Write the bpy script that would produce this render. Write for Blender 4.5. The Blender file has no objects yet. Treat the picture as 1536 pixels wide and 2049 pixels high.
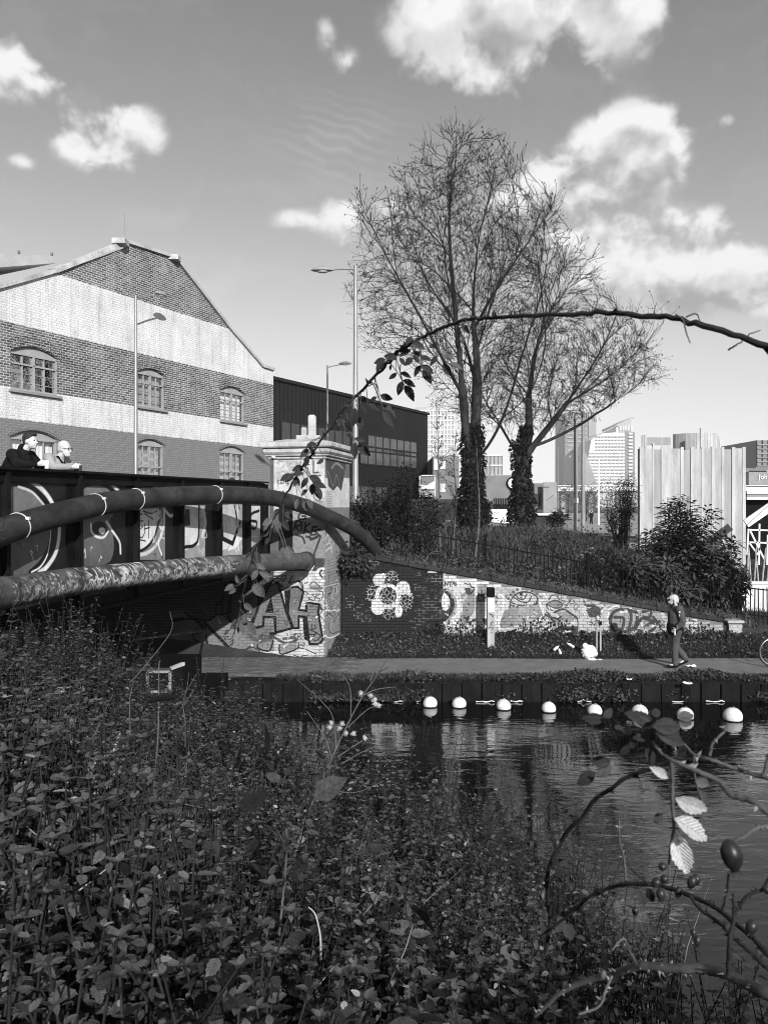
import bpy, bmesh, math, random
import numpy as np
from mathutils import Vector, Matrix, Euler
from mathutils.geometry import tessellate_polygon
R = math.radians
F = 1539.0; CX = 768.0; HY = 1015.0; CAMZ = 3.8
scene = bpy.context.scene
COL = scene.collection

# ------------------------------------------------------------------ camera
cd = bpy.data.cameras.new('camera'); cam = bpy.data.objects.new('camera', cd); COL.objects.link(cam)
cam.location = (0, 0, CAMZ); cam.rotation_euler = (R(90), 0, 0)
cd.sensor_fit = 'VERTICAL'; cd.sensor_height = 24.0; cd.sensor_width = 18.0
cd.lens = 24.0 * F / 2049.0
cd.shift_y = -9.5 / 2049.0
cd.clip_start = 0.05; cd.clip_end = 6000
cd.dof.use_dof = True; cd.dof.focus_distance = 16.0; cd.dof.aperture_fstop = 9.0
scene.camera = cam
# ------------------------------------------------------------------ light
SUN_EL = R(23); SUN_AZ = R(18)          # sun behind the viewpoint, a little to the right
SUN_TO = Vector((math.sin(SUN_AZ)*math.cos(SUN_EL), -math.cos(SUN_AZ)*math.cos(SUN_EL), math.sin(SUN_EL)))
sl = bpy.data.lights.new('sun', 'SUN'); sl.energy = 5.0; sl.angle = R(0.6); sl.color = (1, 1, 1)
so = bpy.data.objects.new('sun', sl); COL.objects.link(so)
so.rotation_euler = (-SUN_TO).to_track_quat('-Z', 'Y').to_euler()
scene.view_settings.view_transform = 'Standard'; scene.view_settings.look = 'None'
scene.view_settings.exposure = 0.3; scene.view_settings.gamma = 1.0
scene.view_settings.use_curve_mapping = False
try:
    scene.cycles.use_denoising = True; scene.cycles.filter_width = 1.0
    scene.cycles.max_bounces = 6; scene.cycles.transparent_max_bounces = 12
    scene.cycles.caustics_reflective = False; scene.cycles.caustics_refractive = False
except Exception: pass

class NT:
    """small helper to write node trees"""
    def __init__(s, tree): s.t = tree; s.n = tree.nodes; s.l = tree.links
    def new(s, typ, **kw):
        n = s.n.new(typ)
        for k, v in kw.items(): setattr(n, k, v)
        return n
    def put(s, sock, val):
        if val is None: return
        if isinstance(val, bpy.types.NodeSocket): s.l.new(val, sock)
        else: sock.default_value = val
    def math(s, op, a, b=None, c=None, clamp=False):
        n = s.new('ShaderNodeMath', operation=op); n.use_clamp = clamp
        s.put(n.inputs[0], a); s.put(n.inputs[1], b)
        if c is not None: s.put(n.inputs[2], c)
        return n.outputs[0]
    def vmath(s, op, a, b=None):
        n = s.new('ShaderNodeVectorMath', operation=op)
        s.put(n.inputs[0], a); s.put(n.inputs[1], b)
        return n.outputs['Value'] if op in ('DOT_PRODUCT', 'LENGTH') else n.outputs[0]
    def noise(s, vec, scale, detail=4, rough=.55, dist=0.0):
        n = s.new('ShaderNodeTexNoise'); s.put(n.inputs['Vector'], vec)
        n.inputs['Scale'].default_value = scale; n.inputs['Detail'].default_value = detail
        n.inputs['Roughness'].default_value = rough; n.inputs['Distortion'].default_value = dist
        return n.outputs['Fac']
    def mapr(s, v, a, b, c, d, smooth=False):
        n = s.new('ShaderNodeMapRange'); n.interpolation_type = 'SMOOTHSTEP' if smooth else 'LINEAR'
        n.clamp = True
        s.put(n.inputs[0], v)
        for i, x in enumerate((a, b, c, d)): s.put(n.inputs[i+1], x)
        return n.outputs[0]
    def mix(s, f, a, b):
        n = s.new('ShaderNodeMix'); n.data_type = 'FLOAT'
        s.put(n.inputs[0], f); s.put(n.inputs[2], a); s.put(n.inputs[3], b)
        return n.outputs[0]

# ------------------------------------------------------------------ sky (grey-scale daylight with broken cumulus)
world = bpy.data.worlds.new('World'); scene.world = world; world.use_nodes = True
w = NT(world.node_tree); w.n.clear()
tc = w.new('ShaderNodeTexCoord'); dirv = tc.outputs['Generated']
sky = w.new('ShaderNodeTexSky'); sky.sky_type = 'NISHITA'; sky.sun_disc = False
sky.sun_elevation = SUN_EL; sky.sun_rotation = R(180) - SUN_AZ
sky.altitude = 20; sky.air_density = 1.0; sky.dust_density = 1.0; sky.ozone_density = 1.0
sp = w.new('ShaderNodeSeparateColor'); w.l.new(sky.outputs[0], sp.inputs[0])
lum = w.math('ADD', w.math('MULTIPLY', sp.outputs[0], .75), w.math('MULTIPLY', sp.outputs[1], .25))
sx = w.new('ShaderNodeSeparateXYZ'); w.l.new(dirv, sx.inputs[0])
az = w.math('ARCTAN2', sx.outputs[0], sx.outputs[1])
el = w.math('ARCSINE', sx.outputs[2])
SKY_GAIN = 0.098
glow = w.math('ADD', 1.0, w.math('MULTIPLY', w.math('EXPONENT', w.math('MULTIPLY', w.math('ABSOLUTE', el), -3.0)), 1.9))
base = w.math('TANH', w.math('MULTIPLY', w.math('MULTIPLY', lum, SKY_GAIN), glow))
def pxdir(px, py):
    a = math.atan((px-CX)/F); return a, math.atan((HY-py)/F*math.cos(a))
# broken cumulus, drawn by code over the whole sky in azimuth and elevation
CW, CH, EL0, EL1 = 2600, 650, -.04, math.pi/2
_r = np.random.default_rng(42)
def fbm(x, y, cell, octs, gain, per, seed):
    r = np.random.default_rng(seed); out = np.zeros(x.shape, np.float32); amp = 1.0; tot_ = 0.0
    for o in range(octs):
        n = int(round(per/cell)); g = r.random((64+int(2.6/cell), n)).astype(np.float32)*6.2832; gx = np.cos(g); gy = np.sin(g)
        xs_ = (x/per*n) % n; ys_ = y/cell+20
        xi = xs_.astype(np.int32) % n; yi = np.clip(ys_.astype(np.int32), 0, g.shape[0]-2); fx = xs_-xi; fy = ys_-yi
        x2 = (xi+1) % n; y2 = yi+1; ux = fx*fx*fx*(fx*(fx*6-15)+10); uy = fy*fy*fy*(fy*(fy*6-15)+10)
        d00 = gx[yi,xi]*fx+gy[yi,xi]*fy; d10 = gx[yi,x2]*(fx-1)+gy[yi,x2]*fy
        d01 = gx[y2,xi]*fx+gy[y2,xi]*(fy-1); d11 = gx[y2,x2]*(fx-1)+gy[y2,x2]*(fy-1)
        d00 += (d10-d00)*ux; d01 += (d11-d01)*ux; d00 += (d01-d00)*uy
        out += amp*(d00*.75+.5); tot_ += amp; amp *= gain; cell *= .5
    return out/tot_
A_, E_ = np.meshgrid(((np.arange(CW)+.5)/CW*2-1)*math.pi, EL0+(np.arange(CH)+.5)/CH*(EL1-EL0)); A_ = A_.astype(np.float32); E_ = E_.astype(np.float32)
wx = fbm(A_, E_, .05, 3, .5, 2*math.pi, 1)-.5; wy = fbm(A_, E_, .05, 3, .5, 2*math.pi, 2)-.5
n1 = fbm(A_+wx*.03, E_*1.25+wy*.03, .13, 7, .60, 2*math.pi, 3)
wisp = fbm(A_+wx*.2, E_*3+wy*.1, .16, 4, .6, 2*math.pi, 4)
# where the clouds stand: image position, half sizes in px, weight
CLOUDS = [(925,75,95,95,.85),(1060,20,170,75,1.0),(1225,25,80,60,.85),(985,130,110,34,.45),
          (180,270,52,46,1.0),(262,258,50,38,.95),(215,300,56,30,.85),(30,150,56,38,1.0),(108,168,32,14,.6),(40,118,24,28,.6),
          (650,65,20,28,.42),(700,128,30,22,.62),(735,150,16,14,.5),(46,325,22,12,.5),(1465,240,36,12,.6),
          (1240,268,75,36,1.0),(1312,272,42,36,.8),(1130,362,110,40,1.0),(1255,352,80,48,.9),(1040,398,70,40,.7),(1335,330,36,32,.5),
          (1290,457,125,26,.85),(1160,470,75,32,.55),(1250,545,105,36,.75),(1405,560,165,40,.9),(1505,520,80,32,.85),(1460,625,110,24,.5),
          (720,428,75,30,.6),(590,440,55,18,.5),(820,408,55,36,.5),(690,480,30,44,.4),(1490,440,55,20,.4),(1390,470,110,26,.25),(1190,420,90,26,.28),(1470,590,130,30,.3),(1300,620,150,26,.25)]
tot = np.zeros_like(A_)
for (px, py, rx, ry, wt) in CLOUDS:
    a, e = pxdir(px, py); tot += wt*np.exp(-.8*(((A_-a)/(rx/F))**2+((E_-e)/(ry/F))**2))
tot = np.minimum(tot, 1.15)
def ss(a, b, x):
    t = np.clip((x-a)/(b-a), 0, 1); return t*t*(3-2*t)
outm = np.maximum(ss(.54, .75, np.abs(A_)), ss(.62, .85, E_))
tot += ss(.46, .66, fbm(A_, E_*1.4, .5, 3, .5, 2*math.pi, 6))*outm*1.05
nn = (n1-.5)*5.2
dens = tot*.95+nn*np.interp(tot, [.02, .5], [.15, 1]).astype(np.float32)
alpha = ss(.28, 1.12, dens)*np.interp(tot, [0,.25,.6], [0,.7,1])
ra, re_ = pxdir(680, 290); uu = A_-ra; vv = E_-re_
rm = np.exp(-((uu/.085)**2+(vv/.055)**2)); ph = vv*520+uu*110+fbm(A_, E_, .06, 3, .5, 2*math.pi, 8)*11
alpha = np.maximum(alpha, np.clip((np.sin(ph)+.35)/1.35, 0, 1)*rm*np.interp(wisp, [.36, .6], [0, .15]))
alpha = np.maximum(alpha, np.interp(wisp, [.5, .72], [0, .15])*np.interp(E_, [.05, .5], [1, .25]))
sh_ = np.roll(dens, -10, 0); body = ss(.5, 1.7, sh_)
bright = np.clip(.90-.40*body*ss(.35, .62, fbm(A_, E_*1.3, .11, 4, .5, 2*math.pi, 9))-.14*body+(dens-sh_)*.10, .36, .92)*.86
cimg = bpy.data.images.new('cloud_cover', CW, CH, alpha=False, float_buffer=True); cimg.colorspace_settings.name = 'Non-Color'
cpx = np.ones((CH, CW, 4), np.float32); cpx[..., 0] = alpha; cpx[..., 1] = bright; cimg.pixels.foreach_set(cpx.ravel()); cimg.update()
cu = w.math('ADD', w.math('DIVIDE', az, 2*math.pi), .5); cv_ = w.math('DIVIDE', w.math('SUBTRACT', el, EL0), EL1-EL0)
cc = w.new('ShaderNodeCombineXYZ'); w.l.new(cu, cc.inputs[0]); w.l.new(cv_, cc.inputs[1])
ct = w.new('ShaderNodeTexImage'); ct.image = cimg; ct.extension = 'EXTEND'; w.l.new(cc.outputs[0], ct.inputs[0])
cs = w.new('ShaderNodeSeparateColor'); w.l.new(ct.outputs[0], cs.inputs[0])
fin = w.mix(cs.outputs[0], base, cs.outputs[1])
bg = w.new('ShaderNodeBackground'); w.l.new(fin, bg.inputs[0]); bg.inputs[1].default_value = 1.0
world.cycles.sampling_method = 'MANUAL'; world.cycles.sample_map_resolution = 256
wo = w.new('ShaderNodeOutputWorld'); w.l.new(bg.outputs[0], wo.inputs[0])

# ------------------------------------------------------------------ helpers
def P(px, py, Y):
    """point seen at photo pixel (px,py) that stands Y metres ahead"""
    return Vector(((px-CX)/F*Y, Y, CAMZ-(py-HY)/F*Y))
ROOTS = {}
def thing(name, label, cat, loc=(0,0,0), group=None):
    o = bpy.data.objects.new(name, None); COL.objects.link(o); o.location = loc
    o.empty_display_size = .2
    o['label'] = label; o['category'] = cat
    if group: o['group'] = group
    ROOTS[o.name] = Matrix.Translation(loc)
    return o
def tag(o, label, cat, group=None):
    o['label'] = label; o['category'] = cat
    if group: o['group'] = group
    return o
def parent(o, p):
    if p is not None:
        o.parent = p
        m = ROOTS.get(p.name)
        if m is not None: o.matrix_parent_inverse = m.inverted()
    return o
def link(name, me, mat=None, par=None, kind=None):
    o = bpy.data.objects.new(name, me); COL.objects.link(o)
    if mat is not None and not me.materials: me.materials.append(mat)
    parent(o, par)
    if kind: o['kind'] = kind
    return o
def np_mesh(name, V, T, smooth=False):
    V = np.asarray(V, np.float32); T = np.asarray(T, np.int32)
    me = bpy.data.meshes.new(name); k = T.shape[1]
    me.vertices.add(len(V)); me.vertices.foreach_set('co', V.ravel())
    me.loops.add(T.size); me.loops.foreach_set('vertex_index', T.ravel())
    me.polygons.add(len(T)); me.polygons.foreach_set('loop_start', np.arange(0, T.size, k, dtype=np.int32))
    if smooth: me.polygons.foreach_set('use_smooth', np.ones(len(T), bool))
    me.update(calc_edges=True); me.validate()
    return me
class MB:
    def __init__(s): s.v = []; s.f = []
    def add(s, vs, fs):
        b = len(s.v); s.v += [tuple(x) for x in vs]; s.f += [tuple(b+i for i in q) for q in fs]; return s
    def box(s, c, d, rot=None):
        c = Vector(c); h = Vector(d)/2
        vs = [Vector((x*h.x, y*h.y, z*h.z)) for x in (-1,1) for y in (-1,1) for z in (-1,1)]
        if rot is not None: vs = [rot @ q for q in vs]
        return s.add([c+q for q in vs], [(0,1,3,2),(4,6,7,5),(0,4,5,1),(2,3,7,6),(0,2,6,4),(1,5,7,3)])
    def bar(s, a, b, w, h=None, up=(0,0,1)):
        a = Vector(a); b = Vector(b); h = w if h is None else h
        t = (b-a).normalized(); up = Vector(up)
        if abs(t.dot(up)) > .98: up = Vector((0,1,0)) if abs(t.y) < .9 else Vector((1,0,0))
        x = t.cross(up).normalized()*w/2; y = x.cross(t).normalized()*h/2
        return s.add([a-x-y, a+x-y, a+x+y, a-x+y, b-x-y, b+x-y, b+x+y, b-x+y],
                     [(0,1,2,3),(4,7,6,5),(0,4,5,1),(1,5,6,2),(2,6,7,3),(3,7,4,0)])
    def tube(s, pts, rad, n=8, cap=True):
        pts = [Vector(p) for p in pts]; m = len(pts)
        if not hasattr(rad, '__len__'): rad = [rad]*m
        ring = []; ref = None
        for i, p in enumerate(pts):
            t = (pts[min(i+1, m-1)]-pts[max(i-1, 0)])
            if t.length < 1e-9: t = Vector((0,0,1))
            t.normalize()
            if ref is None: ref = Vector((0,0,1)) if abs(t.z) < .9 else Vector((1,0,0))
            x = ref - t*ref.dot(t)
            if x.length < 1e-6: x = Vector((1,0,0)) - t*t.x
            x.normalize(); y = t.cross(x); ref = x
            ring += [p + (x*math.cos(2*math.pi*k/n) + y*math.sin(2*math.pi*k/n))*rad[i] for k in range(n)]
        fs = [(i*n+k, i*n+(k+1)%n, (i+1)*n+(k+1)%n, (i+1)*n+k) for i in range(m-1) for k in range(n)]
        if cap: fs += [tuple(range(n))[::-1], tuple((m-1)*n+k for k in range(n))]
        return s.add(ring, fs)
    def prism(s, poly, ext):
        poly = [Vector(p) for p in poly]; ext = Vector(ext); n = len(poly)
        tris = tessellate_polygon([poly])
        vs = poly + [p+ext for p in poly]
        fs = [tuple(t) for t in tris] + [tuple(i+n for i in t[::-1]) for t in tris]
        fs += [(i, (i+1) % n, n+(i+1) % n, n+i) for i in range(n)]
        return s.add(vs, fs)
    def lathe(s, c, prof, n=16, rot=None, sx=1, sy=1):
        c = Vector(c); vs = []; m = len(prof)
        for r, z in prof:
            for k in range(n):
                q = Vector((r*sx*math.cos(2*math.pi*k/n), r*sy*math.sin(2*math.pi*k/n), z))
                vs.append(c + (rot @ q if rot is not None else q))
        fs = [(i*n+k, i*n+(k+1)%n, (i+1)*n+(k+1)%n, (i+1)*n+k) for i in range(m-1) for k in range(n)]
        fs += [tuple(range(n))[::-1], tuple((m-1)*n+k for k in range(n))]
        return s.add(vs, fs)
    def ball(s, c, r, n=12, m=8, rot=None):
        r = (r, r, r) if not hasattr(r, '__len__') else r
        prof = [(max(1e-4, math.sin(math.pi*i/m)), -math.cos(math.pi*i/m)) for i in range(m+1)]
        c = Vector(c); vs = []
        for q, z in prof:
            for k in range(n):
                p = Vector((q*r[0]*math.cos(2*math.pi*k/n), q*r[1]*math.sin(2*math.pi*k/n), z*r[2]))
                vs.append(c + (rot @ p if rot is not None else p))
        fs = [(i*n+k, i*n+(k+1)%n, (i+1)*n+(k+1)%n, (i+1)*n+k) for i in range(m) for k in range(n)]
        return s.add(vs, fs)
    def mesh(s, name, smooth=False, bevel=0):
        me = bpy.data.meshes.new(name); me.from_pydata(s.v, [], s.f)
        bm = bmesh.new(); bm.from_mesh(me)
        bmesh.ops.recalc_face_normals(bm, faces=bm.faces)
        if bevel: bmesh.ops.bevel(bm, geom=list(bm.edges), offset=bevel, segments=1, affect='EDGES', clamp_overlap=True)
        bm.to_mesh(me); bm.free()
        if smooth:
            me.polygons.foreach_set('use_smooth', [True]*len(me.polygons)); 
            try: me.set_sharp_from_angle(angle=R(40))
            except Exception: pass
        me.update(); return me
    def build(s, name, mat, par=None, smooth=False, bevel=0, kind=None):
        return link(name, s.mesh(name, smooth, bevel), mat, par, kind)
def unit(a): return a/np.maximum(np.linalg.norm(a, axis=-1, keepdims=True), 1e-9)
LEAF_V = np.array([(0,0,0),(.30,.28,.05),(.27,.62,.04),(0,1,-.08),(-.27,.62,.04),(-.30,.28,.05),(0,.48,-.015)], float)
LEAF_T = np.array([(0,1,6),(1,2,6),(2,3,6),(3,4,6),(4,5,6),(5,0,6)])
OVAL_V = np.array([(0,0,0),(.17,.12,.03),(.27,.34,.05),(.25,.60,.04),(.13,.84,.0),(0,1,-.07),(-.13,.84,.0),(-.25,.60,.04),(-.27,.34,.05),(-.17,.12,.03),(0,.3,-.01),(0,.65,-.03)], float)
OVAL_T = np.array([(0,1,10),(1,2,10),(2,3,11),(2,11,10),(3,4,11),(4,5,11),(5,6,11),(6,7,11),(7,8,11),(8,10,11),(8,9,10),(9,0,10)])
BLADE_V = np.array([(-.5,0,0),(.5,0,0),(.35,.55,.10),(-.35,.55,.10),(0,1,.30)], float)
BLADE_T = np.array([(0,1,2),(0,2,3),(3,2,4)])
_half = [(.15,.07),(.30,.22),(.255,.28),(.315,.42),(.245,.48),(.255,.62),(.165,.68),(.145,.82),(.07,.88)]
SERR_V = np.array([(0,0,0),(0,.33,-.01),(0,.66,-.02),(0,1,-.10)]+[(x,y,.06*x/.3-.05*y*y) for x,y in _half]+[(-x,y,.06*x/.3-.05*y*y) for x,y in _half], float)
_t = []
for o_ in (4, 13):
    c_ = [(0,1,o_)]+[(o_+k,1,o_+k+1) for k in range(3)]+[(1,2,o_+3)]+[(o_+k,2,o_+k+1) for k in range(3,7)]+[(2,3,o_+7),(o_+7,3,o_+8)]
    _t += c_ if o_ == 4 else [q[::-1] for q in c_]
SERR_T = np.array(_t)
def leaves_np(pos, d, up, size, width=1.0, V=LEAF_V, T=LEAF_T):
    pos = np.asarray(pos, float); d = unit(np.asarray(d, float)); up = np.asarray(up, float)
    s = unit(np.cross(d, up)); n = np.cross(s, d)
    size = np.asarray(size, float).reshape(-1, 1, 1)
    width = np.asarray(width, float).reshape(-1, 1, 1) if hasattr(width, '__len__') else width
    W = (s[:,None,:]*V[None,:,0:1]*width + d[:,None,:]*V[None,:,1:2] + n[:,None,:]*V[None,:,2:3])*size + pos[:,None,:]
    k = len(V); Tn = T[None]+(np.arange(len(pos))*k)[:,None,None]
    return W.reshape(-1, 3), Tn.reshape(-1, 3)
class Bag:
    """numpy triangle bag"""
    def __init__(s): s.V = []; s.T = []; s.n = 0; s.L = []; s.has = False
    def add(s, V, T, L=None):
        s.V.append(V); s.T.append(np.asarray(T)+s.n); s.n += len(V); s.has = s.has or L is not None
        s.L.append(np.full((len(V),3), .2, np.float32) if L is None else L.astype(np.float32)); return s
    def leaves(s, *a, **k):
        V, T = leaves_np(*a, **k); tv = k.get('V', LEAF_V); return s.add(V, T, np.tile(tv, (len(V)//len(tv), 1)))
    def tube(s, pts, rad, n=4):
        pts = np.asarray(pts, float); m = len(pts); rad = np.broadcast_to(np.asarray(rad, float), (m,))
        t = np.empty_like(pts); t[1:-1] = pts[2:]-pts[:-2]; t[0] = pts[1]-pts[0]; t[-1] = pts[-1]-pts[-2]
        t = unit(t); ref = np.array([0.,0,1]) if abs(t[0,2]) < .8 else np.array([1.,0,0])
        x = unit(ref - t*(t@ref)[:,None]); y = np.cross(t, x)
        a = np.arange(n)*2*math.pi/n
        ring = pts[:,None,:] + (x[:,None,:]*np.cos(a)[None,:,None]+y[:,None,:]*np.sin(a)[None,:,None])*rad[:,None,None]
        i = np.arange(m-1)[:,None]*n; k = np.arange(n)[None]; k2 = (k+1) % n
        q = np.stack([i+k, i+k2, i+n+k2, i+n+k], -1).reshape(-1, 4)
        return s.add(ring.reshape(-1, 3), np.concatenate([q[:,[0,1,2]], q[:,[0,2,3]]]))
    def build(s, name, mat, par=None, smooth=False, kind=None):
        me = np_mesh(name, np.concatenate(s.V), np.concatenate(s.T), smooth)
        if s.has and len(me.vertices) == s.n: me.attributes.new('luv', 'FLOAT_VECTOR', 'POINT').data.foreach_set('vector', np.concatenate(s.L).ravel())
        return link(name, me, mat, par, kind)
def catmull(pts, k=6):
    p = [np.asarray(q, float) for q in pts]; out = []
    if len(p) < 3: return np.array(p)
    p = [2*p[0]-p[1]] + p + [2*p[-1]-p[-2]]
    for i in range(1, len(p)-2):
        for j in range(k):
            t = j/k
            out.append(.5*((2*p[i])+(-p[i-1]+p[i+1])*t+(2*p[i-1]-5*p[i]+4*p[i+1]-p[i+2])*t*t+(-p[i-1]+3*p[i]-3*p[i+1]+p[i+2])*t**3))
    out.append(p[-2]); return np.array(out)

# ------------------------------------------------------------------ materials (all grey: the place is seen in black and white)
MATS = {}
def _new(name):
    m = bpy.data.materials.new(name); m.use_nodes = True; t = NT(m.node_tree); t.n.clear()
    o = t.new('ShaderNodeOutputMaterial'); b = t.new('ShaderNodeBsdfPrincipled'); t.l.new(b.outputs[0], o.inputs[0])
    MATS[name] = m; return m, t, b
def finish(t, b, col, rough, metal=0, spec=.3, bumpv=None, bstr=.3, bdist=.02):
    if isinstance(col, (int, float)): b.inputs['Base Color'].default_value = (col, col, col, 1)
    else: t.l.new(col, b.inputs['Base Color'])
    t.put(b.inputs['Roughness'], rough); b.inputs['Metallic'].default_value = metal
    b.inputs['Specular IOR Level'].default_value = spec
    if bumpv is not None:
        bn = t.new('ShaderNodeBump'); bn.inputs['Strength'].default_value = bstr; bn.inputs['Distance'].default_value = bdist
        t.l.new(bumpv, bn.inputs['Height']); t.l.new(bn.outputs[0], b.inputs['Normal'])
def mat(name, lo, hi=None, scale=4.0, detail=5, rough=.75, metal=0, spec=.3, bump=0, bscale=None, stretch=(1,1,1), sharp=(.35,.65), bdist=.02):
    if name in MATS: return MATS[name]
    m, t, b = _new(name); hi = lo if hi is None else hi
    g = t.new('ShaderNodeNewGeometry'); pos = t.vmath('MULTIPLY', g.outputs['Position'], stretch)
    n = t.noise(pos, scale, detail, .6, .2)
    n2 = t.noise(pos, scale*7, 3, .6)
    k = t.math('ADD', t.math('MULTIPLY', n, .75), t.math('MULTIPLY', n2, .25))
    col = t.mapr(k, sharp[0], sharp[1], lo, hi)
    bv = t.noise(pos, bscale or scale*10, 4, .65) if bump else None
    finish(t, b, col, rough, metal, spec, bv, bump, bdist); return m
def leaf_mat(name, lo, hi, rough=.55, trans=.25, spec=.10, veins=True):
    if name in MATS: return MATS[name]
    m, t, b = _new(name)
    g = t.new('ShaderNodeNewGeometry')
    n = t.noise(g.outputs['Position'], 1.6, 3, .6)
    k = t.math('ADD', t.math('MULTIPLY', g.outputs['Random Per Island'], .6), t.math('MULTIPLY', n, .6))
    col = t.mapr(k, .15, .95, lo, hi); side = None
    if veins:
        at = t.new('ShaderNodeAttribute'); at.attribute_name = 'luv'; sp = t.new('ShaderNodeSeparateXYZ'); t.l.new(at.outputs['Vector'], sp.inputs[0]); ax = t.math('ABSOLUTE', sp.outputs[0])
        side = t.math('SINE', t.math('MULTIPLY', t.math('SUBTRACT', sp.outputs[1], t.math('MULTIPLY', ax, .8)), 44.0))
        v = t.math('MULTIPLY', t.mapr(side, .2, 1, 1.02, .86), t.mapr(ax, .008, .03, .72, 1))
        col = t.math('MULTIPLY', t.math('MULTIPLY', col, v), t.mapr(t.noise(g.outputs['Position'], 60, 3, .6), .3, .7, .7, 1.25))
    finish(t, b, col, rough, 0, spec, side, .18, .002)
    tr = t.new('ShaderNodeBsdfTranslucent'); t.l.new(col, tr.inputs[0])
    mx = t.new('ShaderNodeMixShader'); mx.inputs[0].default_value = trans
    o = [q for q in t.n if q.type == 'OUTPUT_MATERIAL'][0]
    t.l.new(b.outputs[0], mx.inputs[1]); t.l.new(tr.outputs[0], mx.inputs[2]); t.l.new(mx.outputs[0], o.inputs[0])
    return m
mat('concrete', .30, .46, 1.5, rough=.85, bump=.4, bscale=30)
mat('stone_pale', .26, .56, 2.0, rough=.85, bump=.5, bscale=18)
mat('asphalt', .125, .19, 2.5, rough=.9, bump=.5, bscale=60)
mat('paving', .06, .13, 3.0, rough=.85, bump=.4, bscale=40)
mat('mortar', .16, .26, 6, rough=.95)
mat('black_iron', .004, .009, 6, rough=.8, spec=.06)
mat('girder_black', .004, .013, 3, rough=.7, spec=.08, bump=.25, bscale=25)
mat('nettle_stem', .014, .035, 9, rough=.9, spec=.08)
mat('rust_dark', .02, .05, 5, rough=.7, bump=.5, bscale=30)
mat('pipe_dark', .014, .045, 3, rough=.5, spec=.15, bump=.3, bscale=22)
mat('band_pale', .45, .7, 10, rough=.6)
mat('galv', .20, .30, 6, rough=.45, metal=.3, stretch=(1,1,.3))
mat('lamp_head', .22, .30, 6, rough=.4)
mat('lamp_glass', .5, .6, 8, rough=.2)
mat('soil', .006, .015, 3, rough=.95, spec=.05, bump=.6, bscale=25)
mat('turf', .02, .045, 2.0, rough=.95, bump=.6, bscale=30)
mat('pavement', .24, .36, .8, rough=.9)
mat('piling', .005, .015, 4, rough=.8, spec=.05, bump=.4, bscale=20, stretch=(1,1,.4))
mat('foam', .5, .75, 20, rough=.8)
mat('buoy', .34, .74, 4, rough=.6, spec=.2, sharp=(.30,.55))
mat('bark', .018, .05, 5, rough=.95, spec=.08, bump=.7, bscale=25, stretch=(1,1,.25))
mat('twig', .010, .026, 6, rough=.9, spec=.08)
mat('dry_stem', .22, .42, 9, rough=.7)
mat('dry_stem_dim', .05, .12, 9, rough=.7)
mat('briar', .012, .035, 30, rough=.5, spec=.15)
mat('thorn', .16, .3, 30, rough=.5)
mat('hip', .010, .028, 40, rough=.4, spec=.35)
mat('timber', .22, .46, 1.3, detail=6, rough=.8, sharp=(.3,.7), stretch=(3,3,.5), bump=.25, bscale=30)
mat('timber_dark', .22, .34, 1.3, detail=6, rough=.8, stretch=(3,3,.35), bump=.25, bscale=30)
mat('timber_pale', .28, .54, 1.3, detail=6, rough=.8, sharp=(.3,.7), stretch=(3,3,.5), bump=.25, bscale=30)
mat('white_paint', .7, .82, 3, rough=.5)
mat('off_white', .45, .62, 2, rough=.6)
mat('grey_paint', .20, .27, 1, rough=.7)
mat('grey_mid', .13, .18, 1, rough=.7)
mat('dark_clad', .012, .02, .6, rough=.6, spec=.1)
mat('dark_wall', .02, .045, 1, rough=.85, spec=.1)
mat('frame_grey', .26, .34, 4, rough=.5)
mat('skin', .42, .55, 12, rough=.55)
mat('hair_dark', .012, .03, 60, rough=.6, bump=.5, bscale=90)
mat('hair_grey', .38, .62, 60, rough=.6, bump=.5, bscale=90)
mat('cloth_black', .006, .014, 12, rough=.95, spec=.05, bump=.3, bscale=50)
mat('cloth_grey', .24, .33, 10, rough=.9, bump=.3, bscale=50)
mat('cloth_mid', .045, .08, 10, rough=.9, bump=.3, bscale=50)
mat('denim', .035, .085, 8, rough=.9, bump=.3, bscale=60)
mat('knit', .40, .58, 60, rough=.95, bump=.6, bscale=120)
mat('rubber', .012, .02, 10, rough=.7)
mat('chrome', .6, .7, 10, rough=.25, metal=.9)
mat('plastic_white', .7, .85, 12, rough=.5, bump=.5, bscale=20)
mat('roof_pale', .32, .42, 1, rough=.7)
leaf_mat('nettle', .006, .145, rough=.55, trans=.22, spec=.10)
leaf_mat('nettle_highlight', .20, .42, rough=.55, trans=.25)  # sunlit highlight tone put into the leaf colour
leaf_mat('bramble', .014, .085)
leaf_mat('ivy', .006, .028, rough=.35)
leaf_mat('weed', .03, .13, rough=.6)
leaf_mat('grass', .02, .06, rough=.6)
leaf_mat('grass_dry', .07, .22, rough=.7)
leaf_mat('litter', .04, .20, rough=.8, trans=.1)
leaf_mat('bush_leaf', .014, .11, rough=.45)
leaf_mat('bush_pale', .10, .30, rough=.5)
leaf_mat('conifer', .010, .035, rough=.6)
leaf_mat('briar_leaf', .035, .085, rough=.4, trans=.35, veins=False)
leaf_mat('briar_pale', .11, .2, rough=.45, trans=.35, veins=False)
leaf_mat('briar_sunlit', .7, .88, rough=.5, trans=.4, veins=False)  # gleam of sun on the nearest leaves put into a white colour
leaf_mat('far_leaf', .08, .2, rough=.7)

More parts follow.
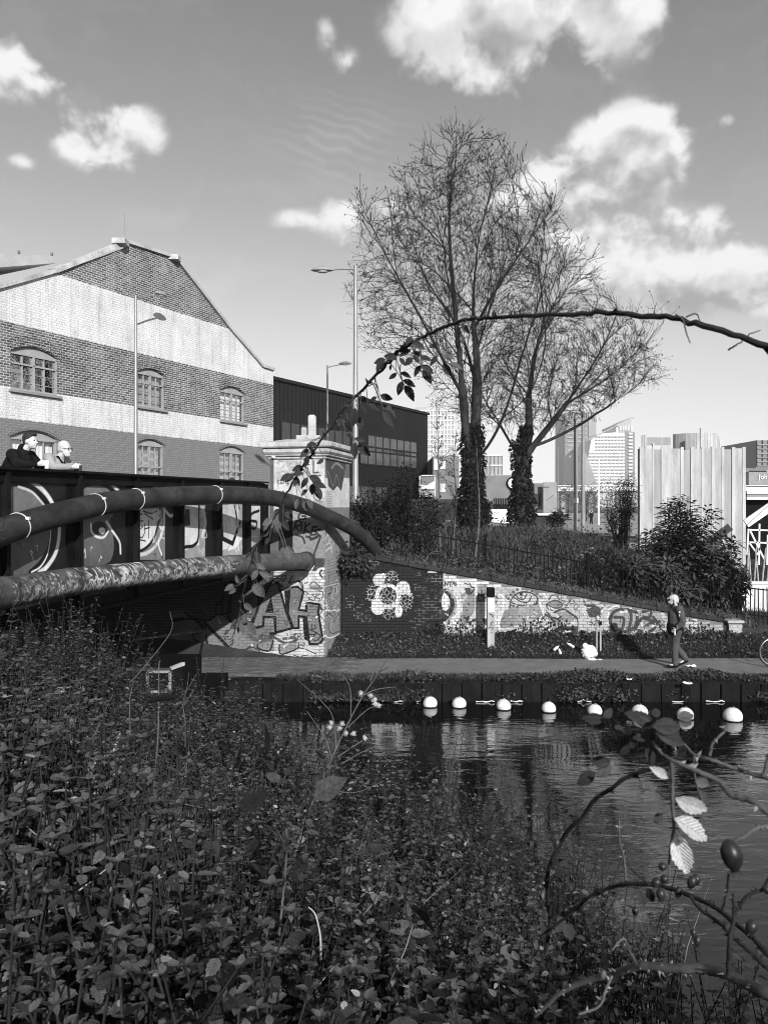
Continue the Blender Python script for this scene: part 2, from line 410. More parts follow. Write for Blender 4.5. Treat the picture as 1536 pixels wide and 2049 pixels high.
class Plane:
    """vertical wall plane: origin (x,y), horizontal unit direction; normal turned to the viewer"""
    def __init__(s, ox, oy, dx, dy):
        L = math.hypot(dx, dy); s.o = Vector((ox, oy, 0)); s.d = Vector((dx/L, dy/L, 0))
        n = Vector((s.d.y, -s.d.x, 0))
        if n.dot(Vector((-ox, -oy, 0))) < 0: n = -n
        s.n = n; s.rot = Matrix((( s.d.x, -n.x, 0), (s.d.y, -n.y, 0), (0, 0, 1)))
    def Y(s, px):
        k = (px-CX)/F      # X = k*Y on the ray
        # o + d*u : x = kY
        den = s.d.x - k*s.d.y; u = (k*s.o.y - s.o.x)/den
        return u, s.o.y + s.d.y*u
    def uz(s, px, py):
        u, Y = s.Y(px); return u, CAMZ-(py-HY)/F*Y, Y
    def pt(s, u, z, off=0.0):
        return Vector((s.o.x+s.d.x*u+s.n.x*off, s.o.y+s.d.y*u+s.n.y*off, z))
    def at(s, px, py, off=0.0):
        u, z, Y = s.uz(px, py); return s.pt(u, z, off)
class Canvas:
    """paint layer of a wall, drawn by code: strokes and fills in wall metres"""
    def __init__(s, plane, u0, u1, z0, z1, res=130, base=.5):
        s.p = plane; s.u0, s.u1, s.z0, s.z1 = u0, u1, z0, z1; s.res = res
        s.W = int((u1-u0)*res); s.H = int((z1-z0)*res)
        s.a = np.full((s.H, s.W), base, np.float32)
        s.U, s.Z = np.meshgrid(u0+(np.arange(s.W)+.5)/res, z0+(np.arange(s.H)+.5)/res)
        s.k, s.ox, s.oy = 1.0, 0.0, 0.0; s.wf = 1.0
        rng = np.random.default_rng(5)
        s.grain = s._n(rng, 5)*.6 + s._n(rng, 22)*.4
    def _n(s, rng, cell):
        g = rng.random((s.H//cell+3, s.W//cell+3)); y = np.arange(s.H)/cell; x = np.arange(s.W)/cell
        yi = y.astype(int); xi = x.astype(int); fy = (y-yi)[:,None]; fx = (x-xi)[None]
        fy = fy*fy*(3-2*fy); fx = fx*fx*(3-2*fx)
        A = g[yi][:,xi]; B = g[yi][:,xi+1]; C = g[yi+1][:,xi]; D = g[yi+1][:,xi+1]
        return (A*(1-fx)+B*fx)*(1-fy)+(C*(1-fx)+D*fx)*fy
    def frame(s, ox, oy, k): s.ox, s.oy, s.k = ox, oy, k; return s
    def m(s, pts):
        q = [s.p.uz(s.ox+x/s.k, s.oy+y/s.k) for x, y in pts]
        s.sc = sum(x[2] for x in q)/len(q)/F/s.k
        return np.array([(x[0], x[1]) for x in q])
    def blend(s, m, v, y0=0, y1=None, x0=0, x1=None):
        r = s.a[y0:y1, x0:x1]; r[:] = r*(1-m)+v*m
    def win(s, q, pad):
        x0 = max(0, int((q[:,0].min()-pad-s.u0)*s.res)); x1 = min(s.W, int((q[:,0].max()+pad-s.u0)*s.res)+2)
        y0 = max(0, int((q[:,1].min()-pad-s.z0)*s.res)); y1 = min(s.H, int((q[:,1].max()+pad-s.z0)*s.res)+2)
        return x0, max(x0, x1), y0, max(y0, y1)
    def line(s, pts, w, v, soft=.25, smooth=True, close=False, op=1.0):
        if close: pts = list(pts)+[pts[0]]
        q = s.m(pts)
        if smooth and len(q) > 2: q = catmull(q, 6)
        hw = w*s.sc/2*s.wf; sf = max(hw*soft, .7/s.res)
        x0, x1, y0, y1 = s.win(q, hw+sf)
        if x1 <= x0 or y1 <= y0: return s
        U = s.U[y0:y1, x0:x1]; Z = s.Z[y0:y1, x0:x1]; d = np.full(U.shape, 1e9)
        for (ax, ay), (bx, by) in zip(q[:-1], q[1:]):
            ex, ey = bx-ax, by-ay; L = ex*ex+ey*ey+1e-12
            t = np.clip(((U-ax)*ex+(Z-ay)*ey)/L, 0, 1)
            d = np.minimum(d, (U-ax-t*ex)**2+(Z-ay-t*ey)**2)
        m = np.clip((hw+sf*.5-np.sqrt(d))/sf, 0, 1)*op
        s.blend(m, v, y0, y1, x0, x1); return s
    def poly(s, pts, v, smooth=False, op=1.0, v2=None):
        q = s.m(pts)
        if smooth: q = catmull(np.vstack([q, q[:1]]), 6)
        x0, x1, y0, y1 = s.win(q, .02)
        if x1 <= x0 or y1 <= y0: return s
        U = s.U[y0:y1, x0:x1]; Z = s.Z[y0:y1, x0:x1]; ins = np.zeros(U.shape, bool)
        n = len(q)
        for i in range(n):
            ax, ay = q[i]; bx, by = q[(i+1) % n]
            if ay == by: continue
            c = ((ay > Z) != (by > Z)) & (U < (bx-ax)*(Z-ay)/(by-ay)+ax); ins ^= c
        val = v
        if v2 is not None:
            f = (Z-q[:,1].min())/max(1e-6, q[:,1].max()-q[:,1].min()); val = v2+(v-v2)*f
        s.blend(ins*op, val, y0, y1, x0, x1); return s
    def ell(s, x, y, rx, ry, v, op=1.0, rot=0):
        c, n = math.cos(rot), math.sin(rot)
        return s.poly([(x+rx*math.cos(a)*c-ry*math.sin(a)*n, y+rx*math.cos(a)*n+ry*math.sin(a)*c) for a in np.linspace(0, 2*math.pi, 28)[:-1]], v, op=op)
    def rect(s, x0, y0, x1, y1, v, op=1.0, v2=None): return s.poly([(x0,y0),(x1,y0),(x1,y1),(x0,y1)], v, op=op, v2=v2)
    def wear(s, amt=.2):
        s.a *= (1-amt+2*amt*s.grain); return s
    def image(s, name):
        im = bpy.data.images.new(name, s.W, s.H, alpha=False, float_buffer=True)
        im.colorspace_settings.name = 'Non-Color'
        px = np.ones((s.H, s.W, 4), np.float32); px[..., :3] = np.clip(s.a, 0, .9)[..., None]
        im.pixels.foreach_set(px.ravel()); im.update(); return im
    def material(s, name, rough=.7, bump=.3, spec=.25):
        m, t, b = _new(name); g = t.new('ShaderNodeNewGeometry'); pos = g.outputs['Position']
        u = t.vmath('DOT_PRODUCT', t.vmath('SUBTRACT', pos, tuple(s.p.o)), tuple(s.p.d))
        sp = t.new('ShaderNodeSeparateXYZ'); t.l.new(pos, sp.inputs[0])
        cu = t.math('DIVIDE', t.math('SUBTRACT', u, s.u0), s.u1-s.u0)
        cv = t.math('DIVIDE', t.math('SUBTRACT', sp.outputs[2], s.z0), s.z1-s.z0)
        cb = t.new('ShaderNodeCombineXYZ'); t.l.new(cu, cb.inputs[0]); t.l.new(cv, cb.inputs[1])
        tx = t.new('ShaderNodeTexImage'); tx.image = s.image(name); tx.extension = 'EXTEND'; t.l.new(cb.outputs[0], tx.inputs[0])
        n = t.noise(pos, 3.0, 6, .65); n2 = t.noise(pos, 45, 4, .6)
        dirt = t.math('MULTIPLY', t.mapr(n, .3, .7, .74, 1.06), t.mapr(n2, .3, .7, .88, 1.06))
        sc = t.new('ShaderNodeSeparateColor'); t.l.new(tx.outputs[0], sc.inputs[0])
        finish(t, b, t.math('MULTIPLY', sc.outputs[0], dirt), rough, 0, spec, n2, bump, .01); return m

# ------------------------------------------------------------------ terrain
rng = np.random.default_rng(11); random.seed(4)
WATER_Z = -.45; EDGE_Y = 16.9; WALL_Y = 20.5
def sst(a, b, x): 
    t = np.clip((x-a)/(b-a), 0, 1); return t*t*(3-2*t)
def walltop(x): return np.clip(2.62-.179*(x+.9), .62, 3.2)
def far_h(x, y):
    x = np.asarray(x, float); y = np.asarray(y, float)
    verge = .36*sst(19.3, 20.4, y)
    ramp = np.clip(walltop(x)-.14, .36, 3.1)
    street = np.where(x < 7, 2.85, 2.85)-1.35*sst(6.5, 11.5, x)*(1-sst(34, 46, y)*.5)
    street = street*(1-sst(50, 110, y)) + 1.5*sst(50, 110, y)
    up = ramp+(street-ramp)*sst(22.6, 28.0, y)
    up = np.where(x < -1, 3.1*(1-sst(40,110,y))+1.5*sst(40,110,y), up)
    bump = .05*np.sin(x*1.7+y)*np.sin(y*2.1-x*.6)*sst(21, 23, y)*(1-sst(40, 60, y))
    return np.where(y < 20.56, verge, up+bump)
def grid_mesh(name, xs, ys, fn):
    X, Y = np.meshgrid(xs, ys); Z = fn(X, Y); V = np.stack([X, Y, Z], -1).reshape(-1, 3)
    nx, ny = len(xs), len(ys); i = np.arange(ny-1)[:,None]*nx+np.arange(nx-1)[None]
    T = np.stack([i, i+1, i+nx+1, i+nx], -1).reshape(-1, 4); return np_mesh(name, V, T, True)
xs = np.concatenate([[-2500,-900,-300,-120,-60,-40], np.arange(-30, 30.1, .5), [40,60,120,300,900,2500]])
ys = np.concatenate([np.arange(19.3, 20.5, .2), [20.54,20.58], np.arange(20.8, 32, .4), np.arange(33, 60, 2.5), [64,80,100,120,200,400,900,2500,5000]])
g = link('ground', grid_mesh('ground', xs, ys, far_h), MATS['turf'], kind='structure')
link('street', grid_mesh('street', np.concatenate([[-60,-30],np.arange(-20,30.1,2),[40,60,90]]), np.concatenate([np.arange(35,60,1.5),[64,80,100,120,160,220,300]]), lambda x, y: far_h(x, y)+.03), MATS['pavement'], kind='structure')
link('ramp_path', grid_mesh('ramp_path', np.arange(-.6, 9.1, .4), np.array([21.62, 22.0, 22.4, 22.8]), lambda x, y: far_h(x, y*0+22.0)+.09), mat('ramp_concrete', .12, .2, 1.2, rough=.9), kind='structure')
# towpath
me = grid_mesh('towpath', np.arange(-30, 40.1, .7), np.array([17.28, 17.6, 18.3, 19.0, 19.32]), lambda x, y: .004+.012*np.sin(x*.9)*np.sin(y*3)+0*x)
towpath = link('towpath', me, MATS['asphalt'], kind='structure')
# canal edge: earth strip above the sheet piling
me = grid_mesh('canal_edge', np.arange(-30, 40.1, .35), np.array([16.86, 16.9, 17.05, 17.2, 17.31]),
               lambda x, y: np.where(y < 16.88, -1.2, -.035+.03*np.sin(x*2.3+y*5)*np.cos(x*.7)))
link('canal_edge', me, MATS['soil'], kind='structure')
# water
def water_mat():
    m, t, b = _new('water'); g = t.new('ShaderNodeNewGeometry'); pos = g.outputs['Position']
    p1 = t.vmath('MULTIPLY', pos, (.55, 1.6, 1)); p2 = t.vmath('MULTIPLY', pos, (1, 1.8, 1))
    h = t.math('ADD', t.math('MULTIPLY', t.noise(p1, 2.6, 2, .45, .8), 1.0), t.math('MULTIPLY', t.noise(p2, 9.0, 2, .5, .5), .16))
    ripple_ = t.mapr(t.noise(pos, .35, 2, .5), .40, .58, .12, 1.0)
    h = t.math('MULTIPLY', h, ripple_)
    finish(t, b, .002, .01, 0, .5, h, 1.0, .0105); b.inputs['IOR'].default_value = 2.0; return m
me = bpy.data.meshes.new('water'); me.from_pydata([(-60,-1,WATER_Z),(60,-1,WATER_Z),(60,16.95,WATER_Z),(-60,16.95,WATER_Z)], [], [(0,1,2,3)])
link('water', me, water_mat(), kind='structure')
# near bank, overgrown, sloping from the viewpoint to the water
SHX = np.array([-30, -9, -5, -2.5, -.5, .5, 1, 1.6, 2.0, 2.6, 3.4, 5, 40.]); SHY = np.array([12.6, 12.4, 12.0, 10.8, 8.8, 7.6, 6.9, 5.9, 5.0, 3.3, 1.4, -1, -4.])
def shore(x): return np.interp(x, SHX, SHY)
def near_h(x, y):
    d = shore(x)-y
    h = -.75+1.0*sst(-.35, .7, d)+np.clip(d-.7, 0, 2.6)*.13+np.clip(d-3.3, 0, 5)*.42+.7*sst(-2.6, -3.6, x)*sst(.4, 2.5, d)
    h = np.minimum(h, 2.2)
    return h+.06*np.sin(x*2.1)*np.sin(y*1.7)
xs = np.concatenate([[-60,-30,-20,-14], np.arange(-10, 9.01, .3), [11,14,20,40,80]]); ys = np.concatenate([[-80,-50,-30,-20,-10,-5], np.arange(-3, 13.6, .3)])
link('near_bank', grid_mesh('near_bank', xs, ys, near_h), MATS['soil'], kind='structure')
# unseen block added behind the viewpoint, its height set to shade the near bank
bt = thing('added_shade_block', 'long unseen block added behind the viewpoint to shade the near bank', 'building', (0,-15,2.2))
bb = MB(); bb.box((2,-17.5,5.4), (70,9,6.4)); bb.build('wall', MATS['dark_wall'], bt)
bb = MB(); bb.box((2,-17.5,8.72), (70.6,9.6,.24)); bb.build('roof', MATS['roof_pale'], bt)

# sheet piling: each pile a piece
prof = [(0,0),(.015,-.04),(.20,-.045),(.215,-.02),(.40,-.025),(.43,.0)]
def pile_mesh(k):
    b = MB(); r = random.Random(k)
    top = -.06+r.uniform(-.02,.02); bot = -1.3
    pts = [(x, y+r.uniform(-.006,.006)) for x, y in prof]
    vs = [(x, y, top) for x, y in pts]+[(x, y, bot) for x, y in pts]+[(x, y+.02, top) for x, y in pts]
    n = len(pts)
    fs = [(i, i+1, n+i+1, n+i) for i in range(n-1)]+[(2*n+i, 2*n+i+1, i+1, i) for i in range(n-1)]
    b.add(vs, fs); return b.mesh('sheet_pile')
PM = [pile_mesh(k) for k in range(4)]
for q in PM: q.materials.append(MATS['piling'])
piling = thing('canal_wall', 'dark steel sheet piling lining the far canal edge below the towpath', 'canal wall', (0, EDGE_Y-.05, -.45))
k = 0; x = -7.0
while x < 9.6:
    o = bpy.data.objects.new('sheet_pile', PM[random.randrange(4)]); COL.objects.link(o)
    o.location = (x, EDGE_Y-.06, 0); o.rotation_euler = (random.uniform(-.02,.02), 0, random.uniform(-.02,.02)); parent(o, piling)
    x += .435
# pale scum line caught along the piles at the water
b = MB(); r = random.Random(9); x = .2
while x < 9.4:
    L = r.uniform(.06, .42)
    if r.random() < .5:
        n = max(3, int(L/.06)); base = EDGE_Y-.16
        top = [(x+L*i/n, base+r.uniform(-.015,.015), WATER_Z+.012+abs(r.gauss(0,.02))) for i in range(n+1)]
        b.tube(top, [.006+r.random()*.011 for _ in top], 5)
    x += L+r.uniform(.02, .35)
b.build('scum_line', MATS['foam'], piling, smooth=True, kind='stuff')
# brick setts where the towpath runs under the bridge
SET = []
for k in range(3):
    b = MB(); b.box((0,0,0), (.205,.098,.05)); me = b.mesh('paving_brick', bevel=.006); me.materials.append(MATS['paving']); SET.append(me)
cnt = 0; rest = Bag()
for j in range(20):
    for i in range(42):
        x = -9.3+i*.215+(.107 if j % 2 else 0); y = 17.36+j*.104
        if x > -.95+.25*math.sin(j*1.3)+.3*(j/20): continue
        z = .012+random.uniform(-.005,.005)
        if x > -4.6 and cnt < 300:
            o = bpy.data.objects.new('paving_brick', SET[cnt % 3]); COL.objects.link(o); o.location = (x, y, z)
            o.rotation_euler = (random.gauss(0,.02), random.gauss(0,.02), random.gauss(0,.015)); o.parent = towpath; cnt += 1
        else:
            c = MB(); c.box((x,y,z),(.205,.098,.05)); rest.add(np.array(c.v), [t for q in c.f for t in ((q[0],q[1],q[2]),(q[0],q[2],q[3]))])
rest.build('paving_bricks_beyond', MATS['paving'], None, kind='stuff').parent = towpath

# ------------------------------------------------------------------ buoys on the water
for i, (px, py, r_, lab) in enumerate([(860,1405,.155,'white round buoy farthest left in the row on the canal'),
        (918,1406,.155,'second white round buoy from the left on the dark water'),
        (1007,1410,.155,'third white buoy from the left, below the paved path edge'),
        (1097,1415,.15,'scuffed white buoy, fourth from the left in the row'),
        (1189,1420,.15,'fifth white buoy from the left, partly behind blurred leaves'),
        (1279,1423,.165,'sixth white buoy from the left behind the rose sprig'),
        (1370,1429,.165,'seventh white buoy from the left, next to the last one'),
        (1465,1432,.185,'largest white buoy at the right end of the row')]):
    Y = (CAMZ-WATER_Z-.05)*F/(py-HY+4); X = (px-CX)/F*Y
    t = thing('buoy', lab, 'buoy', (X, Y, WATER_Z), 'white buoys in a row on the canal')
    tilt = Euler((random.uniform(-.2,.2), random.uniform(-.3,.3), 0)).to_matrix()
    b = MB(); b.ball((X, Y, WATER_Z+r_*.42), (r_, r_, r_*.94), 24, 14, tilt); b.build('float', MATS['buoy'], t, smooth=True)
    b = MB(); b.ball((X+.01, Y-.01, WATER_Z+r_*.42+r_*.95), (.028,.028,.02), 8, 5); b.build('eyelet', MATS['grey_paint'], t, smooth=True)
    rr_ = r_*math.sqrt(max(.05, 1-(.40/.94)**2)); b = MB(); b.tube([(X+rr_*1.0*math.cos(a), Y+rr_*1.0*math.sin(a), WATER_Z+.012) for a in np.linspace(0, 2*math.pi, 25)], .014, 6, cap=False); b.build('slime_ring', MATS['dark_wall'], t, smooth=True)

# ------------------------------------------------------------------ brick warehouse with painted bands
WP = Plane(-5.46, 38.0, .466, .885)
def wz(px, py): u, z, Y = WP.uz(px, py); return z
zA = (wz(105.7,545.5)+wz(453.9,656))/2; zB = (wz(0,643)+wz(547,769))/2
zC = (wz(0,772.6)+wz(547,854))/2; zD = (wz(0,836)+wz(528.6,895.5))/2
def brick_mat():
    m, t, b = _new('warehouse_brick'); g = t.new('ShaderNodeNewGeometry'); pos = g.outputs['Position']
    u = t.vmath('DOT_PRODUCT', pos, tuple(WP.d)); sp = t.new('ShaderNodeSeparateXYZ'); t.l.new(pos, sp.inputs[0]); z = sp.outputs[2]
    cb = t.new('ShaderNodeCombineXYZ'); t.l.new(u, cb.inputs[0]); t.l.new(z, cb.inputs[1])
    br = t.new('ShaderNodeTexBrick'); t.l.new(cb.outputs[0], br.inputs['Vector'])
    br.inputs['Color1'].default_value = (.05,)*3+(1,); br.inputs['Color2'].default_value = (.16,)*3+(1,); br.inputs['Mortar'].default_value = (.42,)*3+(1,)
    br.inputs['Scale'].default_value = 1.0; br.inputs['Brick Width'].default_value = .23; br.inputs['Row Height'].default_value = .085
    br.inputs['Mortar Size'].default_value = .011; br.inputs['Bias'].default_value = -.1; br.inputs['Mortar Smooth'].default_value = .3
    sc = t.new('ShaderNodeSeparateColor'); t.l.new(br.outputs[0], sc.inputs[0]); raw = sc.outputs[0]
    n = t.noise(pos, 1.1, 6, .65); n2 = t.noise(pos, 9, 5, .65); n3 = t.noise(pos, 30, 3, .6)
    raw = t.math('MULTIPLY', raw, t.mapr(n, .3, .7, .75, 1.25))
    raw = t.math('ADD', raw, t.math('MULTIPLY', t.mapr(n2, .62, .72, 0, 1), .09))
    fac = br.outputs['Fac']
    white = t.math('MULTIPLY', t.mix(fac, t.mapr(n2, .3, .7, .64, .82), .52), t.mapr(n, .3, .7, .80, 1.05))
    white = t.math('MULTIPLY', t.math('MULTIPLY', white, t.mapr(n3, .60, .72, 1, .66)), t.mapr(t.noise(pos, 55, 2), .55, .7, 1, .82))
    grey = t.math('MULTIPLY', t.mix(fac, .15, .22), t.mapr(n2, .3, .7, .85, 1.15))
    zz = t.math('ADD', z, t.math('MULTIPLY', t.math('SUBTRACT', n2, .5), .12))
    inw = t.math('ADD', t.math('MULTIPLY', t.math('GREATER_THAN', zz, zB), t.math('LESS_THAN', zz, zA)),
                 t.math('MULTIPLY', t.math('GREATER_THAN', zz, zD), t.math('LESS_THAN', zz, zC)))
    drip = t.noise(t.vmath('MULTIPLY', pos, (2.2,2.2,.18)), 2.2, 5, .6)
    white = t.math('MULTIPLY', white, t.mapr(drip, .5, .72, 1, .74))
    worn = t.math('MULTIPLY', inw, t.mapr(t.math('ADD', n3, t.math('MULTIPLY', n2, .5)), .80, .92, 1, .35))
    col = t.mix(worn, t.mix(t.math('LESS_THAN', zz, zD), raw, grey), white)
    finish(t, b, col, .85, 0, .2, t.math('ADD', t.math('MULTIPLY', fac, -1.0), t.math('MULTIPLY', n3, .5)), .5, .01); return m
brick_mat()
def wpt(px, py, off=0): return WP.at(px, py, off)
uL = WP.Y(-60)[0]-7; uR, _ = WP.Y(547)[:2]
def wu(px): return WP.Y(px)[0]
# gable outline in (u,z): photo corners, carried on symmetrically beyond the left edge of the frame
gz = 2.6
pts = [(uR, gz), (uR, wz(547,742)), (wu(525), wz(525,736)), (wu(455), wz(455,655)), (wu(350), wz(350,519)), (wu(250), wz(250,487)),
       (wu(247), wz(247,497)), (wu(110), wz(110,547)), (wu(0), wz(0,578))]
u0_, z0_ = pts[-1]; sl_ = (pts[-2][1]-pts[-1][1])/(pts[-2][0]-pts[-1][0])
uL = u0_-6.5; pts += [(uL, z0_-sl_*6.5), (uL, gz)]
WINS = [  # (px left, px right, py top of arch (left end), bottom, columns, rows, arch) measured on the photo
    ('window', 22, 117, 700, 779, 'tree'), ('window', 276, 330, 742, 813, 'dim'), ('window', 441, 490, 779, 841, 'bright'),
    ('window', 22, 116, 872, 990, 'bright'), ('window', 275, 328, 886, 985, 'grille'), ('window', 440, 489, 901, 985, 'grille')]
warehouse = thing('warehouse', 'two storey brick warehouse with painted white bands and a stepped gable', 'building', tuple(WP.pt((uL+uR)/2, gz)))
holes = []; frames = []
for (_, x0, x1, yt, yb, kind) in WINS:
    a, b_ = wu(x0), wu(x1); zt = wz((x0+x1)/2, 0); zt = wz(x0, yt); zb = wz(x0, yb) if yb < 900 else 3.3
    rise = (b_-a)*.13
    arc = [(a+(b_-a)*i/12, zt+rise*(1-((i-6)/6)**2)) for i in range(13)]
    loop = [(a, zb)]+[(b_, zb)]+arc[::-1]
    holes.append([Vector((q[0], q[1], 0)) for q in loop]); frames.append((a, b_, zt, zb, rise, arc, kind))
outer = [Vector((q[0], q[1], 0)) for q in pts[::-1]]
allv = outer+[v for h in holes for v in h]
tris = tessellate_polygon([outer]+holes)
b = MB(); b.add([WP.pt(v.x, v.y) for v in allv], [tuple(t) for t in tris])
DEPTH = .16
for h in holes:
    n = len(h); b.add([WP.pt(v.x, v.y) for v in h]+[WP.pt(v.x, v.y, -DEPTH-.06) for v in h], [(i, (i+1) % n, n+(i+1) % n, n+i) for i in range(n)])
# the long right side wall going back from the corner, and the left end
bk = -WP.n
for (q, dep) in ((pts[0], 9),):
    pass
b.add([WP.pt(uR, gz), WP.pt(uR, pts[1][1]), WP.pt(uR, pts[1][1], -20), WP.pt(uR, gz, -20)], [(0,1,2,3)])
b.build('wall', MATS['warehouse_brick'], warehouse)
# roof slopes behind the gable
b = MB(); rl = pts[1:-1]
prof = [(uR+.1, pts[1][1]-.25), (wu(350), wz(350,519)-.35), (wu(250), wz(250,487)-.5), (wu(110), wz(110,547)-.35), (uL, pts[-2][1]-.3)]
b.add([WP.pt(u, z, -.3) for u, z in prof]+[WP.pt(u, z, -20) for u, z in prof], [(i, i+1, 5+i+1, 5+i) for i in range(4)])
roof = b.build('roof', MATS['roof_pale'], warehouse)
b = MB()   # raised long rooflight seen over the left slope
q0 = (wu(150), wz(165,513)); q1 = (wu(-40), wz(-40,531))
b.prism([WP.pt(q0[0]+.2, q0[1]-.1, -1.2), WP.pt(q0[0], q0[1]+.1, -1.2), WP.pt(uL, q1[1]-.75, -1.2), WP.pt(uL, q1[1]-2.0, -1.2)], -WP.n*12)
b.build('rooflight', MATS['roof_pale'], roof)
b = MB()
for i in range(7):
    f = i/7; p = WP.pt(q0[0]*(1-f)+uL*f, (q0[1]+.12)*(1-f)+(q1[1]-.73)*f, -1.2); b.bar(p, p+Vector((0,0,.1)), .07)
b.build('roof_bolts', MATS['grey_mid'], roof, kind='stuff')
# coping stones of the gable
cop = [((547,742),(525,735)),((525,735),(455,654)),((455,654),(350,518)),((352,519),(250,486)),((247,490),(110,546)),((110,546),(0,577))]
for i, (s0, s1) in enumerate(cop):
    a = WP.at(*s0); c = WP.at(*s1); 
    if i == 5: c = WP.pt(uL, pts[-2][1])
    L = (c-a).length; n = max(1, int(L/.9)); 
    for k in range(n):
        b = MB(); e0 = a.lerp(c, k/n); e1 = a.lerp(c, (k+.985)/n); up = Vector((0,0,.07))
        b.bar(e0+up-WP.n*.1, e1+up-WP.n*.1, .42, .13 if i != 4 else .17, up=(0,0,1)); b.build('coping_stone', MATS['stone_pale' if i in (4,5) else 'concrete'], warehouse)
b = MB(); a = WP.at(238, 487, .1); b.box(a+Vector((0,0,.02)), (.5,.5,.2)); b.build('gable_block', MATS['stone_pale'], warehouse)
b = MB(); a = WP.at(346, 517, .1); b.box(a, (.4,.4,.2)); b.build('gable_block', MATS['stone_pale'], warehouse)
b = MB(); p = WP.at(253, 482, -.1); b.bar(p, p+Vector((0,0,1.1)), .010); b.build('aerial', MATS['grey_mid'], warehouse)
def pane_mat(name, refl, tint):
    m, t, b = _new(name); o = [q for q in t.n if q.type == 'OUTPUT_MATERIAL'][0]; t.n.remove(b)
    gl = t.new('ShaderNodeBsdfGlossy'); gl.inputs['Roughness'].default_value = .02; gl.inputs[0].default_value = (.9,)*3+(1,)
    tr = t.new('ShaderNodeBsdfTransparent'); tr.inputs[0].default_value = (tint,)*3+(1,)
    gg = t.new('ShaderNodeNewGeometry'); bn = t.new('ShaderNodeBump'); bn.inputs['Strength'].default_value = .12; bn.inputs['Distance'].default_value = .02
    t.l.new(t.noise(gg.outputs['Position'], 3.5, 2), bn.inputs['Height']); t.l.new(bn.outputs[0], gl.inputs['Normal'])
    mx = t.new('ShaderNodeMixShader'); mx.inputs[0].default_value = refl
    t.l.new(tr.outputs[0], mx.inputs[1]); t.l.new(gl.outputs[0], mx.inputs[2]); t.l.new(mx.outputs[0], o.inputs[0]); return m
pane_mat('pane', .2, .97); pane_mat('pane_dark', .6, .5)
mat('blind', .75, .88, 6, rough=.9, stretch=(1,1,.3)); mat('room_dark', .02, .04, 1); mat('room_mid', .25, .35, 3)
VOUS = random.Random(3)
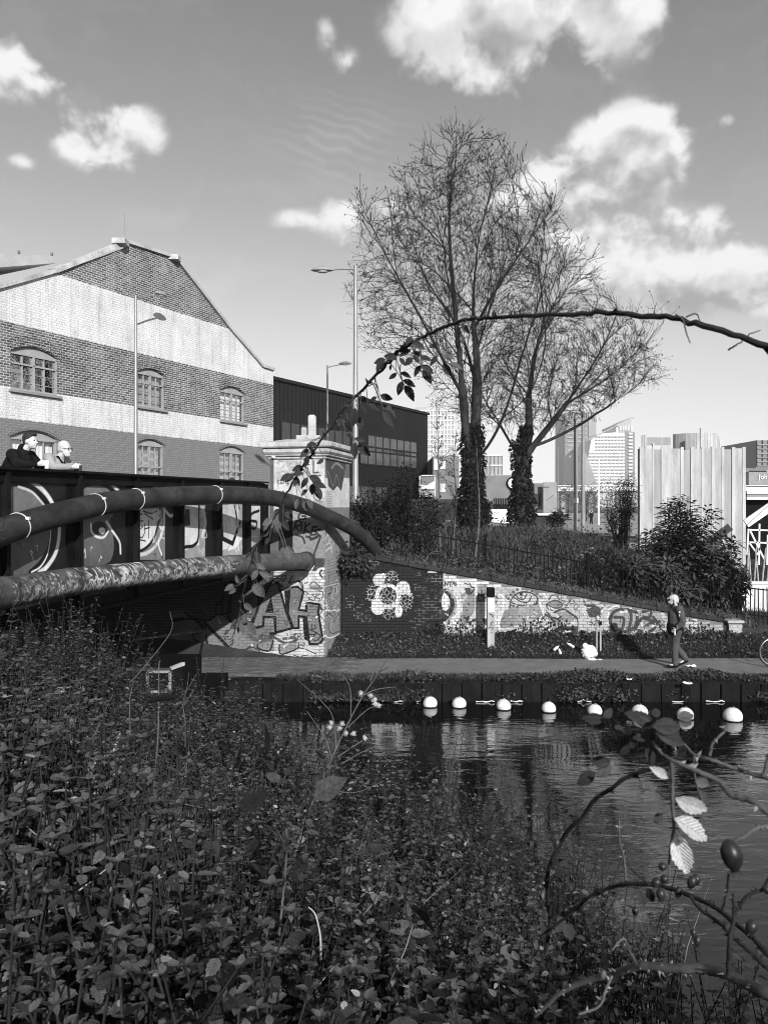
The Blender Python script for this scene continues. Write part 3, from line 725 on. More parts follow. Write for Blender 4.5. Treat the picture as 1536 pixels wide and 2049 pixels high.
for (a, c, zt, zb, rise, arc, kind) in frames:
    W = c-a; H = zt-zb; wo = WP.pt
    # soldier-course arch over the opening
    vb = MB(); n = int(W/.085)
    for ring in range(3 if zb > 4.4 else 1):
        for i in range(n+2):
            f = (i-.5)/n; u = a+W*f; z = zt+rise*(1-(2*f-1)**2)+.02+ring*.125; th = -math.atan2(rise*4*(1-2*f), W)*-1
            d = Vector((WP.d.x*math.cos(th), WP.d.y*math.cos(th), math.sin(th))); up = Vector((-WP.d.x*math.sin(th), -WP.d.y*math.sin(th), math.cos(th)))
            c0 = wo(u, z, .008+VOUS.uniform(0,.008)); vb.bar(c0, c0+up*.112, .062, .06, up=tuple(WP.n))
    win = MB(); fd = -DEPTH+.05
    jamb = .055
    for u in (a+jamb/2, c-jamb/2): win.bar(wo(u, zb, fd), wo(u, zt+.02, fd), jamb, .1, up=tuple(WP.n))
    win.bar(wo(a, zb+.05, fd+.02), wo(c, zb+.05, fd+.02), .1, .07)
    ztr = zt-.06; win.bar(wo(a, ztr, fd), wo(c, ztr, fd), .1, .055)
    zm = zb+H*.70; win.bar(wo(a, zm, fd), wo(c, zm, fd), .1, .06)
    um = (a+c)/2; win.bar(wo(um, zb, fd), wo(um, ztr, fd), .085, .1, up=tuple(WP.n))
    for f in (.27, .73): win.bar(wo(a+W*f, zb, fd-.01), wo(a+W*f, zm, fd-.01), .045, .06, up=tuple(WP.n))
    for f in (.27, .73): win.bar(wo(a+W*f, zm, fd-.01), wo(a+W*f, ztr, fd-.01), .035, .05, up=tuple(WP.n))
    for f in (1/3, 2/3): win.bar(wo(a, zb+(zm-zb)*f, fd-.015), wo(c, zb+(zm-zb)*f, fd-.015), .04, .018)
    wobj = win.build('window', MATS['frame_grey'], warehouse)
    tb = MB(); tb.prism([wo(q[0], q[1], fd-.03) for q in [(a, ztr)]+[(c, ztr)]+arc[::-1]], WP.n*.04); tb.build('arch_panel', MATS['frame_grey'], wobj)
    vb.build('brick_arch', MATS['warehouse_brick'], wobj, kind='stuff')
    sb = MB(); sb.box(wo(um, zb-.04, .0), (W+.16, .24, .08), WP.rot); sb.build('sill', MATS['grey_paint'], wobj)
    us = [a+jamb, a+W*.27, um, a+W*.73, c-jamb]; zs = [zb+.1, zb+(zm-zb)/3, zb+(zm-zb)*2/3, zm, ztr]
    pm = MATS['pane_dark' if kind in ('tree',) else 'pane']
    for i in range(4):
        for j in range(4):
            pb = MB(); pb.add([wo(us[i], zs[j], fd-.035), wo(us[i+1], zs[j], fd-.035), wo(us[i+1], zs[j+1], fd-.035), wo(us[i], zs[j+1], fd-.035)], [(0,1,2,3)])
            pb.build('pane', pm, wobj)
    bk = {'tree': 'room_dark', 'dim': 'room_mid', 'bright': 'blind', 'grille': 'blind'}[kind]
    kb = MB(); n = 40; vs = []
    for i in range(n+1):
        u = a+W*i/n; o_ = -.30+.008*math.sin(i*1.3+a)+.004*math.sin(i*4.1)
        vs += [wo(u, zb, o_), wo(u, zt+rise, o_)]
    kb.add(vs, [(2*i, 2*i+2, 2*i+3, 2*i+1) for i in range(n)]); kb.build('curtain' if bk == 'blind' else 'back_wall', MATS[bk], wobj)
    if kind == 'grille':
        gb = MB()
        for i in range(26):
            u = a+.08+(W-.16)*i/25; 
            for zz in np.arange(zb+.2, zt-.05, .32):
                gb.bar(wo(u-.02, zz, -.24), wo(u+.02, zz+.16, -.24), .012); gb.bar(wo(u+.02, zz+.16, -.24), wo(u-.02, zz+.32, -.24), .012)
        gb.build('security_grille', MATS['black_iron'], wobj, kind='stuff')

# ------------------------------------------------------------------ dark clad hall behind
def clad_mat():
    m, t, b = _new('ribbed_clad'); g = t.new('ShaderNodeNewGeometry'); pos = g.outputs['Position']
    u = t.vmath('DOT_PRODUCT', pos, tuple(HP.d)); sp = t.new('ShaderNodeSeparateXYZ'); t.l.new(pos, sp.inputs[0])
    rib = t.math('SINE', t.math('MULTIPLY', u, 2*math.pi/.45))
    cb = t.new('ShaderNodeCombineXYZ'); t.l.new(t.math('MULTIPLY', u, 1.1), cb.inputs[0]); t.l.new(t.math('MULTIPLY', sp.outputs[2], 2.2), cb.inputs[1])
    dots = t.math('GREATER_THAN', t.noise(cb.outputs[0], 5.0, 1), .70)
    n = t.noise(pos, .25, 4)
    col = t.math('ADD', t.math('MULTIPLY', t.mapr(rib, -1, 1, .010, .019), t.mapr(n, .3, .7, .8, 1.2)), t.math('MULTIPLY', dots, .03))
    finish(t, b, col, .7, 0, .1, rib, .15, .03); return m
HP = Plane(-7.2, 50.0, .5, .866)
clad_mat(); mat('strip_glass', .05, .11, .8, rough=.25); mat('strip_dark', .03, .06, .8, rough=.3)
hall = thing('clad_hall', 'long dark ribbed metal hall with horizontal window strips behind the warehouse', 'building', tuple(HP.at(700, 1030)))
hu0 = HP.Y(430)[0]; hu1 = HP.Y(855)[0]; hz = (HP.uz(548,761)[1]+HP.uz(855,829)[1])/2
b = MB(); b.prism([HP.pt(hu0, 1.2), HP.pt(hu1, 1.2), HP.pt(hu1, hz), HP.pt(hu0, hz)], -HP.n*26); b.build('wall', MATS['ribbed_clad'], hall)
def strip(x0, x1, yt0, yt1, h, m, nm='window_strip'):
    a, c = HP.Y(x0)[0], HP.Y(x1)[0]; z1 = (HP.uz(x0, yt0)[1]+HP.uz(x1, yt1)[1])/2; z0 = z1-h
    s_ = MB(); n = int((c-a)/1.05)
    s_.bar(HP.pt(a, z1+.03, .02), HP.pt(c, z1+.03, .02), .1, .1); s_.bar(HP.pt(a, z0-.03, .02), HP.pt(c, z0-.03, .02), .1, .1)
    for i in range(n+1): s_.bar(HP.pt(a+(c-a)*i/n, z0, .02), HP.pt(a+(c-a)*i/n, z1, .02), .08, .08, up=tuple(HP.n))
    wo_ = s_.build(nm, MATS['dark_clad'], hall)
    for i in range(n):
        q = MB(); e = [a+(c-a)*(i+.06)/n, a+(c-a)*(i+.94)/n]; q.box(HP.pt((e[0]+e[1])/2, (z0+z1)/2, .012), (e[1]-e[0], .03, h), HP.rot); q.build('pane', m, wo_)
strip(735, 833, 868, 887, 1.25, MATS['strip_glass']); strip(720, 833, 890, 909, 1.35, MATS['strip_glass'])
strip(562, 700, 838, 868, 1.6, MATS['strip_dark']); strip(690, 790, 968, 978, 1.3, MATS['strip_glass'])
b = MB(); b.bar(HP.pt(hu0, hz+.08, .03), HP.pt(hu1+.1, hz+.08, .03), .3, .2); b.build('parapet_trim', MATS['dark_clad'], hall)

# ------------------------------------------------------------------ girder bridge
BP = Plane(-5.0, 11.2, .225, .974)
def btop(u): return 4.32+.0108*u*.974
BU0 = -8.5; BU1 = BP.Y(527)[0]; BZ0 = 2.2
bridge = thing('girder_bridge', 'black riveted plate girder bridge covered in graffiti crossing the canal', 'bridge', tuple(BP.pt(0, BZ0)))
cv = Canvas(BP, BU0, BU1, BZ0, 4.5, 120, .010)
cv.frame(0, 850, 3.072)
cv.poly([(20,395),(120,372),(230,420),(300,520),(320,650),(290,780),(200,900),(20,925)], .085, True, v2=.05)
cv.line([(10,345),(100,332),(200,352),(290,430),(347,540),(366,650),(346,780),(292,870),(240,912)], 26, .62, .9)
cv.line([(10,372),(115,362),(215,402),(288,500),(318,640),(302,760),(250,850),(190,908)], 38, .006, .3)
cv.line([(115,380),(200,415),(270,490)], 15, .42, .6); cv.line([(196,905),(250,872),(292,800),(310,700),(312,650)], 10, .5, .6)
cv.poly([(472,405),(540,358),(620,355),(690,405),(712,450),(690,600),(700,760),(660,850),(472,870)], .085, True, v2=.05)
cv.line([(470,398),(540,346),(620,338),(690,370),(735,415)], 22, .5, .9); cv.line([(472,420),(540,368),(620,362),(685,400),(715,450)], 24, .006)
cv.line([(690,590),(715,680),(722,760),(690,850)], 44, .006); cv.line([(655,595),(690,650),(735,720),(742,790)], 16, .6, .6); cv.ell(610,635,45,42,.006)
cv.line([(560,610),(566,660),(600,690),(640,690),(668,650)], 14, .72, .6); cv.ell(628,650,20,20,.7)
cv.rect(822,500,1015,830,.10); cv.rect(1098,495,1262,860,.16); cv.rect(1330,490,1505,860,.18)
cv.poly([(822,515),(990,515),(968,640),(930,720),(880,772),(822,785)], .50); cv.line([(985,515),(970,620),(935,715),(880,768),(822,780)], 20, .006)
cv.line([(822,800),(900,790),(960,740),(1005,640),(1010,520)], 22, .45, .5)
for st in ([(850,585),(822,590),(822,690),(850,690)],[(824,640),(848,640)],[(880,590),(855,600),(850,660),(870,695),(890,660),(890,610)],[(865,640),(880,625)],[(915,585),(915,695)],[(888,640),(920,632)],
           [(835,720),(860,708),(895,715)],[(835,555),(875,548)],[(890,545),(940,580)],[(880,530),(930,545),(965,530)]): cv.line(st, 9, .01)
cv.line([(825,388),(880,358),(930,362),(965,385)], 24, .5, .7); cv.line([(1010,520),(1050,560),(1088,530)], 18, .55, .8)
cv.line([(980,620),(1000,660),(975,730),(995,800)], 14, .6, .4); cv.line([(985,640),(1010,620),(985,680),(1010,700)], 6, .8)
cv.poly([(1106,498),(1228,498),(1225,740),(1170,752),(1108,792)], .40, v2=.5); cv.line([(1222,498),(1220,690),(1190,742),(1140,752),(1106,785)], 22, .006)
cv.poly([(1140,520),(1165,518),(1170,618),(1132,622)], .006); cv.line([(1245,520),(1262,600),(1245,680)], 30, .45, .9)
cv.poly([(1335,490),(1440,490),(1450,640),(1400,760),(1335,780)], .36, v2=.5); cv.poly([(1450,620),(1490,640),(1500,680),(1450,760),(1400,775)], .55)
cv.line([(1345,495),(1362,600),(1370,690)], 26, .006, smooth=False); cv.line([(1370,700),(1430,730),(1475,600)], 30, .006, smooth=False); cv.line([(1440,495),(1470,640)], 16, .006, smooth=False); cv.line([(1337,720),(1360,700)], 24, .006)
cv.line([(1460,495),(1470,770)], 10, .6, .8); cv.line([(1385,580),(1410,560),(1430,600)], 8, .55)
cv.frame(380, 820, 3.072)
cv.poly([(362,590),(435,590),(440,700),(430,800),(362,860)], .30, v2=.2); cv.line([(425,620),(380,640),(375,680),(410,690),(400,730),(360,720)], 18, .006); cv.line([(435,600),(440,720),(425,840)], 20, .006); cv.line([(362,780),(440,778)], 5, .45)
rgb = random.Random(4); cv.frame(0, 850, 3.072)
for (x0,x1,y0,y1,n) in ((940,1015,500,820,16),(1225,1262,500,800,9),(1440,1505,500,800,12),(480,640,700,850,5),(40,260,700,900,5),(830,1000,380,420,5)):
    for i in range(n):
        x = rgb.uniform(x0,x1); y = rgb.uniform(y0,y1); L = rgb.uniform(14,46); cv.line([(x,y),(x+rgb.uniform(-L,L)*.5,y+rgb.uniform(-L,L)),(x+rgb.uniform(-L,L)*.5,y+rgb.uniform(-L,L)),(x+rgb.uniform(-L,L)*.5,y+L)], rgb.choice([4,6,9]), rgb.choice([.02,.5,.6,.35]), .5, op=.8)
cv.a = np.where(cv.a > .3, np.minimum(cv.a*1.6, .85), np.where(cv.a > .03, cv.a*2.2, cv.a)); cv.wear(.14); web_m = cv.material('girder_web', .5, .2, .35)
stiff_px = [-190, -95, 3, 150, 266, 357, 434, 492, 527]
us = [BP.Y(p)[0] for p in stiff_px]; us[0] = BU0
for i in range(len(us)-1):      # one web plate per bay
    a, c = us[i], us[i+1]; b = MB()
    b.add([BP.pt(a,BZ0), BP.pt(c,BZ0), BP.pt(c,btop(c)), BP.pt(a,btop(a)), BP.pt(a,BZ0,-.02), BP.pt(c,BZ0,-.02), BP.pt(c,btop(c),-.02), BP.pt(a,btop(a),-.02)],
          [(0,1,2,3),(4,7,6,5),(0,4,5,1),(2,6,7,3),(1,5,6,2),(0,3,7,4)])
    b.build('web_plate', web_m, bridge)
for u in us:
    b = MB(); z1 = btop(u)-.03
    b.box(BP.pt(u, (BZ0+z1)/2, .055), (.014, .11, z1-BZ0), BP.rot); b.box(BP.pt(u, (BZ0+z1)/2, .115), (.075, .014, z1-BZ0), BP.rot)
    b.box(BP.pt(u-.11, (BZ0+z1)/2, .008), (.2, .014, z1-BZ0), BP.rot)
    st = b.build('stiffener', MATS['girder_black'], bridge)
    rv = MB()
    for z in np.arange(BZ0+.1, z1, .11):
        for du in (-.17, -.05): rv.ball(BP.pt(u+du, z, .016), .014, 6, 3)
    rv.build('rivets', MATS['girder_black'], st, kind='stuff')
b = MB()
b.add([BP.pt(BU0, btop(BU0), .16), BP.pt(BU1, btop(BU1), .16), BP.pt(BU1, btop(BU1), -.2), BP.pt(BU0, btop(BU0), -.2),
       BP.pt(BU0, btop(BU0)+.035, .16), BP.pt(BU1, btop(BU1)+.035, .16), BP.pt(BU1, btop(BU1)+.035, -.2), BP.pt(BU0, btop(BU0)+.035, -.2)],
      [(0,3,2,1),(4,5,6,7),(0,1,5,4),(2,3,7,6),(1,2,6,5),(3,0,4,7)])
b.build('top_flange', MATS['girder_black'], bridge)
b = MB(); b.bar(BP.pt(BU0, btop(BU0)-.09, .03), BP.pt(BU1, btop(BU1)-.09, .03), .05, .16, up=(0,0,1)); b.build('top_angle', MATS['girder_black'], bridge)
b = MB(); b.box(BP.pt((BU0+BU1)/2, BZ0-.02, -.02), (BU1-BU0, .45, .04), BP.rot); b.box(BP.pt((BU0+BU1)/2, BZ0+.09, .03), (BU1-BU0, .05, .16), BP.rot); b.build('bottom_flange', MATS['girder_black'], bridge)
b = MB(); b.box(BP.pt((BU0+BU1)/2+1.5, 3.1, -3.3), (BU1-BU0+3, 6.4, .3), BP.rot); b.build('deck', MATS['asphalt'], bridge)
b = MB()
for i in range(12): b.box(BP.pt(BU0+(BU1-BU0)*(i+.5)/12, 2.72, -3.3), (.22, 6.4, .46), BP.rot)
b.box(BP.pt((BU0+BU1)/2, 3.25, -6.7), (BU1-BU0, .03, 2.1), BP.rot)
b.build('cross_girders', MATS['girder_black'], bridge)

# ------------------------------------------------------------------ abutment wall and stone pier
AP = Plane(-1.48, 19.3, .974, -.225)      # front face; u=0 at the right-hand corner
RP = Plane(-1.48, 19.3, .225, .974)       # right-hand return
AW = 7.2
rg2 = random.Random(77)
ca = Canvas(AP, -AW, .35, -.1, 5.6, 130, .10)
# base tones of the pier, pale above and greyer below
ca.frame(380, 820, 3.072)
ca.rect(515,280,835,640,.56,v2=.50); ca.rect(630,560,835,960,.30,v2=.22); ca.rect(515,440,600,500,.6)
ca.line([(535,330),(560,310),(590,330),(560,370),(600,400),(560,410)], 12, .33, .9, op=.6); ca.line([(540,330),(545,300),(640,310),(690,380)], 16, .38, 1.0, op=.6)
for st in ([(600,350),(600,310)],[(612,340),(640,320),(650,350),(625,360)],[(655,320),(665,355),(680,320)],[(555,385),(590,375),(600,400),(570,405)]): ca.line(st, 9, .30, .8, op=.7)
ca.line([(758,315),(758,390),(790,385)], 8, .03, smooth=False); ca.line([(765,408),(805,405)], 6, .06)
for st in ([(541,432),(541,452),(548,456)],[(535,440),(550,438)],[(562,443),(556,450),(562,457),(569,450),(562,443)],[(575,456),(576,444),(586,444),(587,456)],[(592,444),(594,454),(601,454)],[(602,443),(602,462),(592,466)],[(607,456),(608,457)]): ca.line(st, 4.5, .01)
ca.line([(765,505),(760,540),(790,560),(812,530),(800,500),(765,505)], 7, .12); ca.line([(765,600),(775,680),(808,695),(812,610)], 6, .16, op=.7)
for st in ([(705,635),(675,640),(668,670),(705,672),(708,655),(690,655)],                                   # G
           [(640,735),(655,685),(680,690),(672,715),(650,715),(668,745)],[(690,690),(682,745)],               # R I
           [(708,695),(700,760)],[(735,700),(705,730),(738,760)],[(755,720),(742,770)],[(752,722),(780,720)],[(748,745),(775,742)],[(742,770),(772,768)],  # K E
           [(800,735),(765,745),(790,775),(745,800),(735,780)],[(715,780),(755,790),(800,775),(775,850),(760,895)],
           [(650,770),(690,785),(705,820)]): ca.line(st, 12, .035, .4)
ca.line([(780,850),(765,890),(768,930)], 8, .06, .8)
ca.rect(545,580,632,870,.006)
# base coat of the brick abutment
ca.wf = 1.2
ca.frame(370, 1130, 4.6545)
ca.rect(-1300,-60,1300,900,.06); ca.rect(200,480,1300,880,.22); ca.rect(560,560,1000,700,.16); ca.rect(830,60,1310,880,.52)
ca.poly([(200,830),(480,820),(900,800),(1270,760),(1270,880),(200,880)], .60)
ca.poly([(0,420),(120,500),(190,640),(190,760),(150,860),(-120,860),(-120,420)], .14); ca.line([(-120,520),(60,500),(150,560),(190,650),(215,760),(150,860)], 26, .008); ca.line([(75,620),(85,690),(140,720),(185,700)], 18, .008)
ca.line([(90,600),(130,640),(80,640)], 7, .02); ca.line([(110,575),(115,650)], 7, .02)
# big letters T O A H
ca.poly([(0,60),(440,20),(420,180),(345,330),(290,400),(285,470),(200,520),(60,470),(-60,300)], .045, v2=.08)
ca.line([(0,440),(70,490),(200,520),(285,470),(290,390),(345,325),(380,200)], 18, .006); ca.line([(80,460),(110,440),(180,460),(175,490),(100,490),(80,460)], 7, .01)
ca.poly([(430,260),(560,130),(680,190),(680,420),(600,540),(430,545),(360,450)], .09, True); ca.line([(430,260),(440,150),(560,110),(670,170),(690,300),(660,460),(590,545),(480,555),(400,470),(430,260)], 18, .006); ca.poly([(520,310),(560,300),(570,380),(515,420)], .006)
ca.line([(350,330),(345,460),(430,440),(430,250)], 16, .006, smooth=False)
A_ = [(865,165),(945,440),(1000,590),(845,632),(835,490),(735,485),(730,570),(610,600),(690,380),(790,190)]
ca.poly(A_, .17, v2=.20); ca.line(A_, 20, .006, smooth=False, close=True); ca.poly([(805,290),(830,450),(748,445)], .006); ca.line([(800,640),(845,640),(840,490)], 22, .006, smooth=False)
H_ = [(975,215),(1050,205),(1105,250),(1060,420),(1135,430),(1125,350),(1255,370),(1240,440),(1285,700),(1250,740),(1160,740),(1130,490),(1060,480),(1060,590),(1010,590),(960,450)]
ca.poly(H_, .17, v2=.21); ca.line(H_, 18, .006, smooth=False, close=True); ca.poly([(925,240),(975,235),(965,430),(940,420)], .006); ca.poly([(1095,490),(1140,490),(1155,720),(1110,690)], .006)
ca.line([(885,190),(930,225),(975,215)], 30, .11); ca.line([(880,185),(905,240)], 10, .02)
for st in ([(1180,555),(1185,600),(1215,590),(1210,560)],[(1160,600),(1225,640),(1165,650)],[(1230,630),(1190,680),(1215,710),(1262,670),(1235,635)]): ca.line(st, 8, .012)
for st in ([(735,655),(700,670),(705,735),(745,690)],[(715,650),(720,690),(740,690)],[(750,660),(750,690),(775,690),(778,660)],[(785,680),(800,655),(802,690)],[(810,690),(815,655),(830,690),(832,650)],
           [(950,640),(985,690),(990,640)],[(975,690),(1040,645)],[(1000,650),(1040,640)],[(1020,645),(1020,690)],[(1050,690),(1055,645),(1085,650),(1060,670),(1090,690)]): ca.line(st, 6, .012)
ca.line([(600,650),(640,690),(720,710),(790,700)], 30, .10); ca.line([(840,680),(940,730),(1040,700),(1000,680),(920,690)], 22, .09)
ca.poly([(680,740),(820,700),(800,780),(770,805),(680,770)], .22); ca.line([(680,740),(680,775),(770,805),(805,770),(820,705)], 12, .01); ca.poly([(880,740),(1050,720),(1040,780),(910,830),(880,790)], .26); ca.line([(880,745),(880,795),(910,832),(1045,780),(1055,720)], 12, .01)
ca.poly([(210,540),(390,640),(420,780),(230,785),(205,640)], .20); ca.line([(190,545),(410,770)], 26, .008); ca.line([(330,705),(400,775)], 8, .01); ca.line([(230,788),(420,785)], 7, .03); ca.poly([(300,480),(350,560),(320,540)], .7)
for st in ([(365,670),(380,700)],[(375,690),(400,665),(405,690)],[(410,700),(440,680)],[(415,720),(450,700),(445,740)],[(420,745),(450,740)]): ca.line(st, 6, .015)
for st in ([(1030,85),(1040,100)],[(1045,110),(1030,140),(1055,140),(1060,115)],[(1065,140),(1068,110),(1085,135),(1095,110)],[(1100,115),(1105,145)],[(1130,110),(1120,130),(1135,145)],[(1150,110),(1165,150),(1180,100)],[(1200,10),(1165,70),(1130,80)]): ca.line(st, 9, .82)
ca.line([(1290,40),(1250,50),(1230,90),(1270,140),(1305,150)], 26, .78); ca.line([(1275,50),(1255,80),(1280,125)], 12, .01); ca.line([(830,110),(870,105)], 9, .01); ca.line([(835,130),(862,126)], 9, .01); ca.line([(900,110),(940,100),(920,150),(890,130)], 8, .02); ca.line([(1000,110),(970,170),(1010,160)], 10, .03)
ca.line([(1030,170),(1060,150),(1100,230),(1090,170),(1050,150)], 9, .03); ca.poly([(1160,200),(1290,205),(1275,235),(1160,230)], .2)
for st in ([(1120,250),(1180,290),(1200,270)],[(1180,280),(1220,300),(1225,265)],[(1240,240),(1285,260),(1270,330)],[(1150,320),(1200,330),(1215,310),(1255,320),(1240,350)],[(1250,380),(1280,420),(1255,470),(1280,500)],[(1265,400),(1270,420)],[(1160,190),(1200,160),(1260,210)]): ca.line(st, 7, .03)
for st in ([(480,840),(560,790),(640,740)],[(560,800),(620,770),(680,790),(720,840)],[(600,850),(590,800)],[(620,850),(625,800)],[(650,850),(640,810)],[(1060,770),(1130,790),(1220,830)],[(1075,740),(1110,760)],[(1010,840),(1060,855)],[(1080,850),(1150,840)],[(480,845),(520,855)]): ca.line(st, 8, .03)
for i in range(46):
    x = rg2.uniform(560,1300); y = rg2.uniform(60,860); L = rg2.uniform(12,40); ca.line([(x,y),(x+rg2.uniform(-L,L),y+rg2.uniform(-L,L)),(x+rg2.uniform(-L,L),y+rg2.uniform(-L,L)),(x+rg2.uniform(-L,L),y+rg2.uniform(-L,L))], rg2.choice([4,5,7]), rg2.choice([.02,.03,.7,.75]), op=.8)
ca.frame(380, 820, 3.072)
for i in range(20):
    x = rg2.uniform(525,830); y = rg2.uniform(300,960); L = rg2.uniform(8,26); ca.line([(x,y),(x+rg2.uniform(-L,L),y+rg2.uniform(-L,L)),(x+rg2.uniform(-L,L),y+rg2.uniform(0,L)),(x+rg2.uniform(-L,L),y+rg2.uniform(-L,L))], rg2.choice([3,4]), rg2.choice([.05,.1,.15,.3]), op=.7)
for i in range(30):
    x = rg2.uniform(520,830); y = rg2.uniform(270,400); ca.line([(x,y),(x+rg2.uniform(-3,3),y+rg2.uniform(40,220))], rg2.uniform(4,16), .16, 1.5, op=rg2.uniform(.12,.4))
ca.wear(.26); ab_m = ca.material('abutment_paint', .75, .5)
cr = Canvas(RP, -.2, 2.7, -.1, 5.6, 130, .30)
cr.frame(370, 1130, 4.6545); cr.rect(1250,60,1700,760,.26); rg = random.Random(8)
cr.frame(380, 820, 3.072); cr.rect(830,560,980,760,.20); cr.rect(830,280,1000,420,.14); cr.rect(830,420,1000,600,.58)
cr.poly([(835,310),(870,300),(960,310),(945,420),(930,500),(905,470),(880,500),(850,470)], .06); cr.line([(870,360),(900,330),(940,360)], 16, .22, .9); cr.line([(850,380),(880,470),(900,400),(920,480)], 8, .2, .8)
for y in np.arange(510, 600, 14): cr.line([(838,y),(848,y-8),(856,y),(866,y-6),(876,y+2)], 4, .2)
for st in ([(835,790),(850,770),(855,810),(870,790)],[(840,830),(860,820),(870,850),(880,820)],[(835,870),(860,850),(875,880)]): cr.line(st, 8, .7)
cr.frame(370, 1130, 4.6545)
for i in range(26):
    x = 1305+rg.random()*150; y = 90+rg.random()*330
    cr.line([(x,y),(x+rg.uniform(-15,15),y+40),(x+rg.uniform(-25,25),y+75)], rg.choice([7,9,13]), rg.choice([.02,.03,.5,.6,.7]))
cr.line([(1310,420),(1350,430),(1380,420),(1410,430),(1450,420),(1470,500),(1450,620),(1400,660),(1330,680),(1295,620),(1300,460),(1310,420)], 12, .75); cr.line([(1325,450),(1350,470),(1335,560),(1345,640)], 10, .03); cr.line([(1390,450),(1380,540),(1430,460),(1440,600)], 10, .03); cr.line([(1310,520),(1330,600),(1370,640),(1430,620)], 8, .05)
cr.line([(1300,205),(1400,180),(1470,175)], 6, .55); cr.wear(.2); ret_m = cr.material('pier_return_paint', .75, .5)
mort_m = mat('mortar_painted', .10, .20, 2.5, rough=.95)

BRK = {}
def brick_meshes(material, L=.207, H=.066, D=.05):
    key = (material.name, round(L,3))
    if key not in BRK:
        out = []; r = random.Random(17)
        for k in range(4):
            b = MB(); j = lambda s: r.uniform(-s, s); h = (L/2, D/2, H/2)
            vs = [(x*h[0]+j(.003), y*h[1]+j(.002), z*h[2]+j(.002)) for x in (-1,1) for y in (-1,1) for z in (-1,1)]
            b.add(vs, [(0,1,3,2),(4,6,7,5),(0,4,5,1),(2,3,7,6),(0,2,6,4),(1,5,7,3)]); me = b.mesh('brick'); me.materials.append(material); out.append(me)
        BRK[key] = out
    return BRK[key]
def brick_field(par, plane, u0, u1, z0, top, material, n_ind, key=None, mort=None, thick=.22, seed=1, left=None):
    """recessed mortar core with a skin of single bricks; n_ind of them (by key) are objects of their own, the rest one piece"""
    r = random.Random(seed); cells = []; row = 0; z = z0
    while z < 6:
        s = u0-(.11 if row % 2 else 0); got = False
        while s < u1-.02:
            a, c = max(s, u0), min(s+.215, u1)
            if c-a > .05 and z+.07 <= min(top(a), top(c)): cells.append((a, c, z)); got = True
            s += .2175
        if not got and z > top(u0) and z > top(u1): break
        z += .0765; row += 1
    full = [q for q in cells if q[1]-q[0] > .2]; part = [q for q in cells if q[1]-q[0] <= .2]
    full.sort(key=key or (lambda q: q[2]))
    rz = math.atan2(plane.d.y, plane.d.x)
    ms = brick_meshes(material)
    for (a, c, z) in full[:n_ind]:
        o = bpy.data.objects.new('brick', ms[r.randrange(4)]); COL.objects.link(o)
        o.location = plane.pt((a+c)/2, z+.036, -.012+r.uniform(-.003,.004)); o.rotation_euler = (r.gauss(0,.012), r.gauss(0,.006), rz+r.gauss(0,.008)); parent(o, par)
    b = MB()
    for (a, c, z) in full[n_ind:]+part: b.box(plane.pt((a+c)/2, z+.036, -.012+r.uniform(-.003,.004)), (c-a-.010, .05, .066), plane.rot)
    if b.v: b.build('bricks_remaining', material, par, kind='stuff')
    m = MB(); n = 14
    prof = [(u0+(u1-u0)*i/n, top(u0+(u1-u0)*i/n)) for i in range(n+1)]
    m.prism([plane.pt(u0, z0-.3, -.004)]+[plane.pt(u1, z0-.3, -.004)]+[plane.pt(u, zz, -.004) for u, zz in prof[::-1]], -plane.n*thick)
    m.build('mortar_core', mort or mort_m, par)

abut = thing('bridge_abutment', 'graffiti covered brick abutment wall with big T O A H letters under the bridge', 'wall', tuple(AP.pt(-2, 0)))
brick_field(abut, AP, -AW, 0, .0, lambda u: 2.62 if u < -1.7 else 2.45, ab_m, 300, key=lambda q: -q[0], mort=mort_m, thick=2.3, seed=3)
brick_field(abut, RP, .03, 2.3, .0, lambda u: 2.45, ret_m, 60, key=lambda q: q[0]+.1*q[2], mort=mort_m, thick=.3, seed=5)
b = MB(); b.box(AP.pt(-5.2, 2.95, -1.4), (3.6, 2.4, .7), AP.rot); b.build('bearing_shelf', MATS['girder_black'], abut)
pier = thing('stone_pier', 'pale graffiti tagged bridge pier with a moulded cornice cap', 'pier', tuple(AP.pt(-.73, 2.45)))
PW = 1.46; PD = 2.3
b = MB(); b.box(AP.pt(-PW/2, 3.72, -PD/2), (PW, PD, 2.6), AP.rot)
shaft = b.mesh('shaft'); shaft.materials.append(ab_m); shaft.materials.append(ret_m)
for p_ in shaft.polygons:
    if Vector(p_.normal).dot(RP.n) > .7: p_.material_index = 1
link('shaft', shaft, None, pier)
def slab(z, h, o, nm, m='stone_pale', bev=.02):
    b = MB(); b.box(AP.pt(-PW/2, z+h/2, -PD/2), (PW+2*o, PD+2*o, h), AP.rot); b.build(nm, MATS[m], pier, bevel=bev)
slab(5.02, .07, .05, 'necking'); slab(5.09, .05, .11, 'moulding'); slab(5.14, .16, .17, 'cornice', bev=.05); slab(5.30, .14, .24, 'capping', bev=.03)
b = MB(); b.prism([AP.pt(-PW-.16, 5.44, .16), AP.pt(.16, 5.44, .16), AP.pt(-.25, 5.56, -.25), AP.pt(-PW+.25, 5.56, -.25)], (0,0,.001))
top = [AP.pt(-PW-.2,5.44,.2), AP.pt(.2,5.44,.2), AP.pt(.2,5.44,-PD-.2), AP.pt(-PW-.2,5.44,-PD-.2), AP.pt(-PW+.3,5.55,-.3), AP.pt(-.3,5.55,-.3), AP.pt(-.3,5.55,-PD+.3), AP.pt(-PW+.3,5.55,-PD+.3)]
b = MB(); b.add(top, [(0,1,5,4),(1,2,6,5),(2,3,7,6),(3,0,4,7),(4,5,6,7)]); b.build('weathered_top', MATS['stone_pale'], pier)
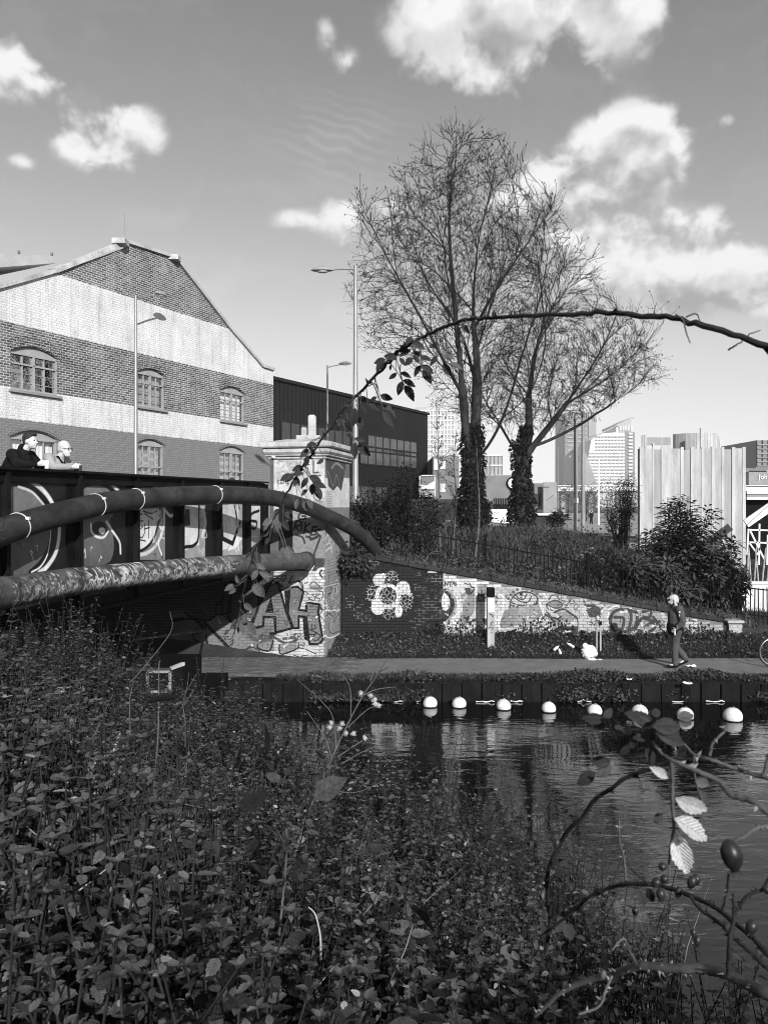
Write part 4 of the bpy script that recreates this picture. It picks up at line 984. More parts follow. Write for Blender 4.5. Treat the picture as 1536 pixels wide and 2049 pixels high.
def stub(px, y0, y1, w, Y, nm):
    p = P(px, y1, Y); q = P(px, y0, Y); h = q.z-p.z+.1; b = MB()
    b.prism([Vector((p.x-w/2, Y, p.z-.1)), Vector((p.x+w/2, Y, p.z-.1)), Vector((p.x+w/2, Y, q.z-.04)), Vector((p.x+w*.3, Y, q.z)), Vector((p.x-w*.3, Y, q.z)), Vector((p.x-w/2, Y, q.z-.04))], (0,.2,0))
    b.build(nm, MATS['stone_pale'], pier)
stub(624, 830, 874, .20, 20.3, 'finial_stone'); stub(608, 855, 874, .14, 20.3, 'finial_stone')
b = MB(); b.box(P(618, 877, 20.35), (.62, .5, .12)); b.build('finial_base', MATS['stone_pale'], pier)
b = MB(); b.ball(AP.at(549, 914, .06), (.06,.05,.05), 10, 6); b.build('lamp_fitting', MATS['white_paint'], pier, smooth=True)

# ------------------------------------------------------------------ the two pipes
def pipe(name, label, ctrl, rad, material, bands, flange_end=False):
    pts = [P(x, y, Y) for x, y, Y in ctrl]; q = [Vector(v) for v in catmull(pts, 14)]
    t = thing(name, label, 'pipe', tuple(pts[len(pts)//2]))
    b = MB(); b.tube(q, rad, 26); b.build('barrel', material, t, smooth=True)
    for px, wdt, mm in bands:
        i = min(range(len(q)), key=lambda k: abs(CX+q[k].x/q[k].y*F-px)); i = max(1, min(len(q)-2, i))
        d = (q[i+1]-q[i-1]).normalized(); b = MB(); b.tube([q[i]-d*wdt/2, q[i]+d*wdt/2], rad+.009, 26)
        bo = b.build('strap_band', MATS[mm], t, smooth=True)
        up = Vector((0,0,1)); s = d.cross(up).normalized(); up = s.cross(d)
        b = MB(); b.box(q[i]+(s*.8+up*.55)*(rad+.02), (.05,.05,.04)); b.build('clamp', MATS[mm], bo)
    return t, q
up_t, UPQ = pipe('water_main_pipe', 'smooth dark arched pipe, the upper of two, bending down beside the pier', [(-260,1190,7.6),(-120,1120,8.8),(0,1066,9.9),(130,1026,11.3),(260,1000,13.0),(430,990,15.4),(530,994,16.9),(600,1010,18.1),(660,1035,19.0),(705,1058,19.8),(735,1082,20.4),(752,1105,20.9)], .18, MATS['pipe_dark'],
     [(35,.015,'band_pale'),(195,.014,'band_pale'),(272,.014,'band_pale'),(343,.012,'pipe_dark'),(433,.014,'band_pale'),(512,.012,'pipe_dark'),(560,.012,'pipe_dark')])
LP = Plane(-4.59, 9.2, 2.78, 9.6)
cl = Canvas(LP, -6, 11, 2.0, 3.3, 110, .085)
rg = random.Random(21); cl.frame(0, 850, 3.072)
for i in range(420):
    x = rg.random()**.8*1500; yc = 1030-170*(x/1500)**.8; y = yc+rg.uniform(-10,70)*(1-.4*x/1500)
    L = rg.uniform(8,70)*(1-.4*x/1500); cl.line([(x,y),(x+rg.uniform(-12,12),y+L*.5),(x+rg.uniform(-20,20),y+L)], rg.choice([2.5,3,4,6,9]), rg.uniform(.3,.8), .6, op=rg.uniform(.5,1))
for st in ([(610,885),(580,900),(600,925),(630,930),(620,960),(590,955)],[(640,890),(645,950),(680,940),(672,885)],[(690,890),(705,970)],[(690,890),(730,920),(705,970)],[(745,880),(752,960),(780,955)],
           [(870,860),(875,920)],[(895,855),(900,900),(925,895),(920,850)],[(945,850),(980,845)],[(960,848),(968,900)],[(1155,820),(1160,870)],[(1190,815),(1195,865)],[(1230,810),(1235,855)],[(1265,810),(1268,850)],[(1345,800),(1350,835)],[(1395,800),(1400,830)],[(1440,800),(1440,835)]): cl.line(st, 9, .75, .5)
cl.poly([(805,880),(850,870),(858,960),(830,985),(800,975)], .7); cl.poly([(770,840),(830,835),(850,865),(790,870)], .4)
for i in range(700):
    x = rg.random()**.8*1520; yc = 1010-165*(x/1500)**.8; y = yc+rg.gauss(0,34)*(1-.4*x/1500); r_ = rg.uniform(2,11); cl.ell(x, y, r_*rg.uniform(.5,1.6), r_, rg.choice([.02,.03,.12,.2,.3,.45]), op=rg.uniform(.4,.9))
cl.wear(.5); low_m = cl.material('pipe_scratched', .55, .5)
lo_t, LOQ = pipe('scratched_pipe', 'rusty level pipe, the lower of two, scratched with pale scrawl and ending at the pier', [(-260,1240,6.6),(-120,1212,7.9),(0,1188,9.2),(150,1163,10.9),(300,1146,12.9),(450,1131,15.4),(560,1124,17.5),(612,1122,18.7)], .195, low_m,
     [(14,.05,'rust_dark'),(135,.02,'rust_dark'),(352,.03,'rust_dark')])
q = LOQ[-1]; b = MB(); b.tube([q-Vector((.02,.08,0)), q+Vector((.01,.06,0))], .225, 26); b.build('end_collar', MATS['rust_dark'], lo_t, smooth=True)

# ------------------------------------------------------------------ ramp retaining wall with murals
GP = Plane(-.9, WALL_Y, 1, 0)
WU0 = GP.Y(684)[0]; WU1 = GP.Y(1446)[0]
def wtop(u): return 2.50-.179*u if u > 0 else 2.50-.12*u
cg = Canvas(GP, WU0-.1, WU1+1, .1, 3.0, 130, .40)
cg.wf = 1.35
cg.frame(680, 1000, 3.339)
cg.rect(-80,250,2800,1000,.50)
cg.rect(-60,250,690,1000,.013)
vor = np.random.default_rng(2)
def cracked(c, x, y, rx, ry, bgv=.012, lv=.5, dens=150):
    q = c.m([(x-rx,y-ry),(x+rx,y+ry)]); x0,x1,y0,y1 = c.win(q, 0); U = c.U[y0:y1,x0:x1]; Z = c.Z[y0:y1,x0:x1]
    cu, cz = q.mean(0); ru = abs(q[1,0]-q[0,0])/2; rz = abs(q[1,1]-q[0,1])/2
    ins = ((U-cu)/ru)**2+((Z-cz)/rz)**2 < 1
    n = max(12, int(dens*ru*rz*4)); s = np.stack([vor.uniform(cu-ru,cu+ru,n), vor.uniform(cz-rz,cz+rz,n)], 1)
    d = np.sort(np.hypot(U[...,None]-s[:,0], Z[...,None]-s[:,1]), -1); e = (d[...,1]-d[...,0]) < .010
    c.blend(ins*1.0, np.where(e, lv, bgv), y0, y1, x0, x1)
# the white five-lobed emblem
cracked(cg, 345,520,50,46); cracked(cg, 218,622,44,62); cracked(cg, 440,668,50,80); cracked(cg, 332,762,52,40)
Wv = .70
cg.ell(320,645,86,86,Wv)
for e in ((260,535,40,42),(288,510,18,20),(420,588,46,46),(450,612,20,22),(254,720,46,48),(232,690,22,26),(390,742,26,44)): cg.ell(*e, Wv)
cg.ell(320,642,58,58,.012); cracked(cg, 320,642,55,56)
rg = random.Random(31)
for i in range(40): x = 260+rg.random()*180; y = 520+rg.random()*260; cg.line([(x,y),(x+18,y-14)], 2, .3, op=.5)
# white mural: scrolls, wings and the eye
cg.poly([(688,500),(1020,540),(1195,570),(1190,860),(688,860)], .62)
cg.frame(880, 1120, 5.12)
cg.poly([(20,300),(60,330),(100,430),(90,540),(40,600),(0,610),(0,300)], .03); cg.ell(55,430,40,95,.78); cg.line([(55,315),(105,370),(125,450),(105,550),(50,610)], 34, .018, .4); cg.line([(75,300),(140,380),(160,460),(120,570),(40,640)], 18, .42)
cg.poly([(30,640),(90,610),(120,690),(40,700)], .7)
cg.poly([(170,350),(240,360),(200,440),(230,520),(160,590),(240,700),(120,660),(130,600),(200,520),(170,430)], .74, True); cg.poly([(210,360),(330,300),(370,430),(330,560),(250,690),(180,640),(230,520)], .36, True); cg.poly([(230,370),(280,360),(250,430),(220,430)], .5, True)
cg.poly([(250,290),(310,290),(310,350),(270,350)], .06, True); cg.line([(320,280),(365,290),(310,350)], 12, .03, smooth=False); 
for i in range(30): x = 200+rg.random()*110; y = 380+rg.random()*270; cg.ell(x, y, rg.uniform(3,11), rg.uniform(3,9), .05, op=.8)
cg.poly([(300,590),(330,580),(360,680),(320,690)], .75); cg.poly([(370,600),(480,600),(480,690),(420,690)], .12)
cg.poly([(385,430),(410,540),(440,640),(480,690),(430,700),(390,640),(370,560)], .76, True); cg.line([(365,220),(370,600)], 14, .74, smooth=False); cg.line([(380,235),(540,240),(545,265),(810,275)], 14, .78, smooth=False)
cg.poly([(385,250),(480,250),(480,430),(385,430)], .40); cg.poly([(560,290),(800,290),(800,420),(560,380)], .46)
for st in ([(425,310),(425,380),(390,340),(390,425),(410,420)],[(440,350),(480,350)],[(442,350),(442,420)],[(442,385),(470,382)],[(568,370),(568,445),(605,410),(568,370)],[(50,225),(50,265)],[(50,230),(75,262),(80,228)],[(90,230),(120,228)],[(105,230),(105,272)],[(125,250),(140,225),(150,268)],[(155,235),(165,265)],[(250,240),(290,255)],[(300,240),(315,270)]): cg.line(st, 8, .02, smooth=False)
cg.line([(180,250),(200,240),(215,262),(230,240)], 8, .75)
cg.poly([(590,420),(650,360),(700,480),(620,560),(600,680),(580,660)], .62, True); cg.poly([(640,540),(800,450),(860,500),(860,640),(700,690),(610,690)], .34, True); cg.line([(600,360),(640,380),(640,520),(600,640),(610,710)], 16, .75, .6)
# eye
cg.poly([(730,390),(790,340),(870,325),(960,350),(1000,400),(960,460),(880,490),(780,480),(710,450)], .55, True)
cg.line([(710,490),(730,400),(790,345),(870,328),(960,355),(1000,400)], 12, .10); cg.line([(735,440),(800,465),(900,475),(970,455),(1000,395)], 11, .10); cg.line([(715,465),(780,480),(870,500),(940,495),(1000,440)], 12, .13)
cg.line([(775,365),(810,400),(860,400),(885,350)], 9, .08); cg.line([(755,385),(830,430),(900,430),(935,370)], 9, .10); cg.ell(828,350,18,18,.02)
for (x,y) in ((700,398),(722,360),(748,330),(790,305),(845,298),(893,303),(940,318),(988,345),(1028,382)): cg.ell(x,y,16,15,.10); cg.ell(x,y,6,6,.32)
cg.line([(850,510),(860,600),(845,690),(870,690),(865,610)], 8, .09); cg.line([(890,520),(880,560),(895,575),(900,520)], 8, .09)
cg.poly([(800,480),(1000,470),(1050,560),(1010,620),(900,600),(800,640)], .42, True); cg.poly([(950,540),(1010,500),(1050,570),(1010,610),(950,600),(910,590)], .36)
cg.line([(1010,430),(1080,410),(1090,400),(1060,340),(1000,325)], 12, .78); cg.line([(1015,430),(1060,560),(1010,620),(1115,625),(1110,770),(950,760)], 13, .76, smooth=False)
cg.rect(915,655,1105,775,.62); cg.rect(918,690,945,770,.10); cg.line([(1030,690),(1070,690),(1070,720),(1030,740),(1080,745)], 7, .3, smooth=False)
cg.poly([(1085,450),(1170,420),(1240,440),(1240,480),(1180,495),(1085,460)], .36, True); cg.line([(1085,455),(1165,415),(1240,440),(1235,485),(1170,495),(1090,460)], 9, .14); cg.line([(1110,410),(1140,365),(1190,370),(1220,410)], 9, .10); cg.line([(1085,460),(1100,500),(1150,520)], 9, .1)
cg.poly([(1170,540),(1260,510),(1340,560),(1350,640),(1260,640)], .35, True); cg.line([(1165,540),(1255,505),(1340,555),(1400,600),(1410,680),(1390,760)], 14, .04); cg.line([(1190,560),(1260,640),(1350,640)], 11, .72); cg.poly([(1150,610),(1240,600),(1240,690),(1170,680)], .42, True); cg.line([(1100,540),(1150,620),(1190,690),(1230,760)], 13, .10); cg.line([(1075,560),(1130,590),(1180,600)], 18, .06)
cg.poly([(1180,680),(1400,680),(1400,780),(1180,780)], .05); cg.poly([(680,725),(1100,790),(1400,790),(1400,830),(680,800)], .05)
for st in ([(1180,720),(1215,785),(1230,730)],[(1240,785),(1275,725),(1290,745),(1255,760)],[(1285,720),(1280,765),(1310,795)],[(1280,740),(1310,730)],[(1350,730),(1315,740),(1330,765),(1385,770),(1370,800),(1310,795)]): cg.line(st, 13, .82, .3)
for st in ([(1065,300),(1090,310),(1075,325)],[(1110,305),(1130,325)],[(1150,310),(1155,335),(1170,320)],[(1190,320),(1210,345)],[(1235,330),(1225,350),(1245,350)]): cg.line(st, 5, .8)
for st in ([(1240,370),(1235,410),(1270,420)],[(1250,390),(1265,370)],[(1285,420),(1260,450),(1300,470)],[(1310,440),(1280,490),(1320,490)],[(1345,400),(1320,420),(1330,450),(1370,440),(1355,405)],[(1390,450),(1365,480),(1380,510),(1410,480),(1395,455)],[(1440,540),(1430,590),(1450,560),(1470,600)]): cg.line(st, 6, .10)
# right-hand scrawl
cg.frame(1080, 1000, 3.368)
cg.rect(255,640,1170,1000,.46); cg.poly([(455,715),(820,760),(820,930),(455,930)], .42)
for i in range(16): x = 270+rg.random()*180; y = 680+rg.random()*160; cg.line([(x,y),(x+rg.uniform(-20,30),y+rg.uniform(-15,30)),(x+rg.uniform(-10,40),y+rg.uniform(0,50))], rg.choice([4,5,6]), rg.choice([.05,.08,.7,.75]))
cg.poly([(310,700),(390,720),(400,770),(330,790)], .12, True); cg.line([(455,740),(520,715),(545,760),(600,735),(660,745)], 7, .75); cg.line([(460,760),(455,830),(500,900),(550,890)], 8, .72); cg.line([(660,740),(720,735),(740,760),(790,740),(820,765)], 9, .75); cg.line([(570,900),(640,910),(720,890),(800,905)], 8, .7)
for st in ([(545,735),(490,760),(470,830),(500,885),(545,880),(560,800),(500,790)],[(560,740),(600,745),(610,800),(590,880),(560,890)],[(610,745),(650,770),(640,850),(600,880)],[(690,755),(740,745),(735,790),(680,800),(640,870)],[(700,800),(760,820),(770,860),(720,890),(660,880)],[(760,790),(800,850),(830,880)],[(740,830),(800,820)]): cg.line(st, 15, .09, .3)
cg.rect(985,800,1060,930,.62); cg.line([(985,830),(1030,815),(1055,850)], 8, .78)
cg.frame(880, 1120, 5.12)
for i in range(70):
    x = rg.uniform(30,1420); y = rg.uniform(300+.05*x,700); L = rg.uniform(12,46); cg.line([(x,y),(x+rg.uniform(-L,L),y+rg.uniform(-L,L)),(x+rg.uniform(-L,L),y+rg.uniform(-L,L))], rg.choice([4,5,7]), rg.choice([.02,.04,.2,.8,.82]), op=.75)
cg.frame(1080, 1000, 3.368)
for i in range(60):
    x = rg.uniform(270,1150); y = rg.uniform(700+.08*(x-270),930); L = rg.uniform(10,34); cg.line([(x,y),(x+rg.uniform(-L,L),y+rg.uniform(-L,L)),(x+rg.uniform(-L,L),y+rg.uniform(-L,L)),(x+rg.uniform(-L,L),y+rg.uniform(-L,L))], rg.choice([3,4,6]), rg.choice([.03,.05,.15,.75,.8]), op=.75)
cg.a = np.where(cg.a > .45, cg.a*.84, np.where(cg.a > .3, cg.a*.66, np.where(cg.a > .06, cg.a*.5, cg.a))); cg.a[:, int((GP.Y(1330)[0]-cg.u0)*cg.res):] *= .8
cg.wear(.22)
wall_m = cg.material('mural_paint', .75, .4)
cm = Canvas(GP, WU0-.1, WU1+1, .1, 3.0, 90, .16)
cm.frame(680, 1000, 3.339); cm.rect(-60,200,690,1000,.012)
for (x0,y0,x1,y1,n) in ((500,500,690,800,60),(120,380,330,460,14),(30,620,230,820,26),(440,760,690,860,20),(560,480,700,540,20)):
    for i in range(n):
        x = rg.uniform(x0,x1); y = rg.uniform(y0,y1); r_ = rg.uniform(8,26); cm.ell(x, y, r_, r_*.6, rg.uniform(.4,.62), op=.9)
gm = cm.material('mural_mortar', .95, .4)
rw = thing('retaining_wall', 'sloping brick retaining wall with black emblem panel and pale eye mural', 'wall', (4, WALL_Y, .3))
def bkey(q):
    px = CX+(q[0]-.9)/WALL_Y*F
    return -q[2] if 880 < px < 1330 else 5-q[2]*.1
brick_field(rw, GP, WU0, WU1, .22, wtop, wall_m, 300, key=bkey, mort=gm, thick=.24, seed=9)
k = 0; u = WU0
while u < WU1:                      # coping bricks on edge, dark with moss
    e = min(u+.44, WU1); b = MB(); j = random.uniform(-.008,.008)
    b.bar(GP.pt(u+.005, wtop(u)+.06+j, -.10), GP.pt(e-.005, wtop(e)+.06+j, -.10), .30, .10)
    b.build('coping_slab', MATS['dark_wall'], rw, bevel=.012); u = e; k += 1
# small end pier
PP = Plane(9.0, WALL_Y-.03, 1, 0)
ep = thing('end_pier', 'stubby square brick pier ending the ramp wall near the bicycle', 'pier', (9.25, WALL_Y, .2))
px0 = PP.Y(1457)[0]; px1 = PP.Y(1484)[0]
mat('pier_brick', .26, .44, 5, rough=.85, bump=.4)
brick_field(ep, PP, px0, px1, -.02, lambda u: .72, MATS['pier_brick'], 40, mort=MATS['mortar'], thick=.36, seed=13)
b = MB(); b.box(PP.pt((px0+px1)/2, .75, -.17), (px1-px0+.08, .44, .07)); b.build('cap_stone', MATS['concrete'], ep, bevel=.01)

# ------------------------------------------------------------------ iron railings along the ramp
fence = thing('iron_railing', 'black iron railing of plain upright bars along the top of the ramp', 'fence', (4, 21.4, 1.6))
FY = 21.45
def fz(x): return float(walltop(np.array(x)))-.1
b = MB(); b.box((0,0,.5), (.022,.022,1.0)); b.add([(-.011,-.011,1.0),(.011,-.011,1.0),(.011,.011,1.0),(-.011,.011,1.0),(0,0,1.05)], [(0,1,4),(1,2,4),(2,3,4),(3,0,4)])
bar_me = b.mesh('picket'); bar_me.materials.append(MATS['black_iron'])
x = -.3; i = 0
while x < 11.2:
    if abs((x-2.82) % 2.85) > .08:
        o = bpy.data.objects.new('picket', bar_me); COL.objects.link(o); o.location = (x, FY, fz(x)); o.rotation_euler = (random.gauss(0,.015), random.gauss(0,.012), 0)
        o.scale = (1,1,.98+random.random()*.05); parent(o, fence)
    x += .122; i += 1
for f in (.16, .90):
    b = MB(); b.bar((-.4, FY, fz(-.4)+f), (8.6, FY, fz(8.6)+f), .035, .012, up=(0,1,0)); b.bar((8.6, FY, fz(8.6)+f), (11.3, FY, fz(11.3)+f), .035, .012, up=(0,1,0)); b.build('rail', MATS['black_iron'], fence)
for xx in (-.03, 2.82, 5.67, 8.52, 11.2):
    b = MB(); b.box((xx, FY, fz(xx)+.55), (.07,.07,1.2)); b.box((xx, FY, fz(xx)+1.17), (.09,.09,.04)); b.build('post', MATS['black_iron'], fence)

# ------------------------------------------------------------------ street lamps and poles
def lamp(label, px, ytop, Y, armpx, army, z0, headY=None, r0=.085, r1=.05, group='tall grey street lamps'):
    top = P(px, ytop, Y); t = thing('street_lamp', label, 'lamp', (top.x, Y, z0), group)
    b = MB(); b.tube([(top.x,Y,z0-.3),(top.x,Y,z0+1.2),(top.x,Y,z0+1.25),(top.x,Y,top.z)], [r0*1.25,r0*1.2,r0,r1], 14); b.build('pole', MATS['galv'], t, smooth=True)
    e = P(armpx, army, headY or Y); s = Vector((top.x, Y, top.z-.12)); d = (e-s).normalized()
    b = MB(); b.tube([s, s.lerp(e, .5)+Vector((0,0,.02)), e-d*.15], r1*.55, 10); b.build('arm', MATS['galv'], t, smooth=True)
    ang = math.atan2(d.y, d.x); rot = Matrix.Rotation(ang, 3, 'Z')
    h = MB(); n = 12; rings = []
    prof = [(-.36,.03,.02),(-.28,.09,.07),(-.1,.14,.13),(.1,.15,.14),(.28,.11,.09),(.38,.02,.02)]
    vs = []
    for (x_, w_, h_) in prof:
        for k in range(n):
            a = 2*math.pi*k/n; zz = math.sin(a); vs.append(e+rot @ Vector((x_, w_*math.cos(a), (h_ if zz > 0 else h_*.35)*zz)))
    h.add(vs, [(i*n+k, i*n+(k+1) % n, (i+1)*n+(k+1) % n, (i+1)*n+k) for i in range(5) for k in range(n)]+[tuple(range(n)), tuple(5*n+k for k in range(n))])
    ho = h.build('lamp_head', MATS['lamp_head'], t, smooth=True)
    b = MB(); b.ball(e+Vector((0,0,-.04)), (.2,.11,.05), 12, 6, rot); b.build('lens', MATS['lamp_glass'], ho, smooth=True)
    return t
lamp('grey street lamp in front of the brick warehouse gable, arm to the right', 272, 592, 28.6, 322, 590, 3.1, 29.9)
lamp('tallest street lamp in view, beside the bare tree, arm to the left', 711, 531, 25.0, 645, 541, 3.05, 25.0, .10, .055)
lamp('middle street lamp in front of the dark hall, arm to the right', 655, 731, 43, 690, 728, 3.0, 43)
lamp('small street lamp low before the dark hall windows, arm to the left', 779, 899, 84, 762, 898, 2.0, 84, .10, .06)
lamp('thin white street lamp rising between the two ivy clad trunks', 979, 925, 75, 995, 960, 1.8, 75, .10, .05)
def pole(label, px, y0, Y, r, m, z0, name='steel_pole', cat='pole', band=None, group=None):
    top = P(px, y0, Y); t = thing(name, label, cat, (top.x, Y, z0), group)
    b = MB(); b.tube([(top.x,Y,z0-.3),(top.x,Y,top.z)], [r, r*.8], 14); b.build('shaft', MATS[m], t, smooth=True)
    b = MB(); b.ball(top, (r*.9,r*.9,r*.6), 12, 6); b.build('cap', MATS[m], t, smooth=True)
    if band:
        p = P(px, band, Y); b = MB(); b.tube([p-Vector((0,0,.14)), p+Vector((0,0,.14))], r*1.25, 14); b.build('band', MATS['off_white'], t, smooth=True)
pole('left one of two thick grey poles right of the trees, with a pale band', 1151, 832, 45, .13, 'grey_paint', 1.9, band=1002, group='two thick grey poles')
pole('right one of two thick grey poles right of the trees, paler and plain', 1166, 824, 44, .125, 'galv', 1.9, group='two thick grey poles')
pole('slim white post on the distant street near the walking figure', 1197, 918, 90, .10, 'white_paint', 1.6)
pole('very thin far mast left of the two thick grey poles', 1115, 895, 95, .07, 'grey_paint', 1.6)

# ------------------------------------------------------------------ buildings beyond
def block(name, label, px0, px1, ytop, Y, depth, m, z0=1.3, ang=0.0):
    a = P(px0, ytop, Y); c = P(px1, ytop, Y); pl = Plane(a.x, Y, math.cos(ang), math.sin(ang))
    t = thing(name, label, 'building', ((a.x+c.x)/2, Y, z0)); W = pl.Y(px1)[0]
    b = MB(); b.prism([pl.pt(0,z0), pl.pt(W,z0), pl.pt(W,a.z), pl.pt(0,a.z)], -pl.n*depth); b.build('wall', MATS[m], t); return t, pl, W, a.z
def rects(t, pl, name, lst, m, off=.05, th=.08):
    for (x0, y0, x1, y1) in lst:
        u0, z1, Y = pl.uz(x0, y0); u1, z0, Y2 = pl.uz(x1, y1); b = MB(); b.box(pl.pt((u0+u1)/2, (z0+z1)/2, off), (abs(u1-u0), th, abs(z1-z0)), pl.rot); b.build(name, MATS[m], t)
mat('tower_white', .62, .72, .05, rough=.7); mat('tower_grey', .34, .42, .05, rough=.7); mat('tower_glass', .22, .32, .05, rough=.3); mat('tower_dark', .16, .22, .05, rough=.6)
mat('brick_far', .14, .20, 1, rough=.85)
# lattice tower far left of the trees
t, pl, W, z1 = block('lattice_tower', 'hazy far tower with a pale grid of windows behind the dark hall', 838, 908, 822, 1000, 70, 'tower_grey', -2)
nx, nz = 10, 20; zb = 4.0
for i in range(nx+1):
    b = MB(); b.bar(pl.pt(W*i/nx, zb, .9), pl.pt(W*i/nx, z1, .9), 1.4, 1.6, up=tuple(pl.n)); b.build('mullion', MATS['tower_white'], t)
for j in range(nz+1):
    b = MB(); b.bar(pl.pt(0, zb+(z1-zb)*j/nz, .25), pl.pt(W, zb+(z1-zb)*j/nz, .8), 1.4, 1.4); b.build('floor_band', MATS['tower_white'], t)
rects(t, pl, 'roof_box', [(832,815,850,826)], 'tower_grey', -9, 18)
t, pl, W, z1 = block('brick_block', 'flat grey brick block with white window squares left of the first trunk', 866, 918, 913, 62, 12, 'grey_mid', 1.3)
rects(t, pl, 'window', [(868,918,878,940),(880,922,890,938),(880,968,890,984)], 'white_paint')
b = MB(); b.box(P(890, 1030, 60), (6.5, 2, 2.4)); b.build('front_wall', MATS['dark_wall'], t)
t, pl, W, z1 = block('site_block', 'low grey block with a round number two sign between the trunks', 968, 1036, 951, 70, 12, 'brick_far', 1.3)
u, z, Y = pl.uz(1026, 967)
b = MB(); b.tube([pl.pt(u,z,.05), pl.pt(u,z,.16)], .62, 24); so_ = b.build('round_sign', MATS['black_iron'], t)
b = MB(); b.tube([pl.pt(u,z,.17), pl.pt(u,z,.2)], .48, 24); b.build('sign_face', MATS['white_paint'], so_)
b = MB(); s2 = [(-.28,.22),(-.12,.42),(.15,.4),(.26,.18),(.05,-.1),(-.28,-.42),(.3,-.42)]
q = [pl.pt(u+x*.65, z+y*.65, .23) for x, y in s2]
for a, c in zip(q[:-1], q[1:]): b.bar(a, c, .085, .06, up=tuple(pl.n))
b.build('numeral', MATS['black_iron'], so_)
b = MB()
for i in range(12):
    e = pl.uz(985+i*3.4, 1000)[0]; b.bar(pl.pt(e, 2.6, 1.2), pl.pt(e, 4.6, 1.2), .1)
b.build('security_bars', MATS['black_iron'], t, kind='stuff')
t, pl, W, z1 = block('glass_block', 'small glazed office block behind the site block', 966, 1004, 911, 110, 10, 'tower_glass', 1.3)
for j in range(6):
    b = MB(); b.bar(pl.pt(0, 4+(z1-4)*j/5, .05), pl.pt(W, 4+(z1-4)*j/5, .05), .18, .2); b.build('floor_band', MATS['off_white'], t)
for i in range(6):
    b = MB(); b.bar(pl.pt(W*i/5, 2, .05), pl.pt(W*i/5, z1, .05), .12, .15, up=tuple(pl.n)); b.build('mullion', MATS['grey_mid'], t)
# hoardings and boards on the street
def panel(name, label, cat, x0, y0, x1, y1, Y, m, th=.08, legs=True):
    a = P(x0, y0, Y); c = P(x1, y1, Y); t = thing(name, label, cat, ((a.x+c.x)/2, Y, c.z))
    b = MB(); b.box(((a.x+c.x)/2, Y, (a.z+c.z)/2), (c.x-a.x, th, a.z-c.z)); b.build('board', MATS[m], t); return t
t = panel('white_hoarding', 'low white hoarding panels on the street between the trunks', 'hoarding', 972, 1019, 1032, 1056, 56, 'white_paint')
for i in range(6):
    p = P(972+i*12, 1037, 55.9); b = MB(); b.bar((p.x,55.9,p.z-.7),(p.x,55.9,p.z+.68),.05); b.build('joint_batten', MATS['off_white'], t)
t = panel('grey_hoarding', 'tall plain grey hoarding panel right of the second trunk', 'hoarding', 1086, 965, 1113, 1026, 58, 'grey_paint')
b = MB(); p = P(1094, 1000, 57.9); b.bar(p, P(1108, 990, 57.9), .06); b.bar(P(1088,974,57.9), P(1098,974,57.9), .05); b.build('printed_lines', MATS['grey_mid'], t, kind='stuff')
t = panel('window_hut', 'dark fronted site hut behind the second trunk', 'hut', 1062, 968, 1086, 1020, 60, 'grey_mid', 2.5)
for x in (1066, 1074):
    b = MB(); p = P(x+3, 1000, 58.7); b.box(p, (.3,.05,.9)); b.build('window', MATS['room_dark'], t)
t = panel('dark_low_wall', 'low black wall on the mound behind the second trunk', 'wall', 1058, 1030, 1110, 1056, 50, 'dark_wall', .4)
b = MB(); b.bar(P(1058,1029,49.8), P(1110,1029,49.8), .5, .15); b.build('coping', MATS['off_white'], t)
t = panel('notice_board', 'small framed notice board with pale writing beside the thicket', 'sign', 840, 953, 869, 993, 27, 'grey_mid', .06)
b = MB(); b.prism([P(841,978,26.95), P(868,978,26.95), P(869,962,26.95), P(853,972,26.95), P(842,969,26.95)], (0,-.005,0)); b.build('picture', MATS['white_paint'], t)
b = MB(); b.bar(P(839.5,951.5,26.95), P(870,951.5,26.95), .04); b.bar(P(839.5,951.5,26.95), P(839.5,995,26.95), .04); b.bar(P(869.5,951.5,26.95), P(869.5,995,26.95), .04); b.bar(P(839.5,984.5,26.95), P(870,984.5,26.95), .03); b.build('frame', MATS['off_white'], t)
b = MB(); r = random.Random(5)
for y in (987, 990, 993):
    x = 843
    while x < 866: w_ = r.uniform(1.5,4); b.bar(P(x,y,26.94), P(min(x+w_,867),y,26.94), .022, .01); x += w_+.8
b.build('writing', MATS['white_paint'], t, kind='stuff')
for x in (845, 865): b = MB(); b.bar(P(x,994,27.05), P(x,1040,27.05), .07); b.build('post', MATS['dark_wall'], t)
# far towers on the right
t, pl, W, z1 = block('dark_slab_tower', 'tall hazy grey slab tower behind the thick grey poles', 1130, 1192, 826, 1200, 70, 'tower_dark', -4)
rects(t, pl, 'side_face', [(1176,826,1191,925)], 'tower_glass', 1.2, 3.0); rects(t, pl, 'lower_wing', [(1126,915,1165,990)], 'tower_grey', 22, 36)
for j in range(14):
    z = 60+(z1-66)*j/13; b = MB(); b.bar(pl.pt(3.0, z, .6), pl.pt(W-14, z, .6), 2.6, 1.5); b.build('floor_band', MATS['tower_grey'], t)
Y = 1100; tw = thing('curved_tower', 'white banded apartment tower with a sloping curved roof', 'building', tuple(P(1210, 1020, Y)))
tp = Plane(P(1165,1000,Y).x, Y, 1, 0)
def tpx(x, y, o=0): return tp.at(x, y, o)
b = MB(); b.prism([tpx(1165,985), tpx(1250,985), tpx(1250,850), tpx(1232,855), tpx(1232,865), tpx(1195,868), tpx(1182,880), tpx(1175,920), tpx(1168,935)], -tp.n*70); b.build('wall', MATS['tower_white'], tw)
b = MB(); b.prism([tpx(1250,985,.5), tpx(1269,985,.5), tpx(1269,865,.5), tpx(1249,862,.5)], -tp.n*70); core = b.build('stair_core', MATS['tower_dark'], tw)
